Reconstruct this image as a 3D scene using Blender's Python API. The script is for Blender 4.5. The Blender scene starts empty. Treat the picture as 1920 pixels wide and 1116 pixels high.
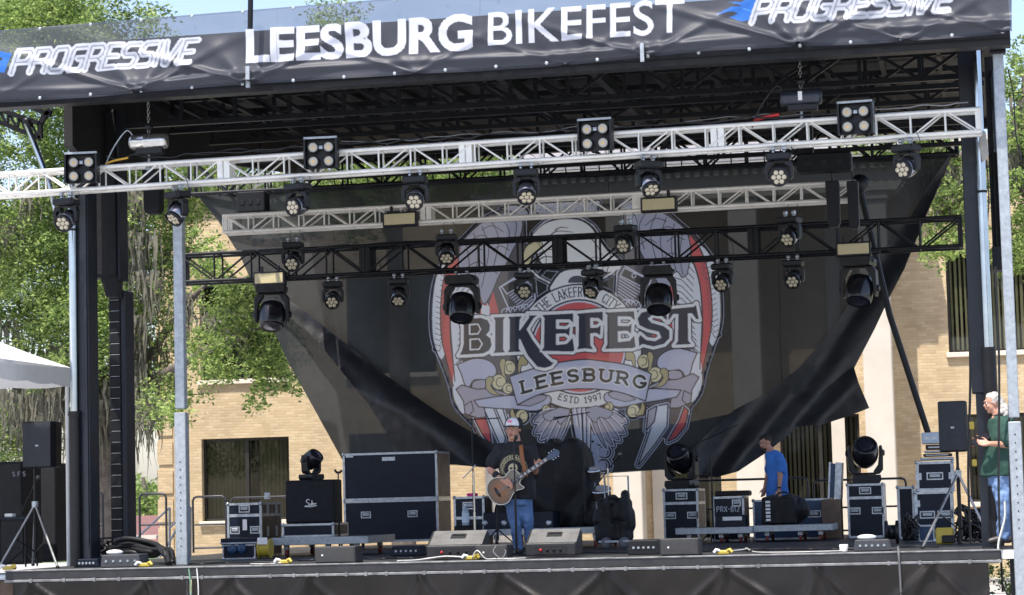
import bpy, bmesh, math, random
import numpy as np
from mathutils import Vector, Matrix, noise as mnoise
random.seed(7); rng = np.random.default_rng(7)
SC = bpy.context.scene
COL = SC.collection
R = math.radians
# ---------------------------------------------------------------- camera
FPX, CX, CY = 4400.0, 960.0, 558.0
YAW, PITCH, ROLL = R(11.2), math.atan(0.0875), R(1.5)
CAM = Vector((5.63, -28.45, 0.70))
_v = Vector((-math.sin(YAW)*math.cos(PITCH), math.cos(YAW)*math.cos(PITCH), math.sin(PITCH)))
_r0 = Vector((math.cos(YAW), math.sin(YAW), 0)); _u0 = _r0.cross(_v)
_r = _r0*math.cos(ROLL) - _u0*math.sin(ROLL); _u = _u0*math.cos(ROLL) + _r0*math.sin(ROLL)
cd = bpy.data.cameras.new('camera'); cam = bpy.data.objects.new('camera', cd); COL.objects.link(cam)
cd.sensor_width = 36; cd.lens = FPX/1920*36; cd.clip_start = 0.5; cd.clip_end = 2000
m = Matrix((_r, _u, -_v)).transposed().to_4x4(); m.translation = CAM; cam.matrix_world = m
cd.dof.use_dof = True; cd.dof.focus_distance = 32.0; cd.dof.aperture_fstop = 4.0
SC.camera = cam
# ---------------------------------------------------------------- light
SUN_EL, SUN_AZ = R(66), R(22)
w = bpy.data.worlds.new('World'); SC.world = w; w.use_nodes = True
sd = Vector((-math.sin(SUN_AZ)*math.cos(SUN_EL), -math.cos(SUN_AZ)*math.cos(SUN_EL), math.sin(SUN_EL)))
sky = w.node_tree.nodes.new('ShaderNodeTexSky'); sky.sky_type = 'NISHITA'; sky.sun_disc = False
sky.sun_elevation = SUN_EL; sky.sun_rotation = math.atan2(sd.x, sd.y); sky.dust_density = 1.6; sky.air_density = 1.0; sky.ozone_density = 1.0
bg = w.node_tree.nodes['Background']; tint = w.node_tree.nodes.new('ShaderNodeMix'); tint.data_type = 'RGBA'; tint.blend_type = 'MULTIPLY'; tint.inputs[0].default_value = 1; tint.inputs[7].default_value = (1.0, .94, .98, 1); w.node_tree.links.new(sky.outputs[0], tint.inputs[6]); w.node_tree.links.new(tint.outputs[2], bg.inputs[0]); bg.inputs[1].default_value = 0.15
ld = bpy.data.lights.new('sun', 'SUN'); ld.energy = 3.8; ld.angle = R(0.53); ld.color = (1.0, 0.95, 0.87)
lo = bpy.data.objects.new('sun', ld); COL.objects.link(lo); lo.rotation_euler = sd.to_track_quat('Z', 'Y').to_euler()
SC.view_settings.view_transform = 'Standard'; SC.view_settings.look = 'None'; SC.view_settings.gamma = 1
SC.view_settings.exposure = 1.02
SC.cycles.use_denoising = True; SC.cycles.max_bounces = 8; SC.cycles.transparent_max_bounces = 24
SC.cycles.sample_clamp_indirect = 6
# ---------------------------------------------------------------- pixel <-> place helpers (photo is 1920 wide)
def ray(px, py): return _v + _r*((px-CX)/FPX) + _u*((CY-py)/FPX)
def P(px, py, Y):
    d = ray(px, py); t = (Y-CAM.y)/d.y; return CAM + d*t
def XF(px, Y, z=0.0):
    k = (px-CX)/FPX; a = _r - _v*k          # a.(p-C)=0
    return CAM.x - (a.y*(Y-CAM.y) + a.z*(z-CAM.z))/a.x
def ZF(px, py, Y): return P(px, py, Y).z
def SCL(Y, X=0.0):                            # photo pixels per metre at a place
    return FPX/((Vector((X, Y, 1.0))-CAM).dot(_v))
# ---------------------------------------------------------------- materials
def S(r, g, b):
    f = lambda c: (c/255/12.92) if c <= 10 else ((c/255+0.055)/1.055)**2.4
    return (f(r), f(g), f(b))
MATS = {}
def M(name, col, rough=0.6, metal=0.0, var=0.18, scale=6.0, bump=0.0, bscale=40.0, spec=0.5, trans=0.0, emit=None, sheen=0.0, rvar=0.15, scuff=0.0):
    if name in MATS: return MATS[name]
    mt = bpy.data.materials.new(name); mt.use_nodes = True; nt = mt.node_tree; b = nt.nodes['Principled BSDF']
    b.inputs['Roughness'].default_value = rough; b.inputs['Metallic'].default_value = metal
    b.inputs['Specular IOR Level'].default_value = spec
    if sheen: b.inputs['Sheen Weight'].default_value = sheen
    tc = nt.nodes.new('ShaderNodeTexCoord'); n = nt.nodes.new('ShaderNodeTexNoise'); n.inputs['Scale'].default_value = scale
    n.inputs['Detail'].default_value = 6; n.inputs['Roughness'].default_value = 0.65
    nt.links.new(tc.outputs['Object'], n.inputs['Vector'])
    rp = nt.nodes.new('ShaderNodeValToRGB'); rp.color_ramp.elements[0].position = 0.3; rp.color_ramp.elements[1].position = 0.7
    rp.color_ramp.elements[0].color = tuple(c*(1-var) for c in col)+(1,); rp.color_ramp.elements[1].color = tuple(min(1, c*(1+var)) for c in col)+(1,)
    nt.links.new(n.outputs[0], rp.inputs[0]); nt.links.new(rp.outputs[0], b.inputs['Base Color'])
    if scuff:                                   # worn scratches and dust rubbed into the surface itself
        mp = nt.nodes.new('ShaderNodeMapping'); mp.inputs['Scale'].default_value = (2.2, 2.2, 9); mp.inputs['Rotation'].default_value = (.4, .3, .6); nt.links.new(tc.outputs['Object'], mp.inputs[0])
        s1 = nt.nodes.new('ShaderNodeTexNoise'); s1.inputs['Scale'].default_value = 3.5; s1.inputs['Detail'].default_value = 9; s1.inputs['Roughness'].default_value = .8; nt.links.new(mp.outputs[0], s1.inputs['Vector'])
        sr = nt.nodes.new('ShaderNodeMapRange'); sr.inputs[1].default_value = .60; sr.inputs[2].default_value = .72; sr.inputs[4].default_value = scuff; nt.links.new(s1.outputs[0], sr.inputs[0])
        sx = nt.nodes.new('ShaderNodeMix'); sx.data_type = 'RGBA'; sx.inputs[7].default_value = (.16, .155, .15, 1); nt.links.new(sr.outputs[0], sx.inputs[0]); nt.links.new(rp.outputs[0], sx.inputs[6]); nt.links.new(sx.outputs[2], b.inputs['Base Color'])
    mr = nt.nodes.new('ShaderNodeMapRange'); mr.inputs[3].default_value = max(0.05, rough-rvar); mr.inputs[4].default_value = min(1, rough+rvar)
    n2 = nt.nodes.new('ShaderNodeTexNoise'); n2.inputs['Scale'].default_value = scale*2.7; nt.links.new(tc.outputs['Object'], n2.inputs['Vector'])
    nt.links.new(n2.outputs[0], mr.inputs[0]); nt.links.new(mr.outputs[0], b.inputs['Roughness'])
    if bump:
        n3 = nt.nodes.new('ShaderNodeTexNoise'); n3.inputs['Scale'].default_value = bscale; n3.inputs['Detail'].default_value = 4
        nt.links.new(tc.outputs['Object'], n3.inputs['Vector'])
        bp = nt.nodes.new('ShaderNodeBump'); bp.inputs['Strength'].default_value = bump; bp.inputs['Distance'].default_value = 0.02
        nt.links.new(n3.outputs[0], bp.inputs['Height']); nt.links.new(bp.outputs[0], b.inputs['Normal'])
    if trans:
        out = nt.nodes['Material Output']; tl = nt.nodes.new('ShaderNodeBsdfTranslucent'); mx = nt.nodes.new('ShaderNodeMixShader')
        mx.inputs[0].default_value = trans; nt.links.new(rp.outputs[0], tl.inputs[0]); nt.links.new(b.outputs[0], mx.inputs[1]); nt.links.new(tl.outputs[0], mx.inputs[2])
        nt.links.new(mx.outputs[0], out.inputs[0])
    if emit:
        b.inputs['Emission Color'].default_value = emit[:3]+(1,); b.inputs['Emission Strength'].default_value = emit[3]
    MATS[name] = mt; return mt
def attr_mat(name, rough=0.5, spec=0.4, transl=0.0, sheen=0.0, bump=0.0):
    """colour and opacity of a printed cloth, read from its own colour attribute (ink density)"""
    if name in MATS: return MATS[name]
    mt = bpy.data.materials.new(name); mt.use_nodes = True; nt = mt.node_tree; b = nt.nodes['Principled BSDF']
    at = nt.nodes.new('ShaderNodeVertexColor'); at.layer_name = 'Col'
    b.inputs['Roughness'].default_value = rough; b.inputs['Specular IOR Level'].default_value = spec
    nt.links.new(at.outputs[0], b.inputs['Base Color'])
    if bump:
        tc = nt.nodes.new('ShaderNodeTexCoord'); n3 = nt.nodes.new('ShaderNodeTexNoise'); n3.inputs['Scale'].default_value = 3.0; n3.inputs['Detail'].default_value = 5
        nt.links.new(tc.outputs['Object'], n3.inputs['Vector']); bp = nt.nodes.new('ShaderNodeBump'); bp.inputs['Strength'].default_value = bump; bp.inputs['Distance'].default_value = 0.05
        nt.links.new(n3.outputs[0], bp.inputs['Height']); nt.links.new(bp.outputs[0], b.inputs['Normal'])
    out = nt.nodes['Material Output']; src = b.outputs[0]
    if transl:
        tl = nt.nodes.new('ShaderNodeBsdfTranslucent'); mx = nt.nodes.new('ShaderNodeMixShader'); mx.inputs[0].default_value = transl
        nt.links.new(at.outputs[0], tl.inputs[0]); nt.links.new(src, mx.inputs[1]); nt.links.new(tl.outputs[0], mx.inputs[2]); src = mx.outputs[0]
    tr = nt.nodes.new('ShaderNodeBsdfTransparent'); mx = nt.nodes.new('ShaderNodeMixShader')
    nt.links.new(at.outputs['Alpha'], mx.inputs[0]); nt.links.new(tr.outputs[0], mx.inputs[1]); nt.links.new(src, mx.inputs[2]); nt.links.new(mx.outputs[0], out.inputs[0])
    MATS[name] = mt; return mt
def cloth_mat(name, col, alpha, rough=0.55, sheen=0.0, transl=0.0, spec=.4):
    if name in MATS: return MATS[name]
    mt = M(name, col, rough, var=0.25, scale=1.5, bump=0.25, bscale=9, sheen=sheen, spec=spec); nt = mt.node_tree; b = nt.nodes['Principled BSDF']
    out = nt.nodes['Material Output']; src = b.outputs[0]
    tr = nt.nodes.new('ShaderNodeBsdfTransparent'); tr.inputs[0].default_value = (.86, .92, 1.0, 1); mx = nt.nodes.new('ShaderNodeMixShader'); mx.inputs[0].default_value = alpha
    nt.links.new(tr.outputs[0], mx.inputs[1]); nt.links.new(src, mx.inputs[2]); nt.links.new(mx.outputs[0], out.inputs[0]); return mt
# ---------------------------------------------------------------- objects
def wloc(o):
    v = Vector((0, 0, 0))
    while o: v = v + o.location; o = o.parent
    return v
def tagit(o, label=None, cat=None, group=None, kind=None):
    if label: o['label'] = label
    if cat: o['category'] = cat
    if group: o['group'] = group
    if kind: o['kind'] = kind
    return o
def T(name, label, cat, loc=(0, 0, 0), group=None, rz=0):
    o = bpy.data.objects.new(name, None); COL.objects.link(o); o.location = loc; o.rotation_euler = (0, 0, rz)
    o.empty_display_size = 0.2
    return tagit(o, label, cat, group)
def copy_tree(o, parent=None):
    c = o.copy(); COL.objects.link(c); c.parent = parent
    for ch in o.children: copy_tree(ch, c)
    return c
def mesh_obj(name, me, mats, parent=None, loc=None):
    o = bpy.data.objects.new(name, me); COL.objects.link(o)
    for mt in (mats if isinstance(mats, (list, tuple)) else [mats]): me.materials.append(mt)
    if parent: o.parent = parent
    if loc is not None: o.location = loc
    return o
class MB:
    def __init__(s): s.v = []; s.f = []; s.m = []; s.s = []
    def add(s, vs, fs, mi=0, sm=False):
        n = len(s.v); s.v += [tuple(x) for x in vs]; s.f += [tuple(i+n for i in f) for f in fs]; s.m += [mi]*len(fs); s.s += [sm]*len(fs); return s
    def box(s, x0, x1, y0, y1, z0, z1, mi=0, mat=None, bev=0.0):
        if bev > 0:
            b = min(bev, abs(x1-x0)/3, abs(y1-y0)/3, abs(z1-z0)/3)
            cs = []
            ax = [(x0, x1), (y0, y1), (z0, z1)]; sg = [(i, j, k) for i in (0, 1) for j in (0, 1) for k in (0, 1)]
            idx = {}; vs = []
            for c in sg:
                for a in range(3):
                    p = []
                    for q in range(3):
                        lo, hi = ax[q]; e = lo if c[q] == 0 else hi
                        if q != a: e = e + (b if c[q] == 0 else -b)
                        p.append(e)
                    idx[(c, a)] = len(vs); vs.append(p)
            fs = []
            for a in range(3):                                   # faces
                o1, o2 = [q for q in range(3) if q != a]
                for sd_ in (0, 1):
                    q = []
                    for (i, j) in ((0, 0), (1, 0), (1, 1), (0, 1)):
                        c = [0, 0, 0]; c[a] = sd_; c[o1] = i; c[o2] = j; q.append(idx[(tuple(c), a)])
                    fs.append(q)
            for a in range(3):                                   # edges along axis a
                o1, o2 = [q for q in range(3) if q != a]
                for i in (0, 1):
                    for j in (0, 1):
                        c0 = [0, 0, 0]; c0[o1] = i; c0[o2] = j; c1 = list(c0); c1[a] = 1
                        fs.append([idx[(tuple(c0), o1)], idx[(tuple(c1), o1)], idx[(tuple(c1), o2)], idx[(tuple(c0), o2)]])
            for c in sg: fs.append([idx[(c, 0)], idx[(c, 1)], idx[(c, 2)]])
        else:
            vs = [(x, y, z) for x in (x0, x1) for y in (y0, y1) for z in (z0, z1)]
            fs = [(0, 1, 3, 2), (4, 6, 7, 5), (0, 4, 5, 1), (2, 3, 7, 6), (0, 2, 6, 4), (1, 5, 7, 3)]
        if mat: vs = [mat @ Vector(v) for v in vs]
        return s.add(vs, fs, mi)
    def cbox(s, c, sz, mi=0, mat=None, bev=0.0):
        return s.box(c[0]-sz[0]/2, c[0]+sz[0]/2, c[1]-sz[1]/2, c[1]+sz[1]/2, c[2]-sz[2]/2, c[2]+sz[2]/2, mi, mat, bev)
    def tube(s, pts, r, n=8, mi=0, cap=True, sm=True, closed=False):
        pts = [Vector(p) for p in pts]; N = len(pts); rs = r if isinstance(r, (list, tuple)) else [r]*N
        up = None; vs = []
        for i, p in enumerate(pts):
            a = pts[(i-1) % N] if (closed or i > 0) else p; b = pts[(i+1) % N] if (closed or i < N-1) else p
            t = (b-a).normalized() if (b-a).length > 1e-9 else Vector((0, 0, 1))
            if up is None: up = Vector((0, 0, 1)) if abs(t.z) < 0.9 else Vector((0, 1, 0))
            x = up.cross(t)
            if x.length < 1e-4: x = Vector((1, 0, 0)).cross(t)
            x.normalize(); y = t.cross(x); up = y
            for k in range(n):
                an = 2*math.pi*k/n; vs.append(p + (x*math.cos(an) + y*math.sin(an))*rs[i])
        fs = []
        for i in range(N if closed else N-1):
            j = (i+1) % N
            for k in range(n): fs.append((i*n+k, i*n+(k+1) % n, j*n+(k+1) % n, j*n+k))
        s.add(vs, fs, mi, sm)
        if cap and not closed:
            s.add(vs[:n], [tuple(range(n))[::-1]], mi); s.add(vs[-n:], [tuple(range(n))], mi)
        return s
    def bar(s, p0, p1, w, h=None, mi=0, up=Vector((0, 0, 1))):
        h = h or w; p0 = Vector(p0); p1 = Vector(p1); t = (p1-p0).normalized()
        x = t.cross(up)
        if x.length < 1e-3: x = t.cross(Vector((0, 1, 0)))
        x.normalize(); y = x.cross(t); vs = []
        for p in (p0, p1):
            for a, b in ((-1, -1), (1, -1), (1, 1), (-1, 1)): vs.append(p + x*a*w/2 + y*b*h/2)
        return s.add(vs, [(0, 3, 2, 1), (4, 5, 6, 7), (0, 1, 5, 4), (1, 2, 6, 5), (2, 3, 7, 6), (3, 0, 4, 7)], mi)
    def ring(s, c, prof, n=16, axis=Vector((0, 0, 1)), mi=0, sm=True):
        """lathe: prof = [(r, h), ...] round axis through c"""
        c = Vector(c); ax = Vector(axis).normalized(); x = ax.cross(Vector((0, 1, 0)))
        if x.length < 1e-3: x = ax.cross(Vector((1, 0, 0)))
        x.normalize(); y = ax.cross(x); vs = []
        for r, h in prof:
            for k in range(n):
                a = 2*math.pi*k/n; vs.append(c + ax*h + (x*math.cos(a)+y*math.sin(a))*r)
        fs = []
        for i in range(len(prof)-1):
            for k in range(n): fs.append((i*n+k, i*n+(k+1) % n, (i+1)*n+(k+1) % n, (i+1)*n+k))
        s.add(vs, fs, mi, sm)
        if prof[0][0] > 1e-5: s.add(vs[:n], [tuple(range(n))[::-1]], mi)
        if prof[-1][0] > 1e-5: s.add(vs[-n:], [tuple(range(n))], mi)
        return s
    def ball(s, c, r, n=12, mi=0, mat=None):
        rx, ry, rz = r if isinstance(r, (tuple, list)) else (r, r, r); vs = []; fs = []; h = n//2
        for i in range(h+1):
            th = math.pi*i/h
            for k in range(n):
                ph = 2*math.pi*k/n; q = Vector((rx*math.sin(th)*math.cos(ph), ry*math.sin(th)*math.sin(ph), rz*math.cos(th)))
                if mat: q = mat @ q
                vs.append(Vector(c)+q)
        for i in range(h):
            for k in range(n): fs.append((i*n+k, (i+1)*n+k, (i+1)*n+(k+1) % n, i*n+(k+1) % n))
        return s.add(vs, fs, mi, True)
    def prism(s, pts, d, mi=0):
        """pts: closed outline of 3-D points, d: extrusion vector"""
        n = len(pts); d = Vector(d); vs = [Vector(p) for p in pts]+[Vector(p)+d for p in pts]
        return s.add(vs, [tuple(range(n)), tuple(range(2*n-1, n-1, -1))]+[(i, i+n, (i+1) % n+n, (i+1) % n) for i in range(n)], mi)
    def build(s, name, mats, parent=None, local=False, loc=None):
        me = bpy.data.meshes.new(name); off = Vector((0, 0, 0))
        if parent and not local: off = wloc(parent)
        if loc is not None: off = off + Vector(loc)
        me.from_pydata([(v[0]-off.x, v[1]-off.y, v[2]-off.z) for v in s.v], [], s.f)
        me.polygons.foreach_set('material_index', s.m); me.polygons.foreach_set('use_smooth', s.s)
        bm = bmesh.new(); bm.from_mesh(me); bmesh.ops.recalc_face_normals(bm, faces=bm.faces); bm.to_mesh(me); bm.free()
        return mesh_obj(name, me, mats, parent, loc)
def soften(o, w=0.006, seg=2):
    md = o.modifiers.new('bevel', 'BEVEL'); md.width = w; md.segments = seg; md.limit_method = 'ANGLE'; md.angle_limit = R(40); return o
def arcpts(c, r, a0, a1, n, ex=Vector((1, 0, 0)), ey=Vector((0, 0, 1))):
    return [Vector(c)+(ex*math.cos(R(a0+(a1-a0)*i/n))+ey*math.sin(R(a0+(a1-a0)*i/n)))*r for i in range(n+1)]
def smoothpath(pts, k=6):
    """Catmull-Rom through points"""
    pts = [Vector(p) for p in pts]; q = [pts[0]]+pts+[pts[-1]]; out = []
    for i in range(1, len(q)-2):
        for j in range(k):
            t = j/k; a, b, c, d = q[i-1:i+3]
            out.append(0.5*((2*b)+(c-a)*t+(2*a-5*b+4*c-d)*t*t+(3*b-a-3*c+d)*t**3))
    return out+[pts[-1]]
def remesh(mb, voxel, name, mats, parent=None, smooth=3, disp=None):
    me = bpy.data.meshes.new('tmp'); me.from_pydata(mb.v, [], mb.f)
    bm = bmesh.new(); bm.from_mesh(me); bmesh.ops.recalc_face_normals(bm, faces=bm.faces); bm.to_mesh(me); bm.free()
    o = bpy.data.objects.new('tmp', me); COL.objects.link(o)
    a = o.modifiers.new('r', 'REMESH'); a.mode = 'VOXEL'; a.voxel_size = voxel
    if smooth:
        b = o.modifiers.new('s', 'SMOOTH'); b.iterations = smooth; b.factor = 0.5
    dg = bpy.context.evaluated_depsgraph_get(); ev = o.evaluated_get(dg); nm = bpy.data.meshes.new_from_object(ev)
    bpy.data.objects.remove(o); bpy.data.meshes.remove(me); nm.name = name
    if disp:
        nrm = [v.normal.copy() for v in nm.vertices]
        for v, n in zip(nm.vertices, nrm): v.co = disp(v.co.copy(), n)
    off = wloc(parent) if parent else Vector((0, 0, 0))
    for v in nm.vertices: v.co -= off
    nm.polygons.foreach_set('use_smooth', [True]*len(nm.polygons)); nm.materials.clear()
    return mesh_obj(name, nm, mats, parent)
# common materials
alu = M('aluminium_truss', (.62, .61, .58), .38, 1.0, var=.08, scale=20)
alu_paint = M('truss_white_aluminium', (.72, .70, .64), .36, .3, var=.09, scale=9)
galv = M('galvanised_steel', (.34, .37, .39), .5, .5, var=.22, scale=14, bump=.1, bscale=60)
steelblk = M('black_painted_steel', (.006, .0065, .008), .46, .0, spec=.3, var=.4, scale=7, bump=.05)
blkgear = M('black_fixture_plastic', (.0075, .008, .010), .42, 0, spec=.35, var=.25, scale=12)
blkmat = M('matt_black_cabinet', (.006, .0065, .008), .62, 0, scuff=.10, spec=.25, var=.3, scale=9, bump=.15, bscale=120)
blkcloth = M('black_cloth', (.0065, .0065, .008), .6, 0, spec=.3, var=.3, scale=3, bump=.4, bscale=14, sheen=.05)
rubber = M('black_rubber', (.006, .006, .007), .7, 0)
chrome = M('chrome_piston', (.45, .5, .56), .16, 1.0, var=.1, scale=3)
lens_m = M('warm_lens', (.50, .44, .31), .18, 0, var=.1, scale=60, spec=.8)
casepan = M('flight_case_laminate', (.0045, .009, .020), .46, 0, scuff=.22, spec=.25, var=.3, scale=4, bump=.08, bscale=90)
casepan_b = M('blue_case_laminate', (.012, .045, .11), .45, 0, scuff=.3, var=.25, scale=4)
casewood = M('worn_brown_case_side', (.13, .085, .055), .6, 0, var=.35, scale=5, bump=.15)
casealu = M('case_edge_aluminium', (.40, .43, .46), .42, .75, var=.35, scale=14)
yellow = M('yellow_plastic', (.48, .36, .05), .45, 0)
redp = M('red_plastic', (.45, .02, .02), .4, 0)
whitep = M('white_plastic', (.75, .75, .73), .45, 0, var=.06)
cable_m = M('black_cable', (.006, .006, .007), .5, 0)
cable_w = M('pale_cable', (.55, .54, .50), .5, 0)
skin = M('skin', (.46, .24, .165), .5, 0, var=.12, scale=9, spec=.35)
# ---------------------------------------------------------------- a small 2-D painter for printed artwork (numpy), used for ink on cloth
class Canvas:
    def __init__(s, W, H, ss=2, base=(0, 0, 0, 0)):
        s.W, s.H, s.ss = W, H, ss; s.a = np.zeros((H*ss, W*ss, 4), np.float32); s.a[:] = base
    def _bb(s, xs, ys, pad):
        k = s.ss; x0 = max(0, int((min(xs)-pad)*k)); x1 = min(s.W*k, int((max(xs)+pad)*k)+2); y0 = max(0, int((min(ys)-pad)*k)); y1 = min(s.H*k, int((max(ys)+pad)*k)+2)
        return x0, x1, y0, y1
    def mpoly(s, loops):
        xs = [p[0] for l in loops for p in l]; ys = [p[1] for l in loops for p in l]; x0, x1, y0, y1 = s._bb(xs, ys, 1)
        if x1 <= x0 or y1 <= y0: return None
        X = (np.arange(x0, x1)+.5)[None, :]/s.ss; Y = (np.arange(y0, y1)+.5)[:, None]/s.ss; m_ = np.zeros((y1-y0, x1-x0), bool)
        for l in loops:
            for i in range(len(l)):
                ax, ay = l[i]; bx, by = l[(i+1) % len(l)]
                if ay == by: continue
                c = ((ay > Y) != (by > Y)) & (X < (bx-ax)*(Y-ay)/(by-ay)+ax); m_ ^= c
        return (x0, x1, y0, y1, m_)
    def mstroke(s, pts, w, w1=None):
        w1 = w if w1 is None else w1; xs = [p[0] for p in pts]; ys = [p[1] for p in pts]; x0, x1, y0, y1 = s._bb(xs, ys, max(w, w1))
        if x1 <= x0 or y1 <= y0: return None
        X = (np.arange(x0, x1)+.5)[None, :]/s.ss; Y = (np.arange(y0, y1)+.5)[:, None]/s.ss; m_ = np.zeros((y1-y0, x1-x0), bool); n = len(pts)-1
        for i in range(n):
            ax, ay = pts[i][:2]; bx, by = pts[i+1][:2]; dx, dy = bx-ax, by-ay; L = dx*dx+dy*dy+1e-9
            t = np.clip(((X-ax)*dx+(Y-ay)*dy)/L, 0, 1); d2 = (X-ax-t*dx)**2+(Y-ay-t*dy)**2; r = (w+(w1-w)*(i+t)/n)/2; m_ |= d2 < r*r
        return (x0, x1, y0, y1, m_)
    def put(s, mk, col, al=1.0):
        if mk is None: return
        x0, x1, y0, y1, m_ = mk; v = s.a[y0:y1, x0:x1]; c = np.array(tuple(col)+(al,) if len(col) == 3 else col, np.float32); v[m_] = c
    def poly(s, pts, col, al=1.0): s.put(s.mpoly([pts]), col, al)
    def stroke(s, pts, w, col, al=1.0, w1=None): s.put(s.mstroke(pts, w, w1), col, al)
    def shape(s, pts, col, line=None, lw=2.0, al=1.0):
        s.poly(pts, col, al)
        if line is not None: s.stroke(list(pts)+[pts[0]], lw, line, al)
    def down(s):
        k = s.ss; a = s.a.reshape(s.H, k, s.W, k, 4); al = a[..., 3:4]; rgb = (a[..., :3]*al).sum((1, 3))/np.maximum(al.sum((1, 3)), 1e-6)
        return np.concatenate([rgb, al.mean((1, 3))], -1)
def dilate(m_, r):
    out = m_.copy(); r = int(round(r))
    for dy in range(-r, r+1):
        wd = int(math.sqrt(max(0, r*r-dy*dy)))
        row = m_.copy()
        # horizontal dilation by cumulative sum
        c = np.cumsum(np.pad(row, ((0, 0), (wd+1, wd))), 1); h = (c[:, 2*wd+1:]-c[:, :-(2*wd+1)]) > 0
        if dy > 0: out[dy:] |= h[:-dy]
        elif dy < 0: out[:dy] |= h[-dy:]
        else: out |= h
    return out
def spl(pts, k=5, closed=False):
    q = [Vector((p[0], p[1], 0)) for p in pts]
    if closed: q = q+[q[0]]
    return [(p.x, p.y) for p in smoothpath(q, k)]
def A_(cx, cy, rx, ry, a0, a1, n=10): return [(cx+rx*math.cos(R(a0+(a1-a0)*i/n)), cy+ry*math.sin(R(a0+(a1-a0)*i/n))) for i in range(n+1)]
# letters as pen strokes in a box 1 high (y up); value = (width, strokes, serif feet)
GL = {
 'A': (.8, [[(0, 0), (.4, 1), (.8, 0)], [(.14, .33), (.66, .33)]], [(0, 0), (.8, 0)]),
 'B': (.68, [[(0.05, 0), (0.05, 1)], [(0.05, 1)]+A_(.38, .76, .22, .24, 90, -90)+[(0.05, .52)], [(.38, .52)]+A_(.40, .26, .25, .26, 90, -90)+[(0.05, 0)]], []),
 'C': (.7, [A_(.4, .5, .37, .5, 45, 315, 16)], []),
 'D': (.72, [[(0.05, 0), (0.05, 1), (.3, 1)]+A_(.3, .5, .38, .5, 90, -90)+[(0.05, 0)]], []),
 'E': (.62, [[(.6, 1), (0.05, 1), (0.05, 0), (.6, 0)], [(0.05, .52), (.5, .52)]], []),
 'F': (.6, [[(.6, 1), (0.05, 1), (0.05, 0)], [(0.05, .52), (.5, .52)]], [(.05, 0)]),
 'G': (.76, [A_(.4, .5, .37, .5, 45, 360, 18)+[(.77, .42), (.5, .42)]], []),
 'H': (.74, [[(0.05, 0), (0.05, 1)], [(.69, 0), (.69, 1)], [(.05, .5), (.69, .5)]], [(.05, 0), (.69, 0), (.05, 1), (.69, 1)]),
 'I': (.14, [[(0.07, 0), (0.07, 1)]], [(.07, 0), (.07, 1)]),
 'K': (.7, [[(0.05, 0), (0.05, 1)], [(.65, 1), (.05, .42)], [(.25, .62), (.68, 0)]], [(.05, 0), (.05, 1)]),
 'L': (.58, [[(0.05, 1), (0.05, 0), (.56, 0)]], [(.05, 1)]),
 'M': (.9, [[(0.05, 0), (0.05, 1), (.45, .3), (.85, 1), (.85, 0)]], []),
 'N': (.74, [[(0.05, 0), (0.05, 1), (.69, 0), (.69, 1)]], [(.05, 0), (.69, 1)]),
 'O': (.8, [A_(.4, .5, .37, .5, 0, 360, 20)], []),
 'P': (.66, [[(0.05, 0), (0.05, 1), (.3, 1)]+A_(.36, .74, .26, .26, 90, -90)+[(0.05, .48)]], [(.05, 0)]),
 'R': (.7, [[(0.05, 0), (0.05, 1), (.3, 1)]+A_(.36, .74, .26, .26, 90, -90)+[(0.05, .48)], [(.36, .48), (.68, 0)]], [(.05, 0)]),
 'S': (.64, [A_(.32, .75, .27, .25, 30, 270, 12)+A_(.32, .25, .28, .25, 90, -150, 12)], []),
 'T': (.7, [[(0, 1), (.7, 1)], [(.35, 1), (.35, 0)]], [(.35, 0)]),
 'U': (.72, [[(0.05, 1), (0.05, .32)]+A_(.36, .32, .31, .32, 180, 360)+[(.67, 1)]], [(.05, 1), (.67, 1)]),
 'V': (.76, [[(0, 1), (.38, 0), (.76, 1)]], []), 'Y': (.74, [[(0, 1), (.37, .45), (.74, 1)], [(.37, .45), (.37, 0)]], [(.37, 0), (0, 1), (.74, 1)]),
 'X': (.7, [[(0, 0), (.7, 1)], [(0, 1), (.7, 0)]], []), 'W': (1., [[(0, 1), (.25, 0), (.5, .8), (.75, 0), (1, 1)]], []),
 '1': (.34, [[(0.02, .8), (.2, 1), (.2, 0)]], [(.2, 0)]), '9': (.62, [A_(.31, .68, .27, .32, 0, 360, 14), [(.58, .68), (.5, .2), (.2, 0)]], []),
 '7': (.58, [[(0, 1), (.58, 1), (.2, 0)]], []), '2': (.6, [A_(.3, .7, .27, .3, 160, -30, 10)+[(0, 0), (.6, 0)]], []), '8': (.62, [A_(.31, .75, .23, .25, 0, 360, 12), A_(.31, .26, .28, .26, 0, 360, 12)], []),
 '-': (.4, [[(.05, .5), (.35, .5)]], []), '.': (.15, [[(.07, .0), (.07, .02)]], []), '/': (.4, [[(0, 0), (.4, 1)]], []), ' ': (.45, [], []),
}
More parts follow.
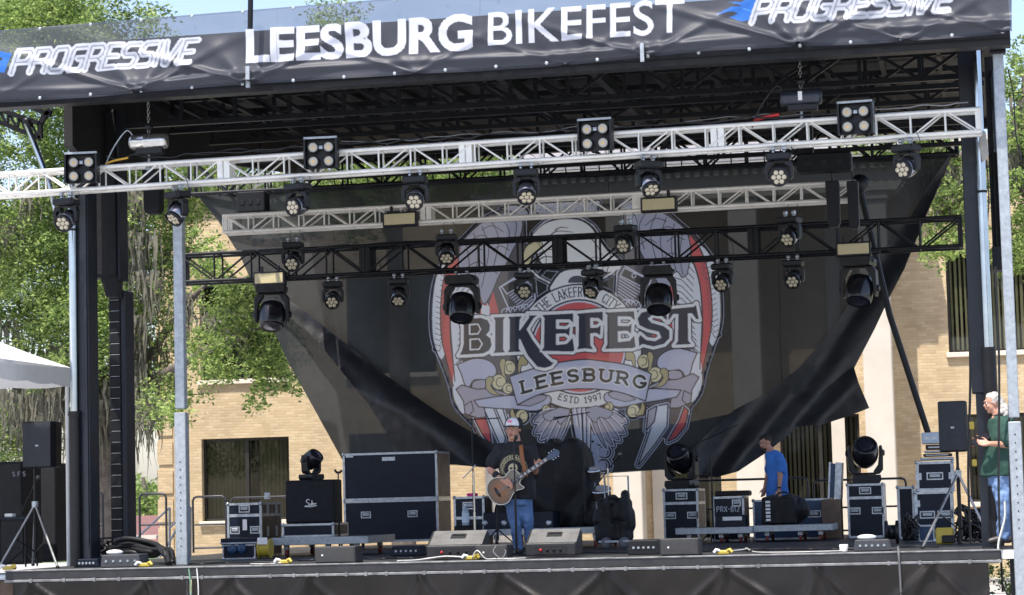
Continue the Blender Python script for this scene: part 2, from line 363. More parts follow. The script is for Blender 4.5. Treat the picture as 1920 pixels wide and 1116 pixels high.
# squared italic lettering (rounded boxes)
GP = {'P': (.8, [[(.0, 0), (.0, 1), (.62, 1), (.78, .86), (.78, .6), (.62, .46), (.0, .46)]]), 'R': (.8, [[(.0, 0), (.0, 1), (.62, 1), (.78, .86), (.78, .6), (.62, .46), (.0, .46)], [(.5, .46), (.78, .3), (.78, 0)]]),
 'O': (.8, [[(.14, 0), (0, .14), (0, .86), (.14, 1), (.64, 1), (.78, .86), (.78, .14), (.64, 0), (.14, 0)]]),
 'G': (.8, [[(.78, 1), (.14, 1), (0, .86), (0, .14), (.14, 0), (.64, 0), (.78, .14), (.78, .5), (.42, .5)]]),
 'E': (.7, [[(.68, 1), (0, 1), (0, 0), (.68, 0)], [(0, .5), (.6, .5)]]), 'S': (.78, [[(.76, 1), (.14, 1), (0, .86), (0, .62), (.14, .5), (.62, .5), (.76, .38), (.76, .14), (.62, 0), (0, 0)]]),
 'I': (.1, [[(.04, 0), (.04, 1)]]), 'V': (.82, [[(0, 1), (.25, 0), (.36, 0), (.8, 1)]])}
def text_w(t, gl, gap): return sum(gl[c][0]+gap for c in t)-gap
def draw_text(cv, t, fmap, gl=GL, gap=.2, th=1.5, col=(1, 1, 1), al=1., u0=0., u1=None, serif=0., passes=None):
    """fmap(u, v) -> canvas; u in letter heights. u1 given: stretched to fit u0..u1"""
    Wt = text_w(t, gl, gap); k = 1.0 if u1 is None else (u1-u0)/Wt
    for (pth, pcol) in (passes or [(th, col)]):
        u = u0
        for c in t:
            g = gl[c]
            for st in g[1]:
                q = []
                for i in range(len(st)):
                    if i: a, b = st[i-1], st[i]; q += [(a[0]+(b[0]-a[0])*j/3, a[1]+(b[1]-a[1])*j/3) for j in (1, 2)]
                    q.append(st[i])
                cv.stroke([fmap(u+x*k, y) for x, y in q], pth, pcol, al)
            if serif:
                for (x, y) in (g[2] if len(g) > 2 else []):
                    cv.stroke([fmap(u+(x-serif)*k, y), fmap(u+(x+serif)*k, y)], pth*.8, pcol, al)
            u += (g[0]+gap)*k
def font_polys(t, bold=0.0):
    c = bpy.data.curves.new('t', 'FONT'); c.body = t; c.offset = bold; c.resolution_u = 6; o = bpy.data.objects.new('t', c); COL.objects.link(o)
    dg = bpy.context.evaluated_depsgraph_get(); me = o.evaluated_get(dg).to_mesh(); vs = [v.co.copy() for v in me.vertices]
    out = [[(vs[i].x, vs[i].y) for i in p.vertices] for p in me.polygons]; o.evaluated_get(dg).to_mesh_clear(); bpy.data.objects.remove(o); bpy.data.curves.remove(c)
    xs = [p[0] for q in out for p in q]; ys = [p[1] for q in out for p in q]; x0, x1, y1 = min(xs), max(xs), max(ys)
    return out, x0, x1, y1
def grid_mesh(name, pos, rgba, parent, mat, keep=None):
    """pos (H,W,3) vertex grid, rgba (H,W,4) ink per vertex"""
    H, W = pos.shape[:2]; off = wloc(parent) if parent else Vector((0, 0, 0)); pv = (pos.reshape(-1, 3)-np.array(off)).astype(np.float32)
    idx = np.arange(H*W).reshape(H, W); q = np.stack([idx[:-1, :-1], idx[1:, :-1], idx[1:, 1:], idx[:-1, 1:]], -1).reshape(-1, 4)
    col = rgba.reshape(-1, 4)
    if keep is not None:
        kf = keep.reshape(-1)[q].any(1); q = q[kf]; used = np.unique(q); mp = np.full(H*W, -1); mp[used] = np.arange(len(used)); q = mp[q]; pv = pv[used]; col = col[used]
    me = bpy.data.meshes.new(name); me.vertices.add(len(pv)); me.vertices.foreach_set('co', pv.ravel()); me.loops.add(len(q)*4); me.loops.foreach_set('vertex_index', q.ravel().astype(np.int32))
    me.polygons.add(len(q)); me.polygons.foreach_set('loop_start', np.arange(0, len(q)*4, 4, dtype=np.int32)); me.polygons.foreach_set('loop_total', np.full(len(q), 4, np.int32))
    me.update(); me.validate(); me.polygons.foreach_set('use_smooth', np.ones(len(q), bool))
    ca = me.color_attributes.new('Col', 'FLOAT_COLOR', 'POINT'); ca.data.foreach_set('color', col.astype(np.float32).ravel())
    return mesh_obj(name, me, mat, parent)
# ================================================================ SETTING
GZ = -1.25
grass = M('mown_grass', (.075, .12, .028), .9, var=.45, scale=1.2, bump=.6, bscale=30)
bounce_road = M('pale_bounce_road', (.36, .37, .385), .85, var=.3, scale=3, bump=.3, bscale=90)  # road kept as pale as concrete, to bounce daylight up under the roof
conc = M('pale_concrete', (.36, .34, .31), .8, var=.2, scale=2, bump=.2)
mb = MB(); n = 40
mb.add([(-500, -120, GZ), (500, -120, GZ), (500, 900, GZ), (-500, 900, GZ)], [(0, 1, 2, 3)])
tagit(mb.build('ground', grass), kind='structure')
mb = MB(); mb.add([(-60, -60, GZ+.01), (60, -60, GZ+.01), (60, 16.9, GZ+.01), (-60, 16.9, GZ+.01)], [(0, 1, 2, 3)])
tagit(mb.build('road', bounce_road), kind='structure')
mb = MB(); mb.add([(-60, 17, GZ+.012), (40, 17, GZ+.012), (40, 25.5, GZ+.012), (-60, 25.5, GZ+.012), (-11, 25.5, GZ+.012), (-11, 62, GZ+.012), (-60, 62, GZ+.012)], [(0, 1, 2, 3), (3, 4, 5, 6)])
tagit(mb.build('pavement', conc), kind='structure')
# ---- brick
def brick_mat(name, c1, c2, mortar, roww=.068, bw=.205):
    mt = bpy.data.materials.new(name); mt.use_nodes = True; nt = mt.node_tree; b = nt.nodes['Principled BSDF']; b.inputs['Roughness'].default_value = .85
    tc = nt.nodes.new('ShaderNodeTexCoord'); sp = nt.nodes.new('ShaderNodeSeparateXYZ'); nt.links.new(tc.outputs['Object'], sp.inputs[0])
    ad = nt.nodes.new('ShaderNodeMath'); ad.operation = 'ADD'; nt.links.new(sp.outputs[0], ad.inputs[0]); nt.links.new(sp.outputs[1], ad.inputs[1])
    cb = nt.nodes.new('ShaderNodeCombineXYZ'); nt.links.new(ad.outputs[0], cb.inputs[0]); nt.links.new(sp.outputs[2], cb.inputs[1])
    br = nt.nodes.new('ShaderNodeTexBrick'); br.inputs['Scale'].default_value = 1; br.inputs['Brick Width'].default_value = bw; br.inputs['Row Height'].default_value = roww
    br.inputs['Mortar Size'].default_value = .007; br.inputs['Mortar Smooth'].default_value = .2; br.inputs['Bias'].default_value = -.1
    br.inputs['Color1'].default_value = c1+(1,); br.inputs['Color2'].default_value = c2+(1,); br.inputs['Mortar'].default_value = mortar+(1,)
    nt.links.new(cb.outputs[0], br.inputs['Vector'])
    n = nt.nodes.new('ShaderNodeTexNoise'); n.inputs['Scale'].default_value = 1.1; n.inputs['Detail'].default_value = 8; nt.links.new(tc.outputs['Object'], n.inputs['Vector'])
    mr = nt.nodes.new('ShaderNodeMapRange'); mr.inputs[1].default_value = .3; mr.inputs[2].default_value = .7; mr.inputs[3].default_value = .82; mr.inputs[4].default_value = 1.12; nt.links.new(n.outputs[0], mr.inputs[0])
    mx = nt.nodes.new('ShaderNodeMix'); mx.data_type = 'RGBA'; mx.blend_type = 'MULTIPLY'; mx.inputs[0].default_value = 1
    nt.links.new(br.outputs[0], mx.inputs[6]); nt.links.new(mr.outputs[0], mx.inputs[7]); nt.links.new(mx.outputs[2], b.inputs['Base Color'])
    bp = nt.nodes.new('ShaderNodeBump'); bp.invert = True; bp.inputs['Strength'].default_value = .6; bp.inputs['Distance'].default_value = .01; nt.links.new(br.outputs[1], bp.inputs['Height']); nt.links.new(bp.outputs[0], b.inputs['Normal'])
    return mt
brick = brick_mat('tan_brick', (.50, .365, .205), (.62, .475, .29), (.46, .385, .27))
stone = M('white_stucco', (.56, .51, .43), .75, var=.08, scale=1.5, bump=.1)
sillm = M('limestone_sill', (.70, .62, .50), .7, var=.1)
frame_m = M('bronze_window_frame', (.035, .032, .028), .4, .3)
blind_m = M('tan_vertical_blind', (.34, .30, .20), .7, var=.1, scale=2)
dark_in = M('dark_room', (.02, .02, .022), .9)
roofm = M('grey_roof_tiles', (.22, .21, .22), .8, var=.3, scale=8, bump=.3)
def glass_mat():
    mt = bpy.data.materials.new('window_glass'); mt.use_nodes = True; nt = mt.node_tree; out = nt.nodes['Material Output']; nt.nodes.remove(nt.nodes['Principled BSDF'])
    g = nt.nodes.new('ShaderNodeBsdfGlossy'); g.inputs[0].default_value = (.8, .85, .85, 1); g.inputs[1].default_value = .03; t = nt.nodes.new('ShaderNodeBsdfTransparent'); t.inputs[0].default_value = (.62, .64, .58, 1)
    mx = nt.nodes.new('ShaderNodeMixShader'); f = nt.nodes.new('ShaderNodeFresnel'); f.inputs[0].default_value = 1.55; nt.links.new(f.outputs[0], mx.inputs[0]); nt.links.new(t.outputs[0], mx.inputs[1]); nt.links.new(g.outputs[0], mx.inputs[2]); nt.links.new(mx.outputs[0], out.inputs[0]); return mt
glass = glass_mat()
BY = 26.0
bx = lambda px: XF(px, BY, 2)
bld = T('brick_building', 'two storey tan brick building with white pilasters behind the stage', 'building', (bx(1000), BY, GZ))
sillz = [ZF(460, 976, BY), ZF(460, 711, BY)]
topz = [ZF(460, 821, BY), ZF(1800, 470, BY)]
ops = []      # x0,x1,z0,z1,blinds
for (a, b, st) in ((378, 542, 0), (655, 818, 0), (1815, 1975, 0), (378, 542, 1), (655, 822, 1), (1786, 1945, 1)):
    ops.append((bx(a), bx(b), sillz[st], topz[st], 'panel' if st == 0 and a < 500 else 'slat'))
ops.append((bx(1462), bx(1612), ZF(1540, 940, BY), ZF(1540, 778, BY), 'slat'))
ops.append((bx(1256), bx(1350), GZ+.1, ZF(1300, 800, BY), 'panel'))
ops.append((bx(960), bx(1105), sillz[0], topz[0], 'slat')); ops.append((bx(960), bx(1105), sillz[1], topz[1], 'slat'))
ops.append((bx(2130), bx(2290), sillz[0], topz[0], 'slat')); ops.append((bx(2130), bx(2290), sillz[1], topz[1], 'slat'))
X0, X1, ZT = bx(298), bx(2500), 8.35
xs = sorted(set([X0, X1]+[o[0] for o in ops]+[o[1] for o in ops])); mb = MB()
for i in range(len(xs)-1):
    a, b = xs[i], xs[i+1]; c = (a+b)/2; hol = sorted([(o[2], o[3]) for o in ops if o[0] < c < o[1]]); z = GZ
    for (h0, h1) in hol+[(ZT, ZT)]:
        if h0 > z: mb.add([(a, BY, z), (b, BY, z), (b, BY, h0), (a, BY, h0)], [(0, 1, 2, 3)])
        z = h1
for (a, b, z0, z1, k) in ops:
    for q in (((a, z0), (a, z1)), ((b, z0), (b, z1)), ((a, z1), (b, z1)), ((a, z0), (b, z0))):
        mb.add([(q[0][0], BY, q[0][1]), (q[1][0], BY, q[1][1]), (q[1][0], BY+.3, q[1][1]), (q[0][0], BY+.3, q[0][1])], [(0, 1, 2, 3)])
mb.add([(X0, BY, GZ), (X0, BY, ZT), (X0, BY+14, ZT), (X0, BY+14, GZ)], [(0, 1, 2, 3)])
mb.add([(X1, BY, GZ), (X1, BY, ZT), (X1, BY+14, ZT), (X1, BY+14, GZ)], [(0, 1, 2, 3)])
mb.add([(X0, BY+14, GZ), (X1, BY+14, GZ), (X1, BY+14, ZT), (X0, BY+14, ZT)], [(0, 1, 2, 3)])
mb.build('wall', brick, bld)
# quoins: recessed brick bands at the left corner
mb = MB()
for k in range(14): mb.box(X0-.03, X0+.36, BY-.035, BY-.002, GZ+.3+k*.70, GZ+.3+k*.70+.56)
mb.build('quoins', brick, bld)
mb = MB(); mb.box(X0-.2, X1, BY-.25, BY+14.2, ZT+.01, ZT+.32); mb.box(X0-.28, X1, BY-.34, BY+14.3, ZT+.321, ZT+.45)
mb.build('cornice', stone, bld)
for (a, b, z0, z1, k) in ops:
    f = MB(); t = .06; y0, y1 = BY+.16, BY+.24; c = (a+b)/2
    f.box(a+.002, a+t, y0, y1, z0+.002, z1-.002); f.box(b-t, b-.002, y0, y1, z0+.002, z1-.002); f.box(a+t, b-t, y0, y1, z1-t, z1-.002); f.box(a+t, b-t, y0, y1, z0+.002, z0+t)
    f.box(c-.045, c+.045, y0-.01, y1-.002, z0+t, z1-t)
    wf = f.build('window', frame_m, bld)
    g = MB(); g.add([(a+t, BY+.2, z0+t), (b-t, BY+.2, z0+t), (b-t, BY+.2, z1-t), (a+t, BY+.2, z1-t)], [(0, 1, 2, 3)]); g.build('pane', glass, wf)
    g = MB(); nb = int((b-a)/.105)
    for i in range(nb):
        x = a+.05+(b-a-.1)*(i+.5)/nb
        if k == 'panel' and abs(x-c-.14) < .09: continue
        wd = .086 if k == 'panel' else random.uniform(.05, .075); ang = R(8 if k == 'panel' else random.uniform(15, 40)); dx, dy = wd/2*math.cos(ang), wd/2*math.sin(ang)
        g.add([(x-dx, BY+.34-dy, z0+.05), (x+dx, BY+.34+dy, z0+.05), (x+dx, BY+.34+dy, z1-.03), (x-dx, BY+.34-dy, z1-.03)], [(0, 1, 2, 3)])
    g.build('blinds', blind_m, wf)
    g = MB(); g.add([(a-.1, BY+.9, z0-.1), (b+.1, BY+.9, z0-.1), (b+.1, BY+.9, z1+.1), (a-.1, BY+.9, z1+.1)], [(0, 1, 2, 3)]); g.build('dark_interior', dark_in, wf)
    g = MB(); g.box(a-.06, b+.06, BY-.09, BY+.155, z0-.11, z0-.001, bev=.01); g.build('sill', sillm, wf)
# portico
CYY = 25.0
def column(pc, wpx=54):
    x = XF(pc, CYY, 2); h = wpx/2/SCL(CYY, x); c = MB()
    c.box(x-h, x+h, CYY-h, CYY+h, GZ+.42, 7.3, bev=.02); c.box(x-h-.05, x+h+.05, CYY-h-.05, CYY+h+.05, GZ+.2, GZ+.419, bev=.03); c.box(x-h-.13, x+h+.13, CYY-h-.13, CYY+h+.13, GZ, GZ+.199, bev=.02)
    c.box(x-h-.05, x+h+.05, CYY-h-.05, CYY+h+.05, 7.301, 7.5, bev=.02); c.build('column', stone, bld)
for pc in (940, 1178, 1408, 1652): column(pc)
pa, pb = XF(890, CYY, 7), XF(1700, CYY, 7); mb = MB(); mb.box(pa, pb, CYY-.42, BY-.002, 7.501, 8.15); mb.box(pa-.15, pb+.15, CYY-.6, BY-.352, 8.1501, 8.3)
k = pa
while k < pb: mb.box(k, k+.11, CYY-.55, CYY-.421, 8.0, 8.149); k += .22
mb.build('entablature', stone, bld)
mb = MB(); xm = (pa+pb)/2
mb.prism([(pa-.2, CYY-.62, 8.31), (pb+.2, CYY-.62, 8.31), (pb+.2, BY+4, 11.0), (pa-.2, BY+4, 11.0)], (0, 0, .12)); mb.build('roof', roofm, bld)
mb = MB()
for (p0, p1) in ((1222, 1250), (1560, 1585)): mb.box(bx(p0), bx(p1), BY-.1, BY-.002, GZ, 7.5)
mb.build('pilaster', stone, bld)
# ---- red roofed house far left, tree line
hy = 75; hx = lambda px: XF(px, hy, 1)
hs = T('house', 'low house with a dull red roof seen through the gap left of the brick building', 'house', (hx(265), hy, GZ))
mb = MB(); mb.box(hx(150), hx(292), hy, hy+9, GZ, GZ+.9); mb.build('wall', stone, hs)
mb = MB(); zr0, zr1 = ZF(270, 925+10, hy), ZF(270, 967, hy)
mb.prism([(hx(140), hy-.5, GZ+.6), (hx(140), hy+4.5, zr1), (hx(140), hy+9.5, GZ+.6)], (hx(303)-hx(140), 0, 0)); mb.build('roof', M('dull_red_roof', (.16, .075, .065), .8, var=.2, scale=3), hs)
# ================================================================ TREES
def leaf_mat(name, c, tr=.5):
    return M(name, c, .55, 0, var=.5, scale=.6, trans=tr, spec=.3)
lm = [leaf_mat('oak_leaf_green', (.21, .30, .085)), leaf_mat('oak_leaf_yellow_green', (.38, .47, .14)), leaf_mat('oak_leaf_dark', (.095, .155, .05))]
bark = M('oak_bark', (.13, .105, .085), .9, var=.45, scale=5, bump=.8, bscale=18)
moss_m = M('grey_spanish_moss', (.16, .15, .11), .95, var=.3, scale=3, trans=.3)
def leaves_obj(name, cl, nper, size, parent, spread=1.0, mats=lm):
    """cl: (x,y,z,r) clumps; many leaf faces gathered on twigs inside each clump"""
    cen = []; rad = []
    for (x, y, z, r) in cl:
        k = max(3, int(nper*r*r))
        tw = rng.normal(size=(max(3, k//16), 3)); tw /= np.linalg.norm(tw, axis=1)[:, None]; tw *= (rng.uniform(.25, 1.0, (len(tw), 1))**.5)*r; tw[:, 2] *= .75
        ch = rng.integers(0, len(tw), k); p = tw[ch]+rng.normal(size=(k, 3))*r*.13*spread; cen.append(p+np.array([x, y, z]))
    c = np.concatenate(cen).astype(np.float32); N = len(c); a = rng.normal(size=(N, 3)); a[:, 2] *= .6; a /= np.linalg.norm(a, axis=1)[:, None]; b = rng.normal(size=(N, 3)); b -= (a*b).sum(1)[:, None]*a; b /= np.linalg.norm(b, axis=1)[:, None]
    s = (size*rng.uniform(.6, 1.35, (N, 1))); q = np.stack([c-a*s, c+b*s*.42, c+a*s, c-b*s*.42], 1).reshape(-1, 3)-np.array(wloc(parent))
    me = bpy.data.meshes.new(name); me.vertices.add(4*N); me.vertices.foreach_set('co', q.astype(np.float32).ravel()); me.loops.add(4*N); me.loops.foreach_set('vertex_index', np.arange(4*N, dtype=np.int32))
    me.polygons.add(N); me.polygons.foreach_set('loop_start', np.arange(0, 4*N, 4, dtype=np.int32)); me.polygons.foreach_set('loop_total', np.full(N, 4, np.int32)); me.update()
    me.polygons.foreach_set('material_index', rng.choice(3, N, p=[.42, .36, .22]).astype(np.int32)); return mesh_obj(name, me, mats, parent)
def moss(parent, spots, name='spanish_moss'):
    m_ = MB()
    for (x, y, z, L, n) in spots:
        for i in range(n):
            px_, py_ = x+random.gauss(0, .10+.06*L), y+random.gauss(0, .12); l = L*random.uniform(.35, 1.0); wd = random.uniform(.012, .04); p = Vector((px_, py_, z+random.uniform(-.1, .15))); pts = [p]
            k = 6
            for j in range(k): p = p+Vector((random.gauss(0, .025), random.gauss(0, .025), -l/k)); pts.append(p)
            vs = []; 
            for j, q in enumerate(pts):
                h = wd*(1-j/len(pts))*random.uniform(.6, 1.3); vs += [q+Vector((-h, 0, 0)), q+Vector((h, random.gauss(0, .01), 0))]
            m_.add(vs, [(2*j, 2*j+1, 2*j+3, 2*j+2) for j in range(k)])
    return m_.build(name, moss_m, parent)
def limb(mb_, pts, r0, r1, k=5):
    q = smoothpath(pts, k); n = len(q); q = [p+Vector((random.gauss(0, 1), random.gauss(0, 1), 0))*r0*.10 for p in q]
    mb_.tube(q, [r0+(r1-r0)*i/(n-1) for i in range(n)], 10)
def clump_list(regions, Y, dy, r0, r1):
    """regions: (px, py, half-width px, half-height px, count)"""
    out = []
    for (px, py, hw, hh, n) in regions:
        for i in range(n):
            a = random.uniform(0, 2*math.pi); q = math.sqrt(random.random()); yy = Y+random.uniform(-dy, dy); p = P(px+hw*q*math.cos(a), py+hh*q*math.sin(a), yy); out.append((p.x, p.y, p.z, random.uniform(r0, r1)))
    return out
# big live oak at left
TY = 17.5
def tp(px, py, dy=0): return P(px, py, TY+dy)
oak = T('live_oak', 'large live oak hung with grey moss filling the left side behind the stage tower', 'tree', (XF(200, TY, 0), TY, GZ))
mb = MB(); g0 = tp(195, 1080); g0.z = GZ
limb(mb, [g0, tp(197, 960), tp(203, 860), tp(212, 770), tp(225, 700)], .48, .30)
limb(mb, [tp(212, 790), tp(240, 740), tp(262, 690), tp(258, 650), tp(270, 590), tp(300, 520), tp(330, 440)], .20, .05)
limb(mb, [tp(250, 760), tp(290, 715, -1), tp(330, 690, -2), tp(390, 655, -3), tp(440, 640, -4), tp(500, 610, -5), tp(545, 640, -5)], .14, .03)
limb(mb, [tp(205, 830), tp(180, 700), tp(150, 560), tp(120, 430), tp(90, 300), tp(80, 150)], .26, .06)
limb(mb, [tp(190, 880), tp(140, 800), tp(90, 740), tp(30, 690), tp(-60, 640)], .22, .06)
limb(mb, [tp(215, 740), tp(230, 600), tp(240, 450), tp(300, 300), tp(420, 220)], .2, .05)
limb(mb, [tp(265, 700), tp(300, 640, -1), tp(360, 560, -2), tp(395, 520, -2), tp(420, 470, -3)], .09, .03)
mb.build('trunk', bark, oak)
cl = clump_list([(60, 300, 190, 300, 190), (40, 560, 170, 190, 70), (150, 60, 150, 120, 50), (30, 820, 60, 70, 12), (60, 20, 110, 70, 30), (290, 390, 110, 170, 50), (330, 250, 130, 90, 30), (150, 640, 120, 90, 36), (300, 720, 60, 60, 9),
                 (270, 600, 70, 70, 9), (620, 45, 22, 22, 5), (-150, 350, 120, 330, 40)], TY, 2.2, .35, .75)
cl += clump_list([(430, 600, 70, 60, 16), (400, 660, 60, 45, 12), (500, 650, 55, 60, 16), (530, 720, 35, 28, 6), (470, 560, 60, 40, 8), (395, 500, 50, 70, 9), (490, 745, 16, 22, 3), (320, 770, 20, 40, 5)], TY-4.5, .7, .22, .42)
leaves_obj('crown', cl, 1250, .047, oak, 1.4)
sp = []
for (px, a, b, k) in ((30, 690, 800, 9), (90, 640, 800, 10), (60, 600, 700, 6), (110, 660, 720, 8), (260, 600, 760, 8), (170, 700, 800, 8), (215, 560, 740, 5)):
    for i in range(k):
        p = P(px+random.gauss(0, 25), random.uniform(a, b), TY+random.uniform(-2, 1)); sp.append((p.x, p.y, p.z, random.uniform(.6, 1.7), 22))
for (px, py, L) in ((262, 780, 1.1), (272, 775, 1.6), (290, 760, .8), (418, 590, .7), (440, 600, .8), (400, 600, .6), (350, 560, .9), (255, 440, 1.5), (270, 520, 1.2), (250, 600, 1.), (20, 420, .8), (60, 350, .9), (250, 370, 1.0)):
    p = P(px, py, TY-2); sp.append((p.x, p.y, p.z, L, 12 if py > 770 else 40))
moss(oak, sp)
# second oak: crown seen through the rigging, third oak at right
oak2 = T('live_oak', 'live oak whose bright crown shows above the black backdrop between the trusses', 'tree', (XF(700, 20.5, 0), 20.5, GZ)); mb = MB()
b0 = Vector((XF(752, 20.5, 0), 20.5, GZ)); limb(mb, [b0, b0+Vector((.1, 0, 3)), P(735, 420, 20.5), P(700, 330, 20.5), P(800, 290, 20)], .3, .07); limb(mb, [P(735, 430, 20.5), P(620, 330, 20.5), P(500, 280, 20.5)], .15, .05)
limb(mb, [P(760, 310, 20.5), P(880, 300, 20.5), P(950, 260, 20.5)], .08, .03); mb.build('trunk', bark, oak2)
leaves_obj('crown', clump_list([(790, 290, 170, 70, 90), (500, 310, 150, 70, 60), (880, 320, 90, 45, 22), (600, 400, 160, 60, 22)], 20.5, 1.6, .3, .6), 900, .047, oak2)
oak3 = T('live_oak', 'live oak with grey moss in front of the right end of the brick wall', 'tree', (XF(1960, 20, 0), 20, GZ)); mb = MB()
b0 = Vector((XF(1990, 20, 0), 20, GZ)); limb(mb, [b0, b0+Vector((0, 0, 4)), P(1960, 420, 20), P(1900, 330, 20), P(1820, 300, 20), P(1700, 270, 20)], .34, .06)
limb(mb, [P(1890, 330, 20), P(1800, 370, 19.5), P(1760, 400, 19.5), P(1755, 450, 19.5)], .10, .02); limb(mb, [P(1930, 380, 20), P(1930, 250, 20), P(1920, 130, 20)], .12, .05); mb.build('trunk', bark, oak3)
leaves_obj('crown', clump_list([(1690, 265, 110, 40, 34), (1795, 345, 55, 70, 34), (1765, 440, 35, 45, 14), (1800, 400, 45, 50, 12), (1915, 350, 45, 170, 70), (1940, 180, 60, 110, 40), (2040, 250, 80, 200, 40), (1920, 480, 40, 40, 8)], 20, 1.2, .25, .5), 900, .047, oak3)
moss(oak3, [(P(1770+random.gauss(0, 40), random.uniform(300, 380), 19.6)[:]+(random.uniform(.4, 1.0), 20)) for i in range(12)]); moss(oak3, [(P(1915+random.gauss(0, 12), random.uniform(180, 300), 19.6)[:]+(random.uniform(.6, 1.2), 26)) for i in range(8)])
for i, (px, top, yy, lab) in enumerate(((268, 878, 95, 'rounded far tree in the gap beside the building corner'), (215, 870, 105, 'far tree behind the oak trunk, left of the gap'), (300, 882, 110, 'far tree whose top meets the building corner'))):
    t = T('tree', lab, 'tree', (XF(px, yy, 0), yy, GZ)); c = P(px, top, yy); mb = MB(); mb.tube([(c.x, yy, GZ), (c.x+.2, yy, 1), (c.x, yy, c.z-.5)], [.3, .25, .1]); mb.build('trunk', bark, t)
    leaves_obj('crown', [(c.x+random.gauss(0, 1.6), yy+random.gauss(0, 1.3), c.z-1.2-abs(random.gauss(0, 1.4)), random.uniform(.7, 1.2)) for k in range(34)], 170, .13, t)
for i, (px, yy, h, wd, lab) in enumerate(((1905, 6, .95, 1.0, 'green hedge shrub beyond the open end of the stage at right'), (2010, 5, 1.1, 1.2, 'second green shrub farther right of the stage end'))):
    t = T('shrub', lab, 'shrub', (XF(px, yy, 0), yy, GZ)); x = XF(px, yy, 0); mb = MB()
    for k in range(7): mb.tube([(x, yy, GZ), (x+random.gauss(0, .25), yy+random.gauss(0, .2), GZ+h*.7)], [.02, .008], 5)
    mb.build('stem', bark, t); leaves_obj('foliage', [(x+random.gauss(0, wd*.4), yy+random.gauss(0, .4), GZ+h*random.uniform(.3, .9), .3) for k in range(26)], 700, .035, t)
# ================================================================ STAGE
XL, XR = XF(14, 0, 0), XF(1872, 0, 0); SD = 13.0
deckm = M('worn_black_stage_deck', (.028, .028, .030), .55, 0, var=.5, scale=2.2, bump=.15)
edge_m = M('stage_edge_dark_metal', (.028, .028, .029), .45, .3, var=.35, scale=6)
skirt_m = M('black_vinyl_skirt', (.0085, .0066, .0048), .42, 0, spec=.3, var=.5, scale=1.5, bump=.2, bscale=5)
stg = T('stage', 'long black stage deck with pale edge rail and black vinyl skirt', 'stage', ((XL+XR)/2, 0, GZ))
mb = MB(); mb.box(XL, XR, .03, SD, -.16, 0); mb.build('deck', deckm, stg)
mb = MB(); mb.box(XL-.02, XR+.02, -.02, .0295, -.11, -.012); mb.build('edge_band', edge_m, stg)
mb = MB(); mb.box(XL-.03, XR+.03, -.03, .028, -.0115, .006, bev=.003); mb.box(XL-.03, XR+.03, -.035, -.0205, -.150, -.118, bev=.003)
x = XL
while x < XR:
    if random.random() < .8: mb.box(x, x+.035, -.05, -.0205, -.165, -.108)
    x += random.uniform(.25, .5)
mb.build('edge_rail', M('scuffed_rail_aluminium', (.20, .20, .20), .5, .5, var=.5, scale=7), stg)
mb = MB()
for k in range(9):
    for yy in (1.2, 6, 11.5): x = XL+.3+(XR-XL-.6)*k/8; mb.box(x-.05, x+.05, yy-.05, yy+.05, GZ, -.161)
mb.build('leg', galv, stg)
ties = [(XL+.5+k*1.22+random.uniform(-.25, .25), random.sample([-1.1, -.7, -.3, .25, .6, 1.0, 1.5], 3)) for k in range(12)]
def skirt(x0, x1, name):
    nx, nz = int((x1-x0)/.03), 30; g = MB(); vs = []
    for j in range(nz+1):
        for i in range(nx+1):
            x = x0+(x1-x0)*i/nx; t = j/nz; z = -.155-(1.09)*t
            a = mnoise.noise(Vector((x*1.1, 0, t*.4+3)))*.16+mnoise.noise(Vector((x*3.2+t*1.5, 4, t)))*.05
            sw = abs(math.sin(x*1.25+t*1.1+.8*math.sin(x*.6)))**5*.13
            pl = 0
            for (xi, ks) in ties:
                for kk in ks: pl += .085*math.exp(-((x-xi-kk*t*1.1)/(.035+.10*t))**2)*(.35+t)*(1.25-t)
            vs.append((x, -.06-(a*.5+sw*.25)*min(1, .25+t*2.4)-pl-.02*t, z))
    W = nx+1; g.add(vs, [(j*W+i, j*W+i+1, (j+1)*W+i+1, (j+1)*W+i) for j in range(nz) for i in range(nx)], 0, True)
    return g.build(name, skirt_m, stg)
sx = [XL+.1, XF(352, 0), XF(362, 0), XR-.12]; skirt(sx[0], sx[1], 'skirt'); skirt(sx[2], sx[3], 'skirt')
# right wing landing beyond the skirt
wg = T('stage_landing', 'narrow pale edged landing at the right end of the stage under the older man', 'landing', (XF(1900, .4, 0), .4, GZ))
mb = MB(); mb.box(XR+.03, XR+1.6, .1, 2.2, -.12, -.002); mb.build('deck', deckm, wg)
mb = MB(); mb.box(XR+.031, XR+1.6, .06, .099, -.11, -.005); mb.build('edge_rail', whitep, wg)
mb = MB()
for xx in (XR+.15, XR+.8, XR+1.5): mb.bar((xx, .15, GZ), (xx, .15, -.121), .05)
mb.bar((XR+.15, .16, GZ+.1), (XR+.8, .16, -.2), .03); mb.bar((XR+.8, .16, GZ+.1), (XR+.15, .16, -.2), .03); mb.build('brace', steelblk, wg)
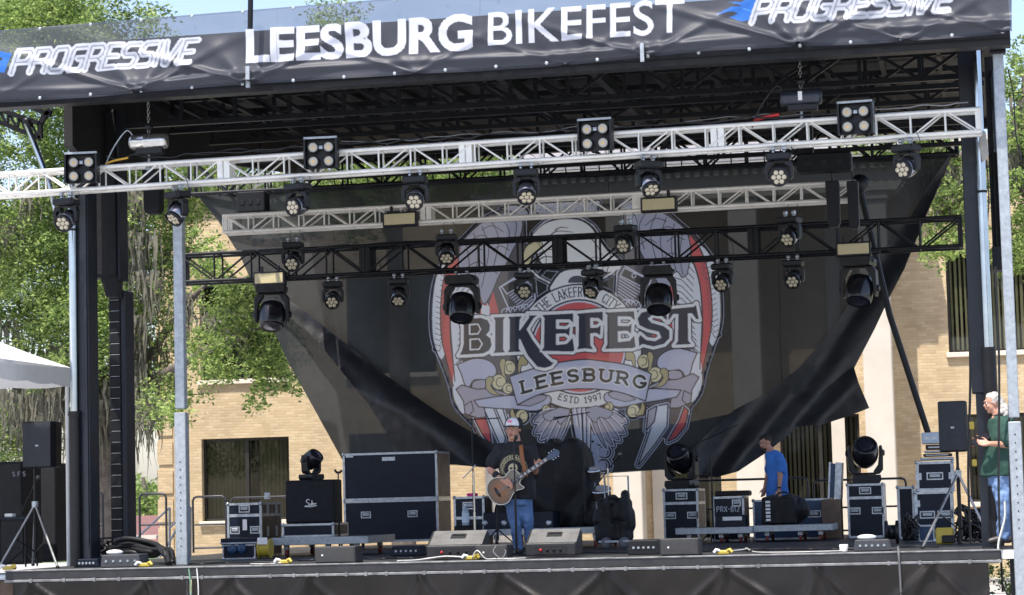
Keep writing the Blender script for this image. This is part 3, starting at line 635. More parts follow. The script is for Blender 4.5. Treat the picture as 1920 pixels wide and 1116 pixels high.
# ---------------------------------------------------------------- roof
RZF, RZB = 6.62, 7.12
rz = lambda Y: RZF+(RZB-RZF)*(Y+.4)/13.0
ceil_m = M('dark_roof_panel', (.0045, .0045, .0045), .6, .0, var=.3, scale=.6)
RX0, RX1 = XF(88, -.4, 6.2), XF(1893, -.4, 6.2)
rf = T('stage_roof', 'black steel stage roof with ribbed ceiling panels over the stage', 'stage roof', ((RX0+RX1)/2, 6, RZF))
SEAM = 6.2
def roofslab(y0, y1, name):
    g = MB(); g.prism([(RX0, y0, rz(y0)), (RX0, y1, rz(y1)), (RX0, y1, rz(y1)+.10), (RX0, y0, rz(y0)+.10)], (RX1-RX0, 0, 0)); return g.build(name, ceil_m, rf)
roofslab(-.40, SEAM-.05, 'ceiling_panel'); roofslab(SEAM+.05, 12.6, 'ceiling_panel')
g = MB(); g.add([(RX0+1, SEAM-.08, rz(SEAM)+.11), (RX1-1, SEAM-.08, rz(SEAM)+.11), (RX1-1, SEAM+.08, rz(SEAM)+.11), (RX0+1, SEAM+.08, rz(SEAM)+.11)], [(0, 1, 2, 3)])
g.build('seam_tarp', M('tan_tarp_seam', (.52, .43, .28), .8, trans=.9), rf)
g = MB(); x = RX0+.3
while x < RX1: g.box(x-.03, x+.03, -.3, SEAM-.1, RZF-.055, RZF-.01); g.bar((x, -.3, RZF-.035), (x, 12.5, RZB-.035), .06, .05); x += .78
g.build('rib', M('dark_rib_steel', (.016, .016, .016), .5, .2), rf)
g = MB()
g.box(RX0-.05, RX1, -.48, -.405, 6.02, 6.63); g.box(RX0-2.4, RX0-.0501, -.46, -.40, 6.0, 6.46); g.box(RX0-2.4, RX0-.0501, -.46, -.2, 5.93, 5.999); g.box(RX0-.05, RX1, -.47, -.25, 5.93, 6.0195); g.box(RX0-.05, RX1, 12.61, 12.75, 6.95, 7.25)
g.build('front_beam', steelblk, rf)
for Y, zb, zt, fl in ((1.6, 5.95, 6.45, 0), (3.4, 6.15, 6.6, 1), (5.2, 6.25, 6.7, 0), (7.6, 6.3, 6.80, 0), (10.2, 6.35, 6.9, 1)):
    g = MB(); n = 15
    for z in (zb, zt): g.bar((RX0+.3, Y, z), (RX1-.3, Y, z), .085, .07)
    for i in range(n+1):
        x = RX0+.35+(RX1-RX0-.7)*i/n; g.bar((x, Y, zb+.035), (x, Y, zt-.035), .05)
        if i < n:
            x2 = RX0+.35+(RX1-RX0-.7)*(i+1)/n; g.bar((x, Y, (zt if (i+fl) % 2 or i < n/2 else zb)), (x2, Y, (zb if (i+fl) % 2 or i < n/2 else zt)), .04)
    g.build('roof_truss', steelblk, rf)
for (pa_, ya, pb_, yb) in ((330, 1.6, 700, 10), (1240, 10, 1640, 1.6), (620, 1.6, 900, 10)):
    g = MB(); g.bar((XF(pa_, ya, 6.5), ya, 6.5), (XF(pb_, yb, 6.6), yb, 6.6), .05); g.build('roof_brace', steelblk, rf)
for px_ in (1010, 1170): g = MB(); g.bar((XF(px_, 5, 6.5), 1.7, 6.45), (XF(px_, 5, 6.5), 10.2, 6.6), .10, .16); g.build('roof_beam', steelblk, rf)
# left folded wing truss + chrome strut
wing = T('roof_wing_truss', 'black lattice outrigger truss sloping down at the far left roof corner', 'truss', tuple(P(60, 230, .6)))
g = MB(); a0, a1, b0, b1 = P(-60, 185, .6), P(75, 232, .6), P(-60, 205, .6), P(76, 260, .6); a2, b2 = P(95, 205, .6), P(95, 290, .6)
for q0, q1 in ((a0, a1), (b0, b1), (a1, b1), (P(-60, 160, .6), P(95, 215, .6)), (a1, a2)): g.bar(q0, q1, .06)
for i in range(7): g.bar(a0.lerp(a1, i/7), b0.lerp(b1, (i+.8)/7), .03); g.bar(a0.lerp(a1, (i+1)/7), b0.lerp(b1, (i+.8)/7), .03)
g.build('lattice', steelblk, wing)
st_ = T('chrome_strut', 'slanting chrome hydraulic strut crossing the left end of the front truss', 'strut', tuple(P(77, 345, .5)))
g = MB(); g.tube([P(50, 232, .55), P(92, 345, .55), P(103, 395, .55)], [.045, .04, .03], 10); g.build('rod', chrome, st_); g = MB(); g.ball(P(50, 228, .55), .06); g.build('joint', blkgear, st_)
sl = T('roof_side_panel', 'dark brown side flap hanging under the left end of the roof', 'panel', tuple(P(110, 240, 1.0)))
g = MB(); g.prism([(RX0-.02, .5, 6.68), (RX0-.02, 12.5, 7.2), (RX0-.02, 12.5, 6.72), (RX0-.02, 5.5, 6.05), (RX0-.02, 1.2, 5.35), (RX0-.02, .5, 5.55)], (-.12, 0, 0)); g.build('flap', M('brown_black_flap', (.006, .0045, .004), .6), sl)
# ---------------------------------------------------------------- masts
def vbox(g, px0, px1, Y, z0, z1, d, bev=.01, mi=0):
    a, b = XF(px0, Y, (z0+z1)/2), XF(px1, Y, (z0+z1)/2); g.box(a, b, Y, Y+d, z0, z1, mi, bev=bev); return (a+b)/2
mast = T('stage_mast', 'black steel mast with a chrome lift piston at the left of the stage', 'mast', (XF(152, 1, 3), 1, 0))
g = MB(); cx = vbox(g, 146, 166, 1.0, 0, 6.3, .35); g.box(cx-.16, cx-.11, 1.02, 1.3, 0.001, 6.2); g.box(cx+.03, cx+.06, .97, .999, .3, 5.9); g.build('column', M('blue_black_mast', (.007, .010, .017), .4, .1), mast)
g = MB(); x = XF(138, .95, 3); g.tube([(x, .95, 2.0), (x, .95, 5.6)], .052, 14); g.build('piston_rod', chrome, mast)
g = MB(); g.tube([(x, .95, .02), (x, .95, 2.0)], .075, 14); g.tube([(x, .95, 2.0), (x, .95, 2.06)], .085, 14); g.build('piston_sleeve', steelblk, mast); g = MB(); g.tube([(x, .95, 4.47), (x, .95, 4.5)], .06, 14); g.build('collar', steelblk, mast)
mast2 = T('stage_mast', 'black steel mast with a long chrome piston at the right of the stage', 'mast', (XF(1840, 1, 3), 1, 0))
g = MB(); cx = vbox(g, 1808, 1846, 1.1, 1.9, 6.3, .35); g.box(cx-.08, cx+.12, 1.14, 1.4, 0.001, 1.899); g.box(cx+.05, cx+.075, 1.06, 1.099, 2.2, 6.0); g.build('column', MATS['blue_black_mast'], mast2)
g = MB(); x = XF(1847, .9, 3.5); g.tube([(x, .9, 2.45), (x, .9, 6.15)], .056, 14); g.build('piston_rod', chrome, mast2)
g = MB(); g.tube([(x, .9, .02), (x, .9, 2.45)], .085, 14); g.build('piston_sleeve', steelblk, mast2); g = MB(); g.tube([(x, .9, 4.36), (x, .9, 4.39)], .066, 14); g.build('collar', steelblk, mast2)
g = MB(); x = XF(1873, 1.6, 4.5); g.tube([(x, 1.6, 4.95), (x, 1.6, 6.0)], .05, 14, 0); g.build('upper_rod', chrome, mast2)
g = MB(); g.tube([(x, 1.6, 3.75), (x, 1.6, 4.95)], .062, 14); g.box(x-.12, x+.12, 1.5, 1.8, 3.45, 3.75); g.box(x-.11, x+.02, 1.7, 1.9, 3.751, 6.2); g.build('upper_sleeve', steelblk, mast2)
for k in range(4): pass
for (nm, p0, p1, Y, zt, lab) in (('support_post', 325, 346, 1.0, ZF(335, 412, 1.0), 'grey galvanised square post left of the black truss end'), ('support_post', 1883, 1907, -.15, 5.9, 'tall pale galvanised post at the right front roof corner')):
    t = T(nm, lab, 'post', (XF((p0+p1)/2, Y, 1), Y, 0)); a, b = XF(p0, Y, 2.5), XF(p1, Y, 2.5); w_ = b-a
    g = MB(); g.box(a+.012, b-.012, Y+.012, Y+w_-.012, 2.05 if p0 < 500 else 1.55, zt, bev=.008); g.build('upper_tube', galv, t); g = MB(); zb = GZ if p0 > 500 else .002
    g.box(a, b, Y, Y+w_, zb, 2.0 if p0 < 500 else 1.5, bev=.008); g.build('lower_tube', galv, t)
    g = MB()
    for k in range(12): g.ring((a+w_*.5, Y-.001, .25+k*.1), [(.009, 0), (.009, .004)], 8, Vector((0, -1, 0)))
    g.build('pin_hole', blkgear, t)
    if p0 > 500: g = MB(); g.box(a-.02, b+.02, Y-.02, Y+w_+.02, zt+.001, zt+.16, bev=.01); g.build('cap', steelblk, t)
# hung line array left: cloth covered box + slim column
la = T('line_array', 'tall black cloth covered speaker array hanging left of the stage', 'speaker array', (XF(190, 1.6, 4), 1.6, 3.3))
g = MB(); a, b = XF(166, 1.7, 4), XF(222, 1.7, 4); z0, z1 = ZF(200, 540, 1.7), ZF(200, 205, 1.7); g.box(a, b, 1.7, 2.0, z0+.15, z1, bev=.04)
g.prism([(a+.15, 1.75, z0+.16), (b-.03, 1.75, z0+.16), (b-.06, 1.75, z0-.12), (b-.2, 1.75, z0-.12)], (0, .22, 0)); o = g.build('cover', blkcloth, la)
g = MB(); g.box(a-.03, a-.001, 1.68, 2.0, z0+.1, z1); g.box(b+.001, b+.03, 1.68, 2.0, z0+.1, z1); g.build('side_rail', MATS['blue_black_mast'], la)
sc_ = T('column_speaker', 'slim segmented black column standing under the hung speaker array', 'speaker column', (XF(221, 2.0, 1), 2.0, 0))
a, b = XF(206, 2.0, 1.8), XF(237, 2.0, 1.8); ztop = ZF(220, 545, 2.0); k = 0; z = .02; h = ztop/25; wq = (b-a)
g = MB(); g.box(b-wq*.28, b, 2.0, 2.35, .01, ztop, bev=.01); g.build('side_frame', MATS['blue_black_mast'], sc_)
for k in range(25):
    g = MB(); g.box(a, b-wq*.29, 2.0, 2.3, z+.004, z+h-.004, bev=.012); g.build('segment', blkmat, sc_); 
    g = MB(); g.box(a+.03, b-wq*.35, 1.995, 1.9999, z-.003, z+.003); 
    if k: g.build('seam_line', galv, sc_)
    z += h
# ---------------------------------------------------------------- trusses
def truss(name, label, p0, p1, w, h, cr, br, bay, mat, group=None, joints=(), ends=True, stile=.5):
    p0 = Vector(p0); p1 = Vector(p1); L = (p1-p0).length; ex = (p1-p0).normalized(); ey = Vector((0, 0, 1)).cross(ex).normalized(); ez = ex.cross(ey)
    t = T(name, label, 'truss', p0.lerp(p1, .5), group); at = lambda s, a, b: p0+ex*s+ey*(a*w/2)+ez*(b*h/2)
    for a, b in ((-1, 1), (-1, -1), (1, 1), (1, -1)): g = MB(); g.tube([at(0, a, b), at(L, a, b)], cr, 10); g.build('chord', mat, t)
    n = max(2, round(L/bay))
    for a in (-1, 1):
        g = MB()
        for i in range(n+1):
            s = L*i/n; g.tube([at(s, a, -1), at(s, a, 1)], br, 6, cap=False)
            if i < n:
                s2 = L*(i+1)/n; u, d = (1, -1) if i % 2 else (-1, 1); g.tube([at(s+.02, a, d), at(s2-.02, a, u)], br, 6, cap=False)
        g.build('side_bracing', mat, t)
    for b in (-1, 1):
        g = MB()
        for i in range(n):
            s, s2 = L*i/n, L*(i+1)/n; u, d = (1, -1) if i % 2 else (-1, 1); g.tube([at(s, d, b), at(s2, u, b)], br*.9, 6, cap=False); g.tube([at(s, -1, b), at(s, 1, b)], br*.9, 6, cap=False)
        g.build('flat_bracing', mat, t)
    for s in list(joints)+([0.02, L-.02] if ends else []):
        for dd in ((-.045, .045) if 0.1 < s < L-.1 else (0,)):
            g = MB(); c = p0+ex*(s+dd); mt = Matrix((ex, ey, ez)).transposed().to_4x4(); mt.translation = c
            for a in (-1, 1): g.cbox((0, a*w/2, 0), (.075, .012, h+.03), mat=mt)
            for b in (-1, 1): g.cbox((0, 0, b*h/2), (.05, w-.03, .02), mat=mt)
            g.build('end_plate', mat, t)
    return t, at, L
Y1 = .25
q0 = P(-40, (325+365)/2-.0, Y1); q1 = P(1838, (203+247)/2, Y1); hT = abs(P(900, 268, Y1).z-P(900, 309, Y1).z)
q0 = P(-40, 348, Y1)
zc = P(900, 288.5, Y1).z
truss1, at1, L1 = truss('lighting_truss', 'long bright aluminium truss across the front with four pod blinders', (q0.x, Y1+.14, q0.z), (q1.x, Y1+.14, q1.z), .24, .275, .029, .013, .42, alu_paint,
      joints=[XF(p, Y1, zc)-q0.x for p in (418, 872, 1345)])
Y2 = 5.2; q0, q1 = P(424, 422, Y2), P(1606, 359, Y2)
truss2, at2, L2 = truss('lighting_truss', 'shorter beige grey aluminium truss with two tan panel lights behind the front truss', q0, q1, .26, .25, .029, .013, .40, M('truss_dull_aluminium', (.72, .68, .60), .45, .15, var=.12), joints=[XF(p, Y2, 5)-q0.x for p in (802, 1198)])
Y3 = 7.6; q0, q1 = P(341, 506, Y3), P(1803, 436, Y3)
truss3, at3, L3 = truss('lighting_truss', 'black box truss carrying the row of wash lights across the emblem', q0, q1, .42, .44, .028, .017, .62, steelblk, joints=[XF(p, Y3, 4.4)-q0.x for p in (690, 1050, 1415)])
Y4 = 11.2; q0, q1 = P(360, 352, Y4), P(1795, 262, Y4)
truss4, at4, L4 = truss('lighting_truss', 'rear black truss that the dark backdrop hangs from', (q0.x, Y4, ZF(1000, 300, Y4)), (q1.x, Y4, ZF(1000, 300, Y4)), .35, .60, .032, .02, .72, steelblk)
# ---------------------------------------------------------------- backdrop
YB = 11.35
def wave(x, z): return .05*math.sin(x*1.15+.3*z)+.035*math.sin(x*2.7+1.1*z+1)+.05*mnoise.noise(Vector((x*.7, z*.5, 2)))
def sheet(pts, Y, name, mat, parent, fold=None, cell=.14, k=1):
    bm = bmesh.new(); vs = [bm.verts.new(P(px, py, Y)) for px, py in pts]; f = bm.faces.new(vs)
    xs = [v.co.x for v in vs]; zs = [v.co.z for v in vs]
    x = min(xs)+cell
    while x < max(xs): bmesh.ops.bisect_plane(bm, geom=bm.verts[:]+bm.edges[:]+bm.faces[:], plane_co=(x, 0, 0), plane_no=(1, 0, 0)); x += cell
    z = min(zs)+cell
    while z < max(zs): bmesh.ops.bisect_plane(bm, geom=bm.verts[:]+bm.edges[:]+bm.faces[:], plane_co=(0, 0, z), plane_no=(0, 0, 1)); z += cell
    bmesh.ops.triangulate(bm, faces=[f for f in bm.faces if len(f.verts) > 4])
    for v in bm.verts: v.co.y = Y+(fold or wave)(v.co.x, v.co.z)
    me = bpy.data.meshes.new(name); off = wloc(parent)
    for v in bm.verts: v.co -= off
    for f in bm.faces: f.smooth = True
    bmesh.ops.recalc_face_normals(bm, faces=bm.faces); bm.to_mesh(me); bm.free(); return mesh_obj(name, me, mat, parent)
bd = T('backdrop', 'huge dark mesh backdrop with the festival emblem hung on the rear truss', 'backdrop', tuple(P(1070, 300, YB)))
mesh_c = cloth_mat('dark_mesh_cloth', (.0165, .0195, .0205), .945, .6)
main = [(368, 362), (700, 343), (1050, 326), (1400, 306), (1787, 286), (1762, 345), (1738, 400), (1716, 455), (1695, 505), (1665, 560), (1638, 618), (1600, 690), (1560, 738), (1500, 795), (1440, 845), (1385, 882), (1345, 893), (1290, 884), (1240, 881), (1150, 887), (1100, 890), (1000, 880), (900, 870), (800, 860), (640, 862), (590, 770), (540, 680), (500, 590), (450, 480), (410, 415)]
sheet_o = sheet(main, YB, 'mesh_sheet', mesh_c, bd, cell=.05)
opq = M('opaque_folded_backdrop', (.007, .0075, .010), .38, 0, var=.3, scale=1.4, bump=.4, bscale=4.5, sheen=.12)
# direction-following folds for the gathered flap at left and the gathered right edge
def fdir(px0, py0, px1, py1, freq, amp, off=-.12, Y=YB):
    a = P(px0, py0, Y); b = P(px1, py1, Y); d = (b-a).normalized(); nx, nz = -d.z, d.x
    def f(x, z):
        s = (x-a.x)*nx+(z-a.z)*nz; l = (x-a.x)*d.x+(z-a.z)*d.z
        return off+amp*(math.sin(s*freq+1.2*mnoise.noise(Vector((l*.35, s*.4, 0))))+.5*mnoise.noise(Vector((s*3.1, l*.5, 5)))+.2*mnoise.noise(Vector((s*7, l*1.4, 9)))+.18*abs(mnoise.noise(Vector((s*5+l*3, l*4-s*2, 3)))))
    return f
sheet([(484, 532), (520, 545), (575, 585), (640, 636), (700, 684), (760, 728), (830, 776), (890, 812), (960, 850), (1000, 872), (950, 880), (860, 872), (765, 872), (738, 830), (700, 760), (655, 705), (600, 640), (545, 580)], YB, 'gathered_flap', opq, bd, fdir(490, 540, 860, 820, 5.2, .11, -.22), .07)
sheet([(1785, 287), (1762, 345), (1738, 400), (1716, 455), (1697, 505), (1668, 560), (1641, 618), (1603, 690), (1563, 740), (1503, 797), (1442, 847), (1385, 884), (1345, 895), (1300, 890), (1275, 880), (1292, 850), (1340, 800), (1380, 768), (1440, 738), (1500, 690), (1560, 620), (1610, 545), (1650, 480), (1700, 420), (1740, 350)], YB, 'gathered_edge', opq, bd, fdir(1480, 780, 1720, 440, 8.5, .055, -.12), .07)
sheet([(1475, 800), (1530, 745), (1602, 688), (1612, 720), (1631, 766), (1590, 782), (1545, 797), (1500, 800)], YB, 'hanging_corner', opq, bd, fdir(1520, 790, 1600, 690, 9, .06, -.25), .06)
sheet([(905, 812), (1000, 822), (1100, 815), (1290, 792), (1400, 770), (1500, 730), (1500, 795), (1440, 845), (1385, 880), (1345, 891), (1290, 882), (1240, 879), (1150, 885), (1100, 888), (1000, 878), (900, 868)], YB+.2, 'rear_fold', opq, bd, fdir(900, 840, 1300, 840, 6, .03, 0), .12)
for px_ in (1140, 1458):
    g = MB(); g.tube([P(px_+(yy-330)*.02, yy, YB)+Vector((0, wave(P(px_, yy, YB).x, P(px_, yy, YB).z)-.03, 0)) for yy in (range(330, 380, 12) if px_ < 1200 else range(310, 740, 12))], .006, 5); g.build('seam', mesh_c, bd)
g = MB()
for i in range(46):
    px_ = 380+i*31; yy = 362-(px_-368)*.0536; p = P(px_, yy+3, YB); g.tube([p+Vector((0, -.02+wave(p.x, p.z), 0)), p+Vector((0, -.1, .22))], .012, 5)
g.build('tie', blkgear, bd)
# ================================================================ EMBLEM printed on the backdrop
LT = S(198, 203, 226); LT2 = S(214, 217, 235); WH = S(205, 210, 218); RD = S(190, 92, 96); BL = S(156, 160, 180); PU = S(160, 158, 174); YE = S(172, 162, 126); YE2 = S(200, 193, 160); DK = (.030, .033, .042); GY = S(84, 84, 92); LB = S(176, 181, 202)
EX0, EY0, EW, EH = 792, 372, 580, 524
cv = Canvas(EW, EH, 2)
def E(pts): return [(x-EX0, y-EY0) for x, y in pts]
def uv(px, py): return (px-1081-.02*(py-640), py-640+.05*(px-1081))
def pxy(u, v): return (1081+u+.02*v, 640+v-.05*u)
def mir(pts):
    out = []
    for p in pts: u, v = uv(*p); out.append(pxy(-u, v))
    return out
def both(fn, pts, *a, **k): fn(E(pts), *a, **k); fn(E(mir(pts)), *a, **k)
outer = spl([(984, 416), (969, 393), (938, 396), (905, 412), (880, 436), (858, 458), (834, 488), (817, 518), (808, 562), (807, 612), (812, 645), (824, 672), (843, 722), (851, 756), (866, 777), (888, 800), (896, 816), (918, 838)], 3)
inner = [(948, 823), (935, 789), (960, 768), (1000, 700), (1000, 600), (985, 500)]
wing = outer+inner
both(cv.poly, wing, GY)
# white outer feathers band
both(cv.poly, spl([(833, 492), (818, 522), (811, 565), (810, 612), (815, 648), (828, 674), (838, 640), (834, 590), (838, 545), (850, 505), (856, 470)], 3), WH)
# red band
both(cv.poly, spl([(860, 462), (842, 492), (831, 530), (826, 575), (826, 620), (833, 660), (843, 705), (850, 724), (852, 700), (845, 655), (843, 610), (845, 560), (855, 515), (872, 480)], 3), RD)
both(cv.poly, spl([(872, 484), (856, 520), (847, 560), (845, 610), (848, 655), (853, 700), (866, 670), (905, 660), (930, 600), (910, 560), (895, 500)], 3), WH)
both(cv.poly, spl([(868, 676), (853, 690), (849, 726), (853, 752), (868, 776), (880, 760), (872, 720)], 3), WH)
both(cv.poly, [(893, 545), (902, 600), (900, 660), (915, 662), (918, 580), (905, 545)], RD); both(cv.poly, [(918, 575), (921, 660), (940, 662), (938, 590), (926, 545)], RD)
both(cv.poly, [(903, 572), (908, 640), (920, 640), (920, 575)], WH)
for i in range(16):                          # feather barbs
    t = i/15; a = (813+3*math.sin(t*3)+14*(1-t)*(1 if t < .3 else .2), 505+t*150); both(cv.stroke, [a, (a[0]+9, a[1]+4), (a[0]+17, a[1]-12)], 1.3, GY)
    b = (860+10*math.sin(t*3), 500+t*175); both(cv.stroke, [(b[0]-8, b[1]+10), b, (b[0]+12, b[1]-14), (b[0]+26, b[1]-20)], 1.5, DK if i % 2 else GY)
both(cv.stroke, spl([(860, 462), (842, 492), (831, 530), (826, 575), (826, 620), (833, 660), (850, 724)], 3), 2, DK); both(cv.stroke, spl([(872, 484), (856, 520), (847, 560), (845, 610), (848, 655), (853, 715)], 3), 2, DK)
# blue shoulder feathers
sh = spl([(866, 520), (861, 488), (868, 455), (884, 436), (912, 414), (938, 402), (966, 398), (980, 412), (977, 440), (962, 470), (948, 500), (936, 520), (925, 548), (911, 571), (903, 560), (899, 535), (888, 528), (880, 540), (870, 535)], 3)
both(cv.shape, sh, BL, DK, 2)
for k, (a, b, c) in enumerate([((875, 450), (882, 500), (878, 535)), ((890, 438), (898, 480), (890, 528)), ((905, 425), (918, 470), (905, 540)), ((922, 414), (936, 450), (925, 510)), ((940, 408), (956, 436), (948, 480)), ((956, 404), (969, 420), (965, 450)),
                              ((872, 470), (890, 462), (905, 470)), ((884, 452), (905, 442), (922, 452)), ((905, 432), (925, 424), (945, 436)), ((880, 500), (900, 492), (915, 503)), ((925, 470), (940, 462), (955, 470)), ((900, 515), (920, 505), (935, 515))]): both(cv.stroke, spl([a, b, c], 5), 1.5, DK)
both(cv.shape, spl([(940, 392), (958, 386), (978, 388), (990, 398), (985, 408), (962, 398)], 3, True), BL, DK, 1.5)
# long hanging feathers at the right, short at the left
for pts, c in (([(1232, 762), (1252, 758), (1250, 800), (1228, 832), (1197, 871), (1210, 835), (1222, 800)], WH), ([(1283, 764), (1290, 770), (1284, 800), (1268, 820), (1253, 827), (1262, 810), (1274, 790)], RD), ([(1216, 770), (1231, 762), (1226, 790), (1212, 806)], PU),
               ([(890, 785), (908, 775), (918, 806), (922, 836), (905, 815)], RD), ([(908, 766), (924, 762), (948, 822), (942, 842), (926, 806)], WH), ([(930, 764), (944, 768), (950, 790), (946, 800)], WH)):
    cv.stroke(E(pts+[pts[0]]), 7, LT); cv.stroke(E(pts+[pts[0]]), 4, DK); cv.shape(E(pts), c, DK, 1.2)
# eagle head
cv.shape(E(spl([(998, 440), (1020, 420), (1050, 411), (1085, 412), (1108, 425), (1122, 445), (1138, 468), (1155, 482), (1168, 500), (1140, 512), (1100, 500), (1060, 505), (1020, 500), (1005, 470)], 3)), LT2, DK, 2.5)
cv.stroke(E(spl([(1000, 436), (1022, 416), (1052, 407), (1088, 409), (1113, 424), (1127, 444)], 3)), 2.5, LT)
cv.shape(E(spl([(985, 502), (981, 480), (988, 462), (1004, 453), (1018, 458), (1010, 468), (999, 478), (995, 495)], 3)), YE2, DK, 1.8)
for q in ([(1008, 478), (1030, 468), (1052, 474)], [(1000, 500), (1020, 482), (1050, 486), (1080, 496)], [(1042, 432), (1052, 427), (1066, 428)], [(1030, 445), (1045, 434), (1075, 436)], [(1100, 440), (1118, 458), (1130, 480)], [(1012, 515), (1032, 500), (1070, 505)]): cv.stroke(E(spl(q, 5)), 2.6, DK, w1=1)
# engine cylinders
for s_ in (0, 1):
    f = (lambda p: E(p)) if s_ == 0 else (lambda p: E(mir(p)))
    cv.shape(f([(938, 540), (990, 505), (1000, 520), (1004, 560), (985, 590), (960, 590)]), GY, LT, 2.2); cv.shape(f([(942, 538), (986, 512), (994, 526), (952, 552)]), DK, LT, 1.8)
    for k in range(9): cv.stroke(f([(956+k*3.6, 556+k*4.0), (996+k*.5, 528+k*5.5)]), 1.5, LT)
    for k in range(5): cv.stroke(f(A_(950+k*9, 588-k*2, 8, 9, 180, 350, 6)), 1.5, LT)
    cv.stroke(f([(990, 500), (1010, 520), (1030, 530)]), 4, LT2); cv.shape(f(A_(969, 528, 4, 4, 0, 360, 8)), DK, LT, 1.4)
cv.shape(E(spl([(1030, 540), (1050, 512), (1075, 505), (1100, 508), (1125, 535), (1120, 548), (1035, 552)], 3)), LT2, DK, 2)
cv.shape(E(A_(1083, 530, 17, 12, 180, 360, 10)), GY, DK, 1.5)
# ring with words
RC = (1086, 651)
def circ(r, n=48): return E([(RC[0]+r*math.cos(2*math.pi*i/n), RC[1]+r*math.sin(2*math.pi*i/n)) for i in range(n)])
cv.poly(circ(119), DK); cv.poly(circ(116), LT2); cv.poly(circ(90), DK); cv.poly(circ(87), LT); cv.poly(circ(84), RD)
def arcmap(r0, a0, H, sgn=1):
    def f(u, v):
        rr = r0+sgn*v*H; a = R(a0)-sgn*u*H/r0; return (RC[0]+rr*math.cos(a)-EX0, RC[1]-rr*math.sin(a)-EY0)
    return f
tw = text_w('THE LAKEFRONT CITY', GL, .26); H = 17
k_ = (R(136-45)*96/H)
draw_text(cv, 'THE LAKEFRONT CITY', arcmap(95, 138, H), gap=.26, th=2.0, col=DK, u0=0, u1=k_, serif=.13)
draw_text(cv, 'ESTD 1997', arcmap(105, -112, 11, -1), gap=.3, th=2.0, col=DK, u0=0, u1=R(46)*105/11, serif=.16)
# ribbons
both(cv.shape, spl([(857, 684), (887, 673), (911, 674), (929, 685), (932, 702), (915, 712), (890, 713), (880, 727), (872, 722), (866, 703)], 3), LB, DK, 2.2)
both(cv.shape, spl([(885, 727), (888, 716), (905, 712), (915, 717), (910, 728), (897, 731)], 3), PU, DK, 1.8)
both(cv.shape, [(855, 730), (866, 722), (895, 730), (926, 729), (959, 741), (966, 768), (935, 765), (908, 763), (912, 782), (896, 784), (872, 776), (869, 752)], PU, DK, 2.2)
both(cv.shape, spl([(889, 751), (925, 745), (957, 742), (1000, 741), (1030, 742), (1033, 756), (1008, 771), (969, 768), (930, 766), (898, 763)], 3), LB, DK, 2.2)
both(cv.shape, spl([(975, 760), (1000, 743), (1025, 742), (1020, 752), (995, 762)], 3), PU, DK, 1.6); both(cv.stroke, [(872, 760), (884, 752), (888, 770), (880, 778)], 2, DK)
# claws
for (x, y, r) in ((956, 690, 13), (937, 717, 14), (954, 729, 10), (980, 781, 12), (1026, 768, 8)): both(cv.shape, A_(x, y, r, r*1.05, 0, 360, 14), YE2, DK, 1.8); both(cv.stroke, A_(x+2, y, r*.5, r*.6, 60, 300, 8), 1.5, DK)
both(cv.shape, spl([(938, 683), (942, 674), (950, 676), (948, 700), (956, 716), (943, 704)], 3), YE, DK, 1.6); both(cv.shape, spl([(974, 708), (973, 680), (982, 666), (991, 672), (990, 684), (980, 686)], 3), YE, DK, 1.6)
both(cv.shape, spl([(912, 712), (920, 706), (928, 712), (922, 724), (935, 738), (946, 741), (924, 740), (912, 728)], 3), YE, DK, 1.6); both(cv.shape, spl([(962, 790), (958, 776), (963, 766), (968, 780), (978, 790)], 3), YE, DK, 1.4)
# guitar neck and head
cv.shape(E([(1072, 766), (1112, 763), (1108, 800), (1115, 815), (1130, 830), (1133, 880), (1120, 896), (1106, 896), (1096, 860), (1082, 830), (1076, 800)]), LB, DK, 2)
for k in range(4): cv.stroke(E([(1078+k*9, 766), (1084+k*7, 800+k*26)]), 1.6, LT2); cv.stroke(E([(1081+k*9, 766), (1087+k*7, 800+k*26)]), 1.6, DK)
for (x, y) in ((1128, 825), (1134, 848), (1132, 873)): cv.stroke(E(A_(x, y, 11, 11, 0, 360, 14)), 7, LT); cv.stroke(E(A_(x, y, 11, 11, 0, 360, 14)), 3.5, DK); cv.poly(E(A_(x-4, y, 9, 9, 0, 360, 12)), LB)
for (x, y) in ((1112, 828), (1110, 850), (1109, 871)): cv.poly(E(A_(x, y, 2.6, 2.6, 0, 360, 8)), DK)
# tail feather fans
for k, (tx, ty) in enumerate(((1003, 792), (1006, 812), (1016, 824), (1028, 833), (1040, 838))):
    q = [(1058, 768), ((1058+tx)/2-6+k*3, (768+ty)/2-9), (tx, ty), ((1066+tx)/2+3, (774+ty)/2+7), (1068, 778)]; cv.stroke(E(spl(q, 3)), 6, LT); q = spl(q, 3); cv.shape(E(q), PU, DK, 1.6); 
    q2 = mir(q); q2 = [(x+8, y+8) for x, y in q2]; cv.stroke(E(q2), 6, LT); cv.shape(E(q2), PU, DK, 1.6)
both(cv.shape, spl([(1050, 764), (1020, 778), (1030, 790), (1045, 786), (1052, 796), (1066, 780), (1070, 768)], 3), BL, DK, 1.6)
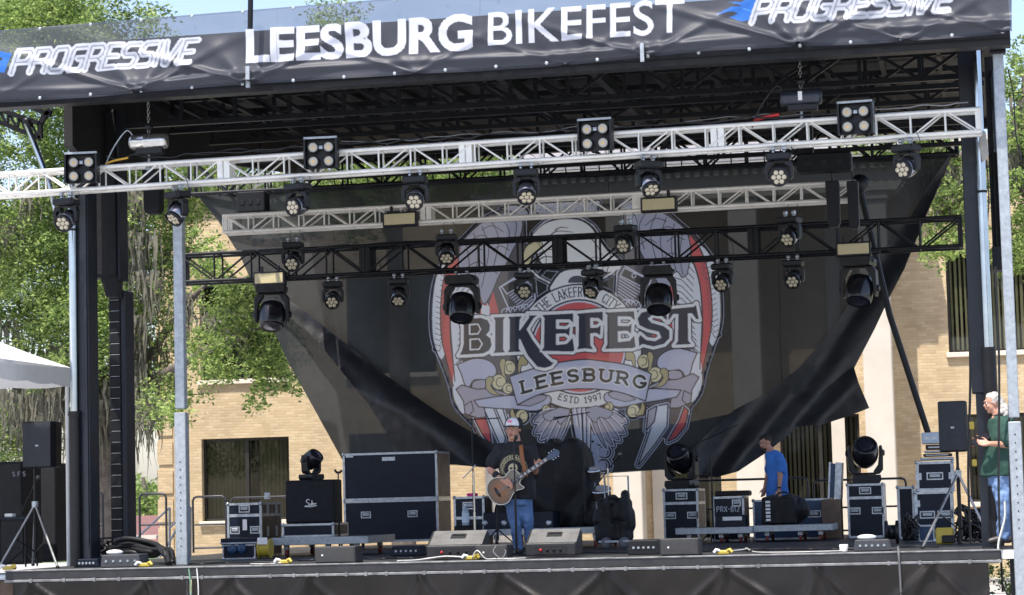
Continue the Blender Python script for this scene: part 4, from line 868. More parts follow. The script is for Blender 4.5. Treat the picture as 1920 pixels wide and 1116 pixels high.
# centre ribbon
top = spl([(957, 707), (991, 695), (1032, 683), (1090, 674), (1128, 677), (1174, 684), (1205, 694), (1221, 701)], 4); bot = spl([(1210, 752), (1167, 737), (1133, 731), (1090, 729), (1044, 733), (1008, 742), (972, 760)], 4)
cv.shape(E(top+bot), LB, DK, 2.4)
def rib(u, v):
    t = u; x = 982+226*t; base = 739-22*math.sin(math.pi*(t*.93+.03))-8*t+.5; sl = -.30*math.cos(math.pi*t); return (x-sl*22*v*-.6-EX0, base-21*v-EY0)
def drtext_slab(fm, t, u0, u1, th, passes):
    Wt = text_w(t, GL, .34)
    for pth, pc in passes:
        u = 0
        for c in t:
            g_ = GL[c]
            for st in g_[1]: cv.stroke([fm(u0+(u+x)/Wt*(u1-u0), y) for x, y in st], pth, pc)
            for (x, y) in list(g_[2] if len(g_) > 2 else [])+([(.05, 0), (.05, 1)] if c in 'BERL' else []): cv.stroke([fm(u0+(u+x-.13)/Wt*(u1-u0), y), fm(u0+(u+x+.15)/Wt*(u1-u0), y)], pth*.75, pc)
            u += g_[0]+.34
drtext_slab(rib, 'LEESBURG', .0, 1.0, 5, [(9.5, LT2), (5.6, (.035, .04, .045))])
# the big word: letters traced as outlines, in (s,t): x = px, y measured up from the sloping base line
def bl(x, t): return (x, 667-.0475*(x-860)-t*69)
words = [
 [(860, 0), (866, .14), (869, .3), (869, .8), (864, .95), (872, 1.02), (905, 1.0), (917, .93), (922, .78), (921, .62), (915, .52), (923, .42), (925, .22), (920, .08), (908, 0)],
 [(925, 0), (929, .1), (929, .9), (925, 1.0), (951, 1.0), (947, .9), (947, .1), (951, 0)],
 [(951, 0), (956, .1), (956, .9), (952, 1.0), (982, 1.0), (977, .88), (976, .62), (992, .95), (990, 1.05), (1014, 1.04), (1002, .9), (990, .62), (1000, .35), (1022, -.1), (1035, -.28), (1041, -.3), (1034, -.42), (1022, -.47), (1008, -.42), (990, -.1), (980, .22), (976, .35), (976, .1), (981, 0)],
 [(1014, 0), (1019, .12), (1020, .9), (1014, 1.02), (1076, 1.02), (1076, .7), (1068, .82), (1044, .84), (1044, .62), (1062, .60), (1070, .68), (1068, .36), (1060, .45), (1044, .45), (1044, .18), (1062, .2), (1074, .38), (1078, .0), (1074, -.05)],
 [(1079, 0), (1083, .12), (1084, .9), (1079, 1.0), (1132, 1.04), (1132, .7), (1122, .82), (1108, .84), (1108, .6), (1120, .6), (1128, .68), (1126, .34), (1118, .42), (1108, .42), (1108, .12), (1114, -.02), (1096, .02)],
 [(1132, -.02), (1137, .12), (1138, .9), (1132, 1.0), (1190, 1.0), (1192, .68), (1182, .82), (1160, .84), (1160, .62), (1178, .60), (1186, .68), (1184, .34), (1176, .44), (1160, .44), (1160, .18), (1180, .2), (1190, .36), (1193, 0), (1186, -.04)],
 [(1196, .25), (1197, 0), (1205, .06), (1225, -.02), (1245, .04), (1256, .2), (1256, .42), (1244, .56), (1222, .66), (1216, .76), (1224, .85), (1240, .8), (1250, .66), (1254, 1.0), (1246, .97), (1226, 1.03), (1202, .95), (1194, .78), (1198, .58), (1214, .46), (1234, .38), (1238, .24), (1228, .16), (1212, .2), (1200, .36)],
 [(1263, 0), (1269, .12), (1270, .84), (1262, .84), (1252, .64), (1250, .96), (1256, 1.02), (1300, 1.05), (1305, 1.12), (1311, .66), (1304, .68), (1296, .84), (1290, .84), (1291, .12), (1298, 0)]]
holes = [[(882, .56), (882, .82), (898, .82), (903, .68), (898, .56)], [(883, .14), (883, .42), (900, .42), (906, .28), (900, .14)]]
for wd, c in ((13, DK), (9, LT2)):
    for L_ in words: q = [bl(*p) for p in L_]; cv.stroke(E(q+[q[0]]), wd, c)
for L_ in words: cv.poly(E([bl(*p) for p in L_]), S(58, 62, 74))
for L_ in words: q = [bl(*p) for p in L_]; cv.stroke(E(q+[q[0]]), 2.6, LT2)
for L_ in holes: q = [bl(*p) for p in L_]; cv.poly(E(q), S(58, 62, 74)); cv.stroke(E(q+[q[0]]), 2.6, LT2)
cv.stroke(E([bl(882, 1.0), bl(1254, 1.03)]), 2.4, LT2)
# small name above the wings
def pm(x0, y0, x1, y1, H, sl=.28):
    d = math.hypot(x1-x0, y1-y0); ex = ((x1-x0)/d, (y1-y0)/d); n_ = (ex[1], -ex[0])
    return lambda u, v: (x0+ex[0]*(u*H+v*H*sl)+n_[0]*v*H, y0+ex[1]*(u*H+v*H*sl)+n_[1]*v*H), d/H
f_, um = pm(1002-EX0, 402-EY0, 1118-EX0, 395-EY0, 15); draw_text(cv, 'PROGRESSIVE', f_, gl=GP, gap=.22, u0=0, u1=um, passes=[(6.5, LT), (3.4, DK), (1.4, LT)])
# halo round the whole figure
al = cv.a[..., 3] > .5; h1 = dilate(al, 9); h2 = dilate(al, 5)
cv.a[h1 & ~h2] = tuple(LT)+(1,); cv.a[h2 & ~al] = tuple(DK)+(1,)
im = cv.down(); al = im[..., 3]; Hh, Ww = al.shape
gx = np.arange(Ww)+.5+EX0; gy = np.arange(Hh)+.5+EY0; pos = np.zeros((Hh, Ww, 3)); c_ = np.array(CAM)
D = np.array(_v)[None, None]+np.array(_r)[None, None]*((gx[None, :, None]-CX)/FPX)+np.array(_u)[None, None]*((CY-gy[:, None, None])/FPX); t_ = (YB-CAM.y)/D[..., 1:2]; pos = c_+D*t_
for j in range(Hh):
    for i in range(0, Ww):
        pass
    break
X_, Z_ = pos[..., 0], pos[..., 2]
coarse = 12; wy = np.zeros((Hh, Ww))
ys_ = list(range(0, Hh, coarse))+[Hh-1]; xs_ = list(range(0, Ww, coarse))+[Ww-1]
cg = np.array([[wave(X_[j, i], Z_[j, i]) for i in xs_] for j in ys_]); tmp = np.array([np.interp(np.arange(Ww), xs_, r_) for r_ in cg]); wy = np.array([np.interp(np.arange(Hh), ys_, tmp[:, i]) for i in range(Ww)]).T
pos[..., 1] += wy-.012
rgba = im.copy(); rgba[..., :3] = np.clip(rgba[..., :3]*1.22, 0, .86); rgba[..., 3] = al*.93
grid_mesh('printed_emblem', pos, rgba, bd, attr_mat('printed_emblem_ink', .7, .2, transl=.5), keep=al > .02)
# the cloth is one layer: the plain mesh is cut away where the printed panel takes its place
bm = bmesh.new(); bm.from_mesh(sheet_o.data); so_ = np.array(wloc(sheet_o)); inn = {}
for v in bm.verts:
    d_ = Vector(np.array(v.co)+so_)-CAM; dv = d_.dot(_v); i_ = int(CX+FPX*d_.dot(_r)/dv-EX0); j_ = int(CY-FPX*d_.dot(_u)/dv-EY0); inn[v.index] = 1 < i_ < Ww-2 and 1 < j_ < Hh-2 and al[j_-1:j_+2, i_-1:i_+2].min() > .9
bmesh.ops.delete(bm, geom=[f for f in bm.faces if all(inn[v.index] for v in f.verts)], context='FACES'); bm.to_mesh(sheet_o.data); bm.free()
# ================================================================ FRONT BANNER
YF = -.62
btop = lambda px: 57-.0812*px; bbot = lambda px: 192-.0686*px+5*math.sin(px/1920*math.pi*5)*.5
S0, S1 = -45, 1897; BW, BH = 1942, 150
cb = Canvas(BW, BH, 2, base=S(90, 93, 102)+(.60,))
def B_(px, py): return (px-S0, (py-btop(px))/(bbot(px)-btop(px))*BH)
def banner_text(t, bold, x0, y0b, x1, y1b, cap0, cap1, col, xs=None):
    pl, a, b, h = font_polys(t, bold)
    for q in pl:
        pts = []
        for (x, y) in q:
            s = (x-a)/(b-a); cap = cap0+(cap1-cap0)*s; px_ = x0+(x1-x0)*s; py_ = y0b+(y1b-y0b)*s-(y/h)*cap; pts.append(B_(px_+.02*(py_-60)*-1*0, py_))
        cb.poly(pts, col, .97)
wcol = S(226, 228, 236)
banner_text('LEESBURG', .034, 461, 116, 887, 91, 61, 66, wcol); banner_text('BIKEFEST', .008, 915, 86, 1284, 60, 62, 64, wcol)
def pro(x0, y0, x1, y1, H):
    d = math.hypot(x1-x0, y1-y0); ex, ey = (x1-x0)/d, (y1-y0)/d
    fm = lambda u, v: B_(x0+ex*u*H+v*H*.34, y0+ey*u*H-v*H)
    draw_text(cb, 'PROGRESSIVE', fm, gl=GP, gap=.20, u0=0, u1=d/H, passes=[(13.0, S(206, 209, 217)), (2.6, S(150, 153, 163))], al=.95)
pro(24, 139, 358, 118, 43); pro(1410, 44, 1778, 18, 43)
bl1, bl2 = S(50, 120, 205), S(80, 150, 225)
for pts in ([(-45, 96), (5, 98), (26, 102), (18, 120), (12, 138), (-10, 135), (-45, 140)], [(1412, -6), (1420, -2), (1404, 40), (1390, 42), (1368, 34), (1385, 27), (1372, 22), (1340, 30), (1372, 14), (1392, 12), (1365, 4), (1390, 6)]): cb.poly([B_(*p) for p in pts], bl1, .93)
cb.stroke([B_(-45, 110), B_(4, 112)], 7, S(24, 30, 46), .8); cb.stroke([B_(1395, 18), B_(1408, 22)], 3, bl2, .9)
cb.stroke([B_(p, btop(p)+1.2) for p in range(-44, 1897, 20)], 3, S(90, 96, 112), .75); cb.stroke([B_(p, bbot(p)-2.5) for p in range(-44, 1897, 20)], 6, S(44, 47, 56), .95); cb.stroke([B_(1894, btop(1894)), B_(1894, bbot(1894))], 5, S(56, 60, 72), .9)
for px_ in (520, 900, 1270): cb.stroke([B_(px_, btop(px_)), B_(px_, bbot(px_))], 1.2, S(84, 92, 110), .75)
im = cb.down(); ban = T('roof_banner', 'long printed mesh banner with white lettering along the roof front', 'banner', tuple(P(960, 60, YF)))
gx = np.linspace(S0, S1, 1500); gt = np.linspace(0, 1, 118); GX, GT = np.meshgrid(gx, gt); GY_ = btop(GX)+(192-.0686*GX+2.5*np.sin(GX/1920*math.pi*5)-btop(GX))*GT
D = np.array(_v)+np.array(_r)*((GX[..., None]-CX)/FPX)+np.array(_u)*((CY-GY_[..., None])/FPX); pos = c_+D*((YF-CAM.y)/D[..., 1:2])
X_ = pos[..., 0]; w_ = np.zeros_like(X_)
for (px_, amp) in ((-20, .05), (265, .13), (470, .15), (780, .06), (1060, .05), (1220, .10), (1500, .17), (1700, .08), (1890, .10)):   # folds pulled towards the lower tie points
    xx = XF(px_, YF, 6); d_ = X_-xx
    for sg, sl in ((1, 1.9), (-1, 2.6), (1, .55), (-1, .8)):
        ln = (1-GT)*1.0; off = sg*ln*sl; w_ += amp*.5*np.exp(-((d_-off)/(.05+.22*ln))**2)*(1-ln)**.6*np.exp(-ln*1.2)
w_ += .035*np.sin(X_*1.9+GT*3)*GT+.05*np.sin(X_*.8+1-2*GT)*GT+.016*np.sin(X_*5.3-GT*6)*GT**.5
w_ += .05*np.exp(-((GT-.86-.03*np.sin(X_))/.05)**2)*(1+.5*np.sin(X_*1.3))
pos[..., 1] -= w_
ui = np.clip(((GX-S0)).astype(int), 0, BW-1); vi = np.clip((GT*BH).astype(int), 0, BH-1); rgba = im[vi, ui].copy(); rgba[..., :3] = np.where(rgba[..., :3] > .4, rgba[..., :3]*.9, rgba[..., :3]*.85)
grid_mesh('printed_mesh', pos, rgba, ban, attr_mat('banner_mesh_print', .48, .5, transl=.2, bump=.12))
g = MB()
for i in range(21):
    px_ = -20+i*95; 
    for py_ in (btop(px_)+3, 192-.0686*px_-3):
        p = P(px_, py_, YF-.05)
        if i == 0 and py_ < 90: g = MB(); g.ring(p, [(.012, 0), (.022, .004), (.022, .01), (.012, .012)], 10, Vector((0, -1, 0))); gp = g.build('grommet', galv, ban, loc=p-wloc(ban)); 
        else: q = gp.copy(); COL.objects.link(q); q.location = p-wloc(ban)
g = MB()
for px_ in (470, 1207): p = P(px_, -8, YF-.08); q = P(px_, 175 if px_ < 900 else 118, YF-.10); 
p = P(470, -10, YF-.2); g.tube([p, P(469, 54, YF-.2)], .035, 8); g.build('banner_pole', steelblk, ban)
for px_, a_, b_ in ((471, 128, 168), (1207, 85, 120)): g = MB(); g.box(XF(px_-3, YF, 6), XF(px_+4, YF, 6), YF-.16, YF-.12, ZF(px_, b_, YF), ZF(px_, a_, YF)); g.build('bracket', galv, ban)
# ================================================================ LIGHT FIXTURES
def wash(name='moving_wash_light', tilt=38):
    """small moving head hanging down from z=0: clamps, base, yoke, tilted head with seven lenses facing the crowd (-y)"""
    t = T(name, '', 'stage light'); 
    for s in (-1, 1):
        g = MB(); g.ring((s*.065, 0, -.02), [(.032, -.02), (.032, .02)], 12, Vector((1, 0, 0))); g.box(s*.065-.012, s*.065+.012, -.02, .02, -.075, -.045); g.build('clamp', casealu, t, local=True)
    g = MB(); g.tube(smoothpath([(.10, .03, -.16), (.16, .05, -.05), (.10, .04, .09), (-.02, .03, .11), (-.05, .03, .0), (-.03, .03, -.07)], 4), .004, 5); g.build('safety_cable', cable_m, t, local=True)
    g = MB(); g.box(-.15, .15, -.11, .11, -.165, -.076, bev=.022); g.box(-.13, .13, -.125, -.1101, -.155, -.09, bev=.006); g.build('base', blkgear, t, local=True)
    g = MB(); g.box(-.06, .06, -.05, .05, -.19, -.1651)
    for s in (-1, 1):
        pts = [(s*.06, -.045, -.17), (s*.15, -.045, -.18), (s*.168, -.045, -.24), (s*.162, -.045, -.37), (s*.13, -.045, -.40), (s*.118, -.045, -.37), (s*.125, -.045, -.25), (s*.06, -.045, -.21)]; g.prism(pts, (0, .09, 0))
    soften(g.build('yoke', blkgear, t, local=True), .008)
    c = Vector((0, 0, -.345)); a = Vector((0, -math.cos(R(tilt)), -math.sin(R(tilt)))); g = MB()
    g.ring(c, [(.05, -.125), (.10, -.11), (.112, -.04), (.112, .04), (.106, .075), (.115, .09), (.115, .125), (.105, .127), (.100, .112)], 22, a); hd = g.build('head', blkgear, t, local=True)
    x = Vector((1, 0, 0)); y = a.cross(x)
    for k in range(7):
        o = Vector((0, 0, 0)) if k == 6 else x*math.cos(R(60*k))*.062+y*math.sin(R(60*k))*.062
        g = MB(); q = c+o+a*.106; g.ring(q, [(.030, 0), (.029, .010), (.018, .015), (.0001, .018)], 12, a); g.build('lens', lens_m, hd, local=True)
    g = MB(); g.ring(c, [(.1125, -.035), (.1155, -.03), (.1155, .068), (.1125, .072)], 22, a); g.build('head_ring', M('polished_ring', (.30, .31, .34), .2, .9), hd, local=True)
    return t
def beam(name='beam_moving_light', up=False):
    """large moving head; hangs from z=0 (or stands on z=0 when up)"""
    t = T(name, '', 'stage light'); s0 = 1 if up else -1
    if not up:
        for s in (-1, 1):
            g = MB(); g.ring((s*.09, 0, -.02), [(.032, -.02), (.032, .02)], 12, Vector((1, 0, 0))); g.box(s*.09-.012, s*.09+.012, -.02, .02, -.08, -.045); g.build('clamp', casealu, t, local=True)
        z = -.08
    else: z = 0.0
    Z = lambda q: z+s0*q
    g = MB(); pts = [(-.20, -.19, Z(0)), (.20, -.19, Z(0)), (.235, -.19, Z(.06)), (.22, -.19, Z(.14)), (-.22, -.19, Z(.14)), (-.235, -.19, Z(.06))]; g.prism(pts, (0, .38, 0)); g.cbox((0, -.192, Z(.07)), (.16, .01, .05)); soften(g.build('base', blkgear, t, local=True), .012)
    for s in (-1, 1):
        g = MB(); g.cbox((s*.245, 0, Z(.07)), (.02, .14, .03)); g.build('handle', blkgear, t, local=True)
    g = MB(); g.cbox((0, 0, Z(.16)), (.34, .16, .035))
    for s in (-1, 1):
        pts = [(s*.13, -.08, Z(.145)), (s*.22, -.08, Z(.15)), (s*.275, -.08, Z(.22)), (s*.285, -.08, Z(.52)), (s*.262, -.08, Z(.62)), (s*.228, -.08, Z(.60)), (s*.225, -.08, Z(.45)), (s*.205, -.08, Z(.30)), (s*.13, -.08, Z(.20))]; g.prism(pts, (0, .16, 0))
    soften(g.build('yoke', blkgear, t, local=True), .015)
    tl = R(-66 if not up else 38); a = Vector((0, -math.cos(tl), math.sin(tl))); c = Vector((0, 0, Z(.49))); g = MB()
    g.ring(c, [(.11, -.21), (.18, -.17), (.212, -.06), (.215, .02), (.208, .10), (.195, .19), (.175, .225), (.16, .215)], 26, a); hd = g.build('head', M('glossy_black_head', (.010, .010, .013), .22, 0, spec=.6), t, local=True)
    g = MB(); g.ring(c+a*.205, [(.165, 0), (.10, .014), (.0001, .022)], 24, a); g.build('front_lens', M('dark_front_lens', (.02, .02, .03), .06, 0, spec=1), hd, local=True)
    for s in (-1, 1): g = MB(); g.ring(c+Vector((s*.285, 0, 0)), [(.05, -.005), (.05, .02), (.03, .03)], 12, Vector((s, 0, 0))); g.build('tilt_knob', blkgear, t, local=True)
    return t
def blinder():
    t = T('blinder_light', '', 'stage light'); g = MB(); W, H = .41, .37
    for s in (-1, 1): g.box(s*W/2-.012, s*W/2+.012, -.09, .07, -H/2, H/2)
    g.box(-W/2+.0121, W/2-.0121, .02, .045, -H/2, H/2); g.box(-W/2-.02, W/2+.02, -.06, .05, H/2+.001, H/2+.022)
    g.build('frame', blkgear, t, local=True)
    g = MB(); g.box(-W/2-.01, W/2+.01, -.075, -.0601, H/2+.003, H/2+.03); g.build('top_bar', galv, t, local=True)
    g = MB(); g.box(-.035, .035, -.05, -.0, .06, .10); g.build('badge', casealu, t, local=True)
    g = MB(); g.ring((0, .08, 0), [(.035, -.02), (.035, .02)], 12, Vector((1, 0, 0))); g.box(-.02, .02, .046, .1, -.05, .05); g.build('clamp', casealu, t, local=True)
    for sx in (-1, 1):
        for sz in (-1, 1):
            c = Vector((sx*.1, -.02, sz*.09-.005)); a = Vector((0, -1, -.12)).normalized()
            g = MB(); g.ring(c, [(.05, -.05), (.07, -.02), (.076, .05), (.066, .056), (.060, .03)], 20, a); lp = g.build('lamp', blkgear, t, local=True)
            g = MB(); g.ring(c+a*.036, [(.060, 0), (.04, .008), (.0001, .012)], 20, a); g.build('lamp_lens', M('frosted_lamp_lens', (.46, .43, .36), .3, 0, var=.05), lp, local=True)
            g = MB(); g.ring(c+a*.046, [(.022, 0), (.012, .004), (.0001, .005)], 12, a); g.build('emitter', M('amber_led_emitter', (.62, .42, .18), .4), lp, local=True)
    return t
def panel_light():
    t = T('panel_light', '', 'stage light'); g = MB(); g.box(-.265, .265, -.02, .10, -.115, .105, bev=.01); g.build('housing', blkgear, t, local=True)
    g = MB(); g.box(-.235, .235, -.034, -.0201, -.08, .08, bev=.004); g.build('diffuser', M('tan_led_diffuser', (.52, .44, .25), .5, 0, var=.06), t, local=True)
    for s in (-1, 1): g = MB(); g.box(s*.14-.02, s*.14+.02, .02, .06, .1051, .20); g.build('bracket', blkgear, t, local=True)
    return t
def stampit(proto, items, group):
    """items: (location, rz, label)"""
    for i, (loc, rz_, lab) in enumerate(items):
        pl_ = proto if isinstance(proto, list) else [proto]; o = pl_[i] if i < len(pl_) else copy_tree(random.choice(pl_)); o.location = loc; o.rotation_euler = (0, 0, rz_); o.scale = (1.04,)*3 if 'wash' in lab else (1,)*3; o['label'] = lab; o['group'] = group
ordn = ['first', 'second', 'third', 'fourth', 'fifth', 'sixth', 'seventh', 'eighth']
protos = [wash(tilt=a_) for a_ in (30, 48, 16)]; w0 = protos[0]; it = []
for i, px in enumerate((123, 332, 557, 777, 985, 1214, 1459, 1698)):
    x = XF(px, Y1, 5); zt = at1(x-(XF(-40, Y1, 5)), -1, -1).z; it.append(((x, Y1+.02, zt-.03), R(random.uniform(-38, 38)), 'sunlit moving wash light, %s from the left under the bright front truss' % ordn[i]))
stampit(protos, it, 'moving wash lights under the front truss')
w1 = [copy_tree(p_) for p_ in protos]; it = []
for i, px in enumerate((550, 838, 1173, 1480)):
    x = XF(px, Y2, 4.9); zt = at2(x-at2(0, 0, 0).x, -1, -1).z; it.append(((x, Y2-.05, zt-.12), R(random.uniform(-25, 25)), 'shaded moving wash light, %s from the left below the beige grey truss' % ordn[i]))
stampit(w1, it, 'moving wash lights under the middle truss')
w2 = [copy_tree(p_) for p_ in protos]; it = []
for i, px in enumerate((630, 753, 988, 1115, 1357, 1489)):
    x = XF(px, Y3, 4.2); zt = at3(x-at3(0, 0, 0).x, -1, -1).z; it.append(((x, Y3-.2, zt-.03), R(random.uniform(-25, 25)), 'shaded moving wash light, %s from the left under the black box truss' % ordn[i]))
stampit(w2, it, 'moving wash lights under the black truss')
b0 = beam(); it = []
for i, (px, lab) in enumerate(((515, 'large black moving head under the left end of the black truss, by the tan panel'), (870, 'large black moving head hanging in front of the emblem letter B'), (1237, 'large black moving head hanging above the emblem letter S'), (1612, 'large black moving head under the right end of the black truss'))):
    x = XF(px, Y3, 4.0); zt = at3(x-at3(0, 0, 0).x, -1, -1).z; it.append(((x, Y3-.15, zt-.02), R((8, -4, 4, -14)[i]), lab))
stampit(b0, it, 'large moving heads under the black truss')
bl0 = blinder(); it = []
for i, (px, py) in enumerate(((154, 317), (603, 289), (1117, 255), (1605, 223))):
    p = P(px, py, Y1-.09); it.append(((p.x, Y1-.09, p.z), R((6, 4, -3, -5)[i]), 'four lamp blinder on the front truss, %s from the left' % ordn[i]))
stampit(bl0, it, 'four lamp blinders on the front truss')
pl0 = panel_light(); it = []
for (px, py, Y, lab) in ((750, 411, Y2-.2, 'tan panel light on the beige grey truss, the one farther left'), (1235, 383, Y2-.2, 'tan panel light on the beige grey truss above the right wing of the emblem'), (505, 522, Y3-.3, 'tan panel light at the left end of the black truss'), (1600, 467, Y3-.3, 'tan panel light at the right end of the black truss')):
    p = P(px, py, Y); it.append(((p.x, Y, p.z), R(-3), lab))
stampit(pl0, it, 'tan panel lights')
# power boxes on the rear truss and unlit fixtures
for (px, py, Y, w_, h_, lab) in ((470, 378, 9.5, .5, .35, 'black dimmer box behind the left end of the beige grey truss'), (1545, 303, 4.2, .75, .26, 'black power box hanging below the right chain hoist')):
    p = P(px, py, Y); t = T('power_box', lab, 'power box', p[:]); g = MB(); g.box(p.x-w_/2, p.x+w_/2, Y, Y+.3, p.z-h_/2, p.z+h_/2, bev=.02); g.build('case', blkmat, t)
    g = MB()
    for k in range(3): g.box(p.x-w_*.35+k*w_*.28, p.x-w_*.22+k*w_*.28, Y-.012, Y-.0001, p.z-.05, p.z+.03, bev=.003)
    g.build('socket_row', steelblk, t)
# hanging subs / dark tubes behind front truss
for (px, a, b, w_, lab) in ((281, 335, 400, 36, 'black hanging speaker below the left chain hoist'), (1508, 232, 300, 30, 'tapered black bag hanging below the right chain hoist'), (1560, 352, 425, 26, 'dark chain bag hanging left of the diagonal strut'), (1598, 352, 428, 22, 'dark chain bag hanging beside the diagonal strut')):
    Y = 1.2 if px < 400 else 4.6; p = P(px, a, Y); q = P(px, b, Y); h = w_/2/SCL(Y, p.x); t = T('chain_bag' if px > 400 else 'hanging_speaker', lab, 'bag' if px > 400 else 'speaker', p[:])
    g = MB(); z0, z1 = q.z, p.z+(.5 if px < 1550 else .1); mz = Matrix.Identity(4); k = .8 if px > 400 else .95
    g.add([(p.x-h, Y, z1), (p.x+h, Y, z1), (p.x+h, Y+.25, z1), (p.x-h, Y+.25, z1), (p.x-h*.8, Y+.02, z0+.06), (p.x+h*.95, Y+.02, z0+.06), (p.x+h*.95, Y+.22, z0+.06), (p.x-h*.8, Y+.22, z0+.06), (p.x-h*.6, Y+.05, z0), (p.x+h*.7, Y+.05, z0), (p.x+h*.7, Y+.2, z0), (p.x-h*.6, Y+.2, z0)],
          [(0, 1, 2, 3), (8, 9, 10, 11)]+[(a_+i, a_+(i+1) % 4, a_+4+(i+1) % 4, a_+4+i) for a_ in (0, 4) for i in range(4)]); soften(g.build('bag' if px > 400 else 'cabinet', blkcloth if px > 400 else blkmat, t), .015)
    g = MB(); g.tube([(p.x, Y+.12, z1), (p.x, Y+.12, z1+.35)], .012, 6); g.build('strap', blkgear, t)
# chain hoists
def hoist(px, py, ytop, lab, shiny, right):
    Y = Y1+.1; p = P(px, py, Y); x, z = p.x, p.z; t = T('chain_hoist', lab, 'chain hoist', (x, Y, z)); L = .255
    g = MB(); mt = M('hoist_polished' if shiny else 'hoist_blue_black', (.62, .60, .56) if shiny else (.04, .045, .058), .22 if shiny else .35, .9 if shiny else .4)
    g.ring((x-L, Y, z), [(.07, 0), (.098, .02), (.102, .05), (.102, .2), (.106, .205), (.106, .23), (.102, .235), (.102, 2*L-.05), (.095, 2*L-.01), (.06, 2*L)], 24, Vector((1, 0, 0))); g.build('motor_body', mt, t)
    g = MB(); g.box(x-.17, x+.2, Y-.06, Y+.06, z-.17, z-.085, bev=.01); g.box(x+.08, x+.2, Y-.08, Y-.0601, z-.16, z-.11); g.build('gear_housing', blkgear, t)
    if right: g = MB(); g.box(x-.03, x+.02, Y-.108, Y-.1, z-.05, z+.06); g.build('label', whitep, t)
    g = MB(); g.ring((x, Y, z+.20), [(.0001, -.05), (.04, -.03), (.05, 0), (.04, .03), (.0001, .05)], 14); g.build('hook_block', blkgear, t)
    zt = ZF(px, ytop, Y); k = 0; zz = z+.10
    g = MB()
    while zz < zt:
        ex = Vector((1, 0, 0)) if k % 2 else Vector((0, 1, 0)); g.tube([Vector((x, Y, zz))+ex*.017*math.cos(R(a))+Vector((0, 0, 1))*.029*math.sin(R(a)) for a in range(0, 360, 45)], .0065, 5, closed=True); zz += .042; k += 1
    g.build('chain', M('worn_chain', (.25, .24, .22), .4, .8), t)
    g = MB(); g.tube([(x, Y, z-.17), (x-.01, Y+.02, z-.34)], .018, 6); g.ring((x-.01, Y, z-.34), [(.03, -.02), (.045, 0), (.03, .02)], 10, Vector((0, 1, 0))); g.build('lower_hook', galv, t)
    s = -1; g = MB(); g.tube(smoothpath([(x-L+.05, Y-.02, z+.08), (x-L-.04, Y-.02, z+.16), (x-L-.2, Y-.02, z-.02), (x-L-.32, Y, z-.22), (x-L-.36, Y, z-.34)], 6), .010, 6); g.build('motor_cable', cable_m if right else galv, t)
    g = MB(); g.tube(smoothpath([(x-L-.33, Y-.02, z-.26), (x-L-.2, Y-.05, z-.23), (x-L-.02, Y-.03, z-.20)], 4), .022 if right else .014, 8); g.build('plug', redp if right else M('orange_strap', (.65, .36, .04), .6), t)
    return t
hoist(279, 266, 168, 'polished steel chain hoist above the left part of the front truss', True, False)
hoist(1502, 183, 85, 'blue black chain hoist with a red plug above the right part of the front truss', False, True)
# cables lying along the front truss
def cable(name, pts, r, mat, lab, cat='cable', k=6, parent=None):
    g = MB(); g.tube(smoothpath(pts, k), r, 6); o = g.build(name, mat, parent)
    if not parent: tagit(o, lab, cat)
    return o
def jit(a, b, n, py, amp, Y): return [P(a+(b-a)*i/n, py(a+(b-a)*i/n)+random.uniform(-amp, amp), Y+random.uniform(-.05, .05)) for i in range(n+1)]
topc = lambda px: 322-.0655*px-8
cable('cable', jit(360, 1580, 40, topc, 3.5, Y1), .011, cable_m, 'black cable bundle lying along the top of the front truss')
cable('cable', jit(200, 600, 16, lambda p: topc(p)-2, 6, Y1+.1), .014, cable_m, 'thicker black cable looping over the left half of the front truss')
cable('cable', jit(640, 1500, 26, lambda p: topc(p)-3, 4, Y1+.15), .007, M('grey_cable', (.2, .2, .2), .5), 'thin grey cable running over the right half of the front truss')
cable('cable', jit(1640, 1815, 8, lambda p: topc(p)-2, 2, Y1), .009, MATS['grey_cable'], 'short grey cable on the right end of the front truss')
cable('cable', jit(345, 1790, 44, lambda p: 474-.048*(p-341)+2, 3, Y3-.2), .012, cable_m, 'black cable along the top chord of the black box truss')
cable('cable', jit(430, 1600, 40, lambda p: 404-.0535*(p-424)-1, 3, Y2), .009, cable_m, 'black cable along the top of the beige grey truss')
for i, (px, a, b, Y) in enumerate(((700, 470, 520, Y3), (1010, 450, 515, Y3), (1130, 445, 510, Y3), (1440, 425, 490, Y3), (1360, 430, 500, Y3))):
    p0, p1 = P(px-6, a, Y-.1), P(px+8, b, Y-.1); cable('cable', [p0, p0.lerp(p1, .4)+Vector((.12, 0, -.05)), p1], .006, cable_m, 'thin drop cable inside the black box truss, %s of five from the left' % ordn[sorted([700, 1010, 1130, 1360, 1440]).index(px)])
# diagonal strut at right
st2 = T('diagonal_strut', 'long black diagonal brace slanting down in front of the right brick wall', 'brace', P(1700, 690, 9.0)[:]); g = MB(); g.tube([P(1612, 352, 9.2), P(1640, 470, 9.2), P(1668, 590, 9.2), P(1740, 812, 9.2)], .05, 8); g.build('pole', steelblk, st2); g = MB(); g.ball(P(1612, 345, 9.2), (.16, .12, .16), 12); g.build('upper_joint', blkgear, st2)
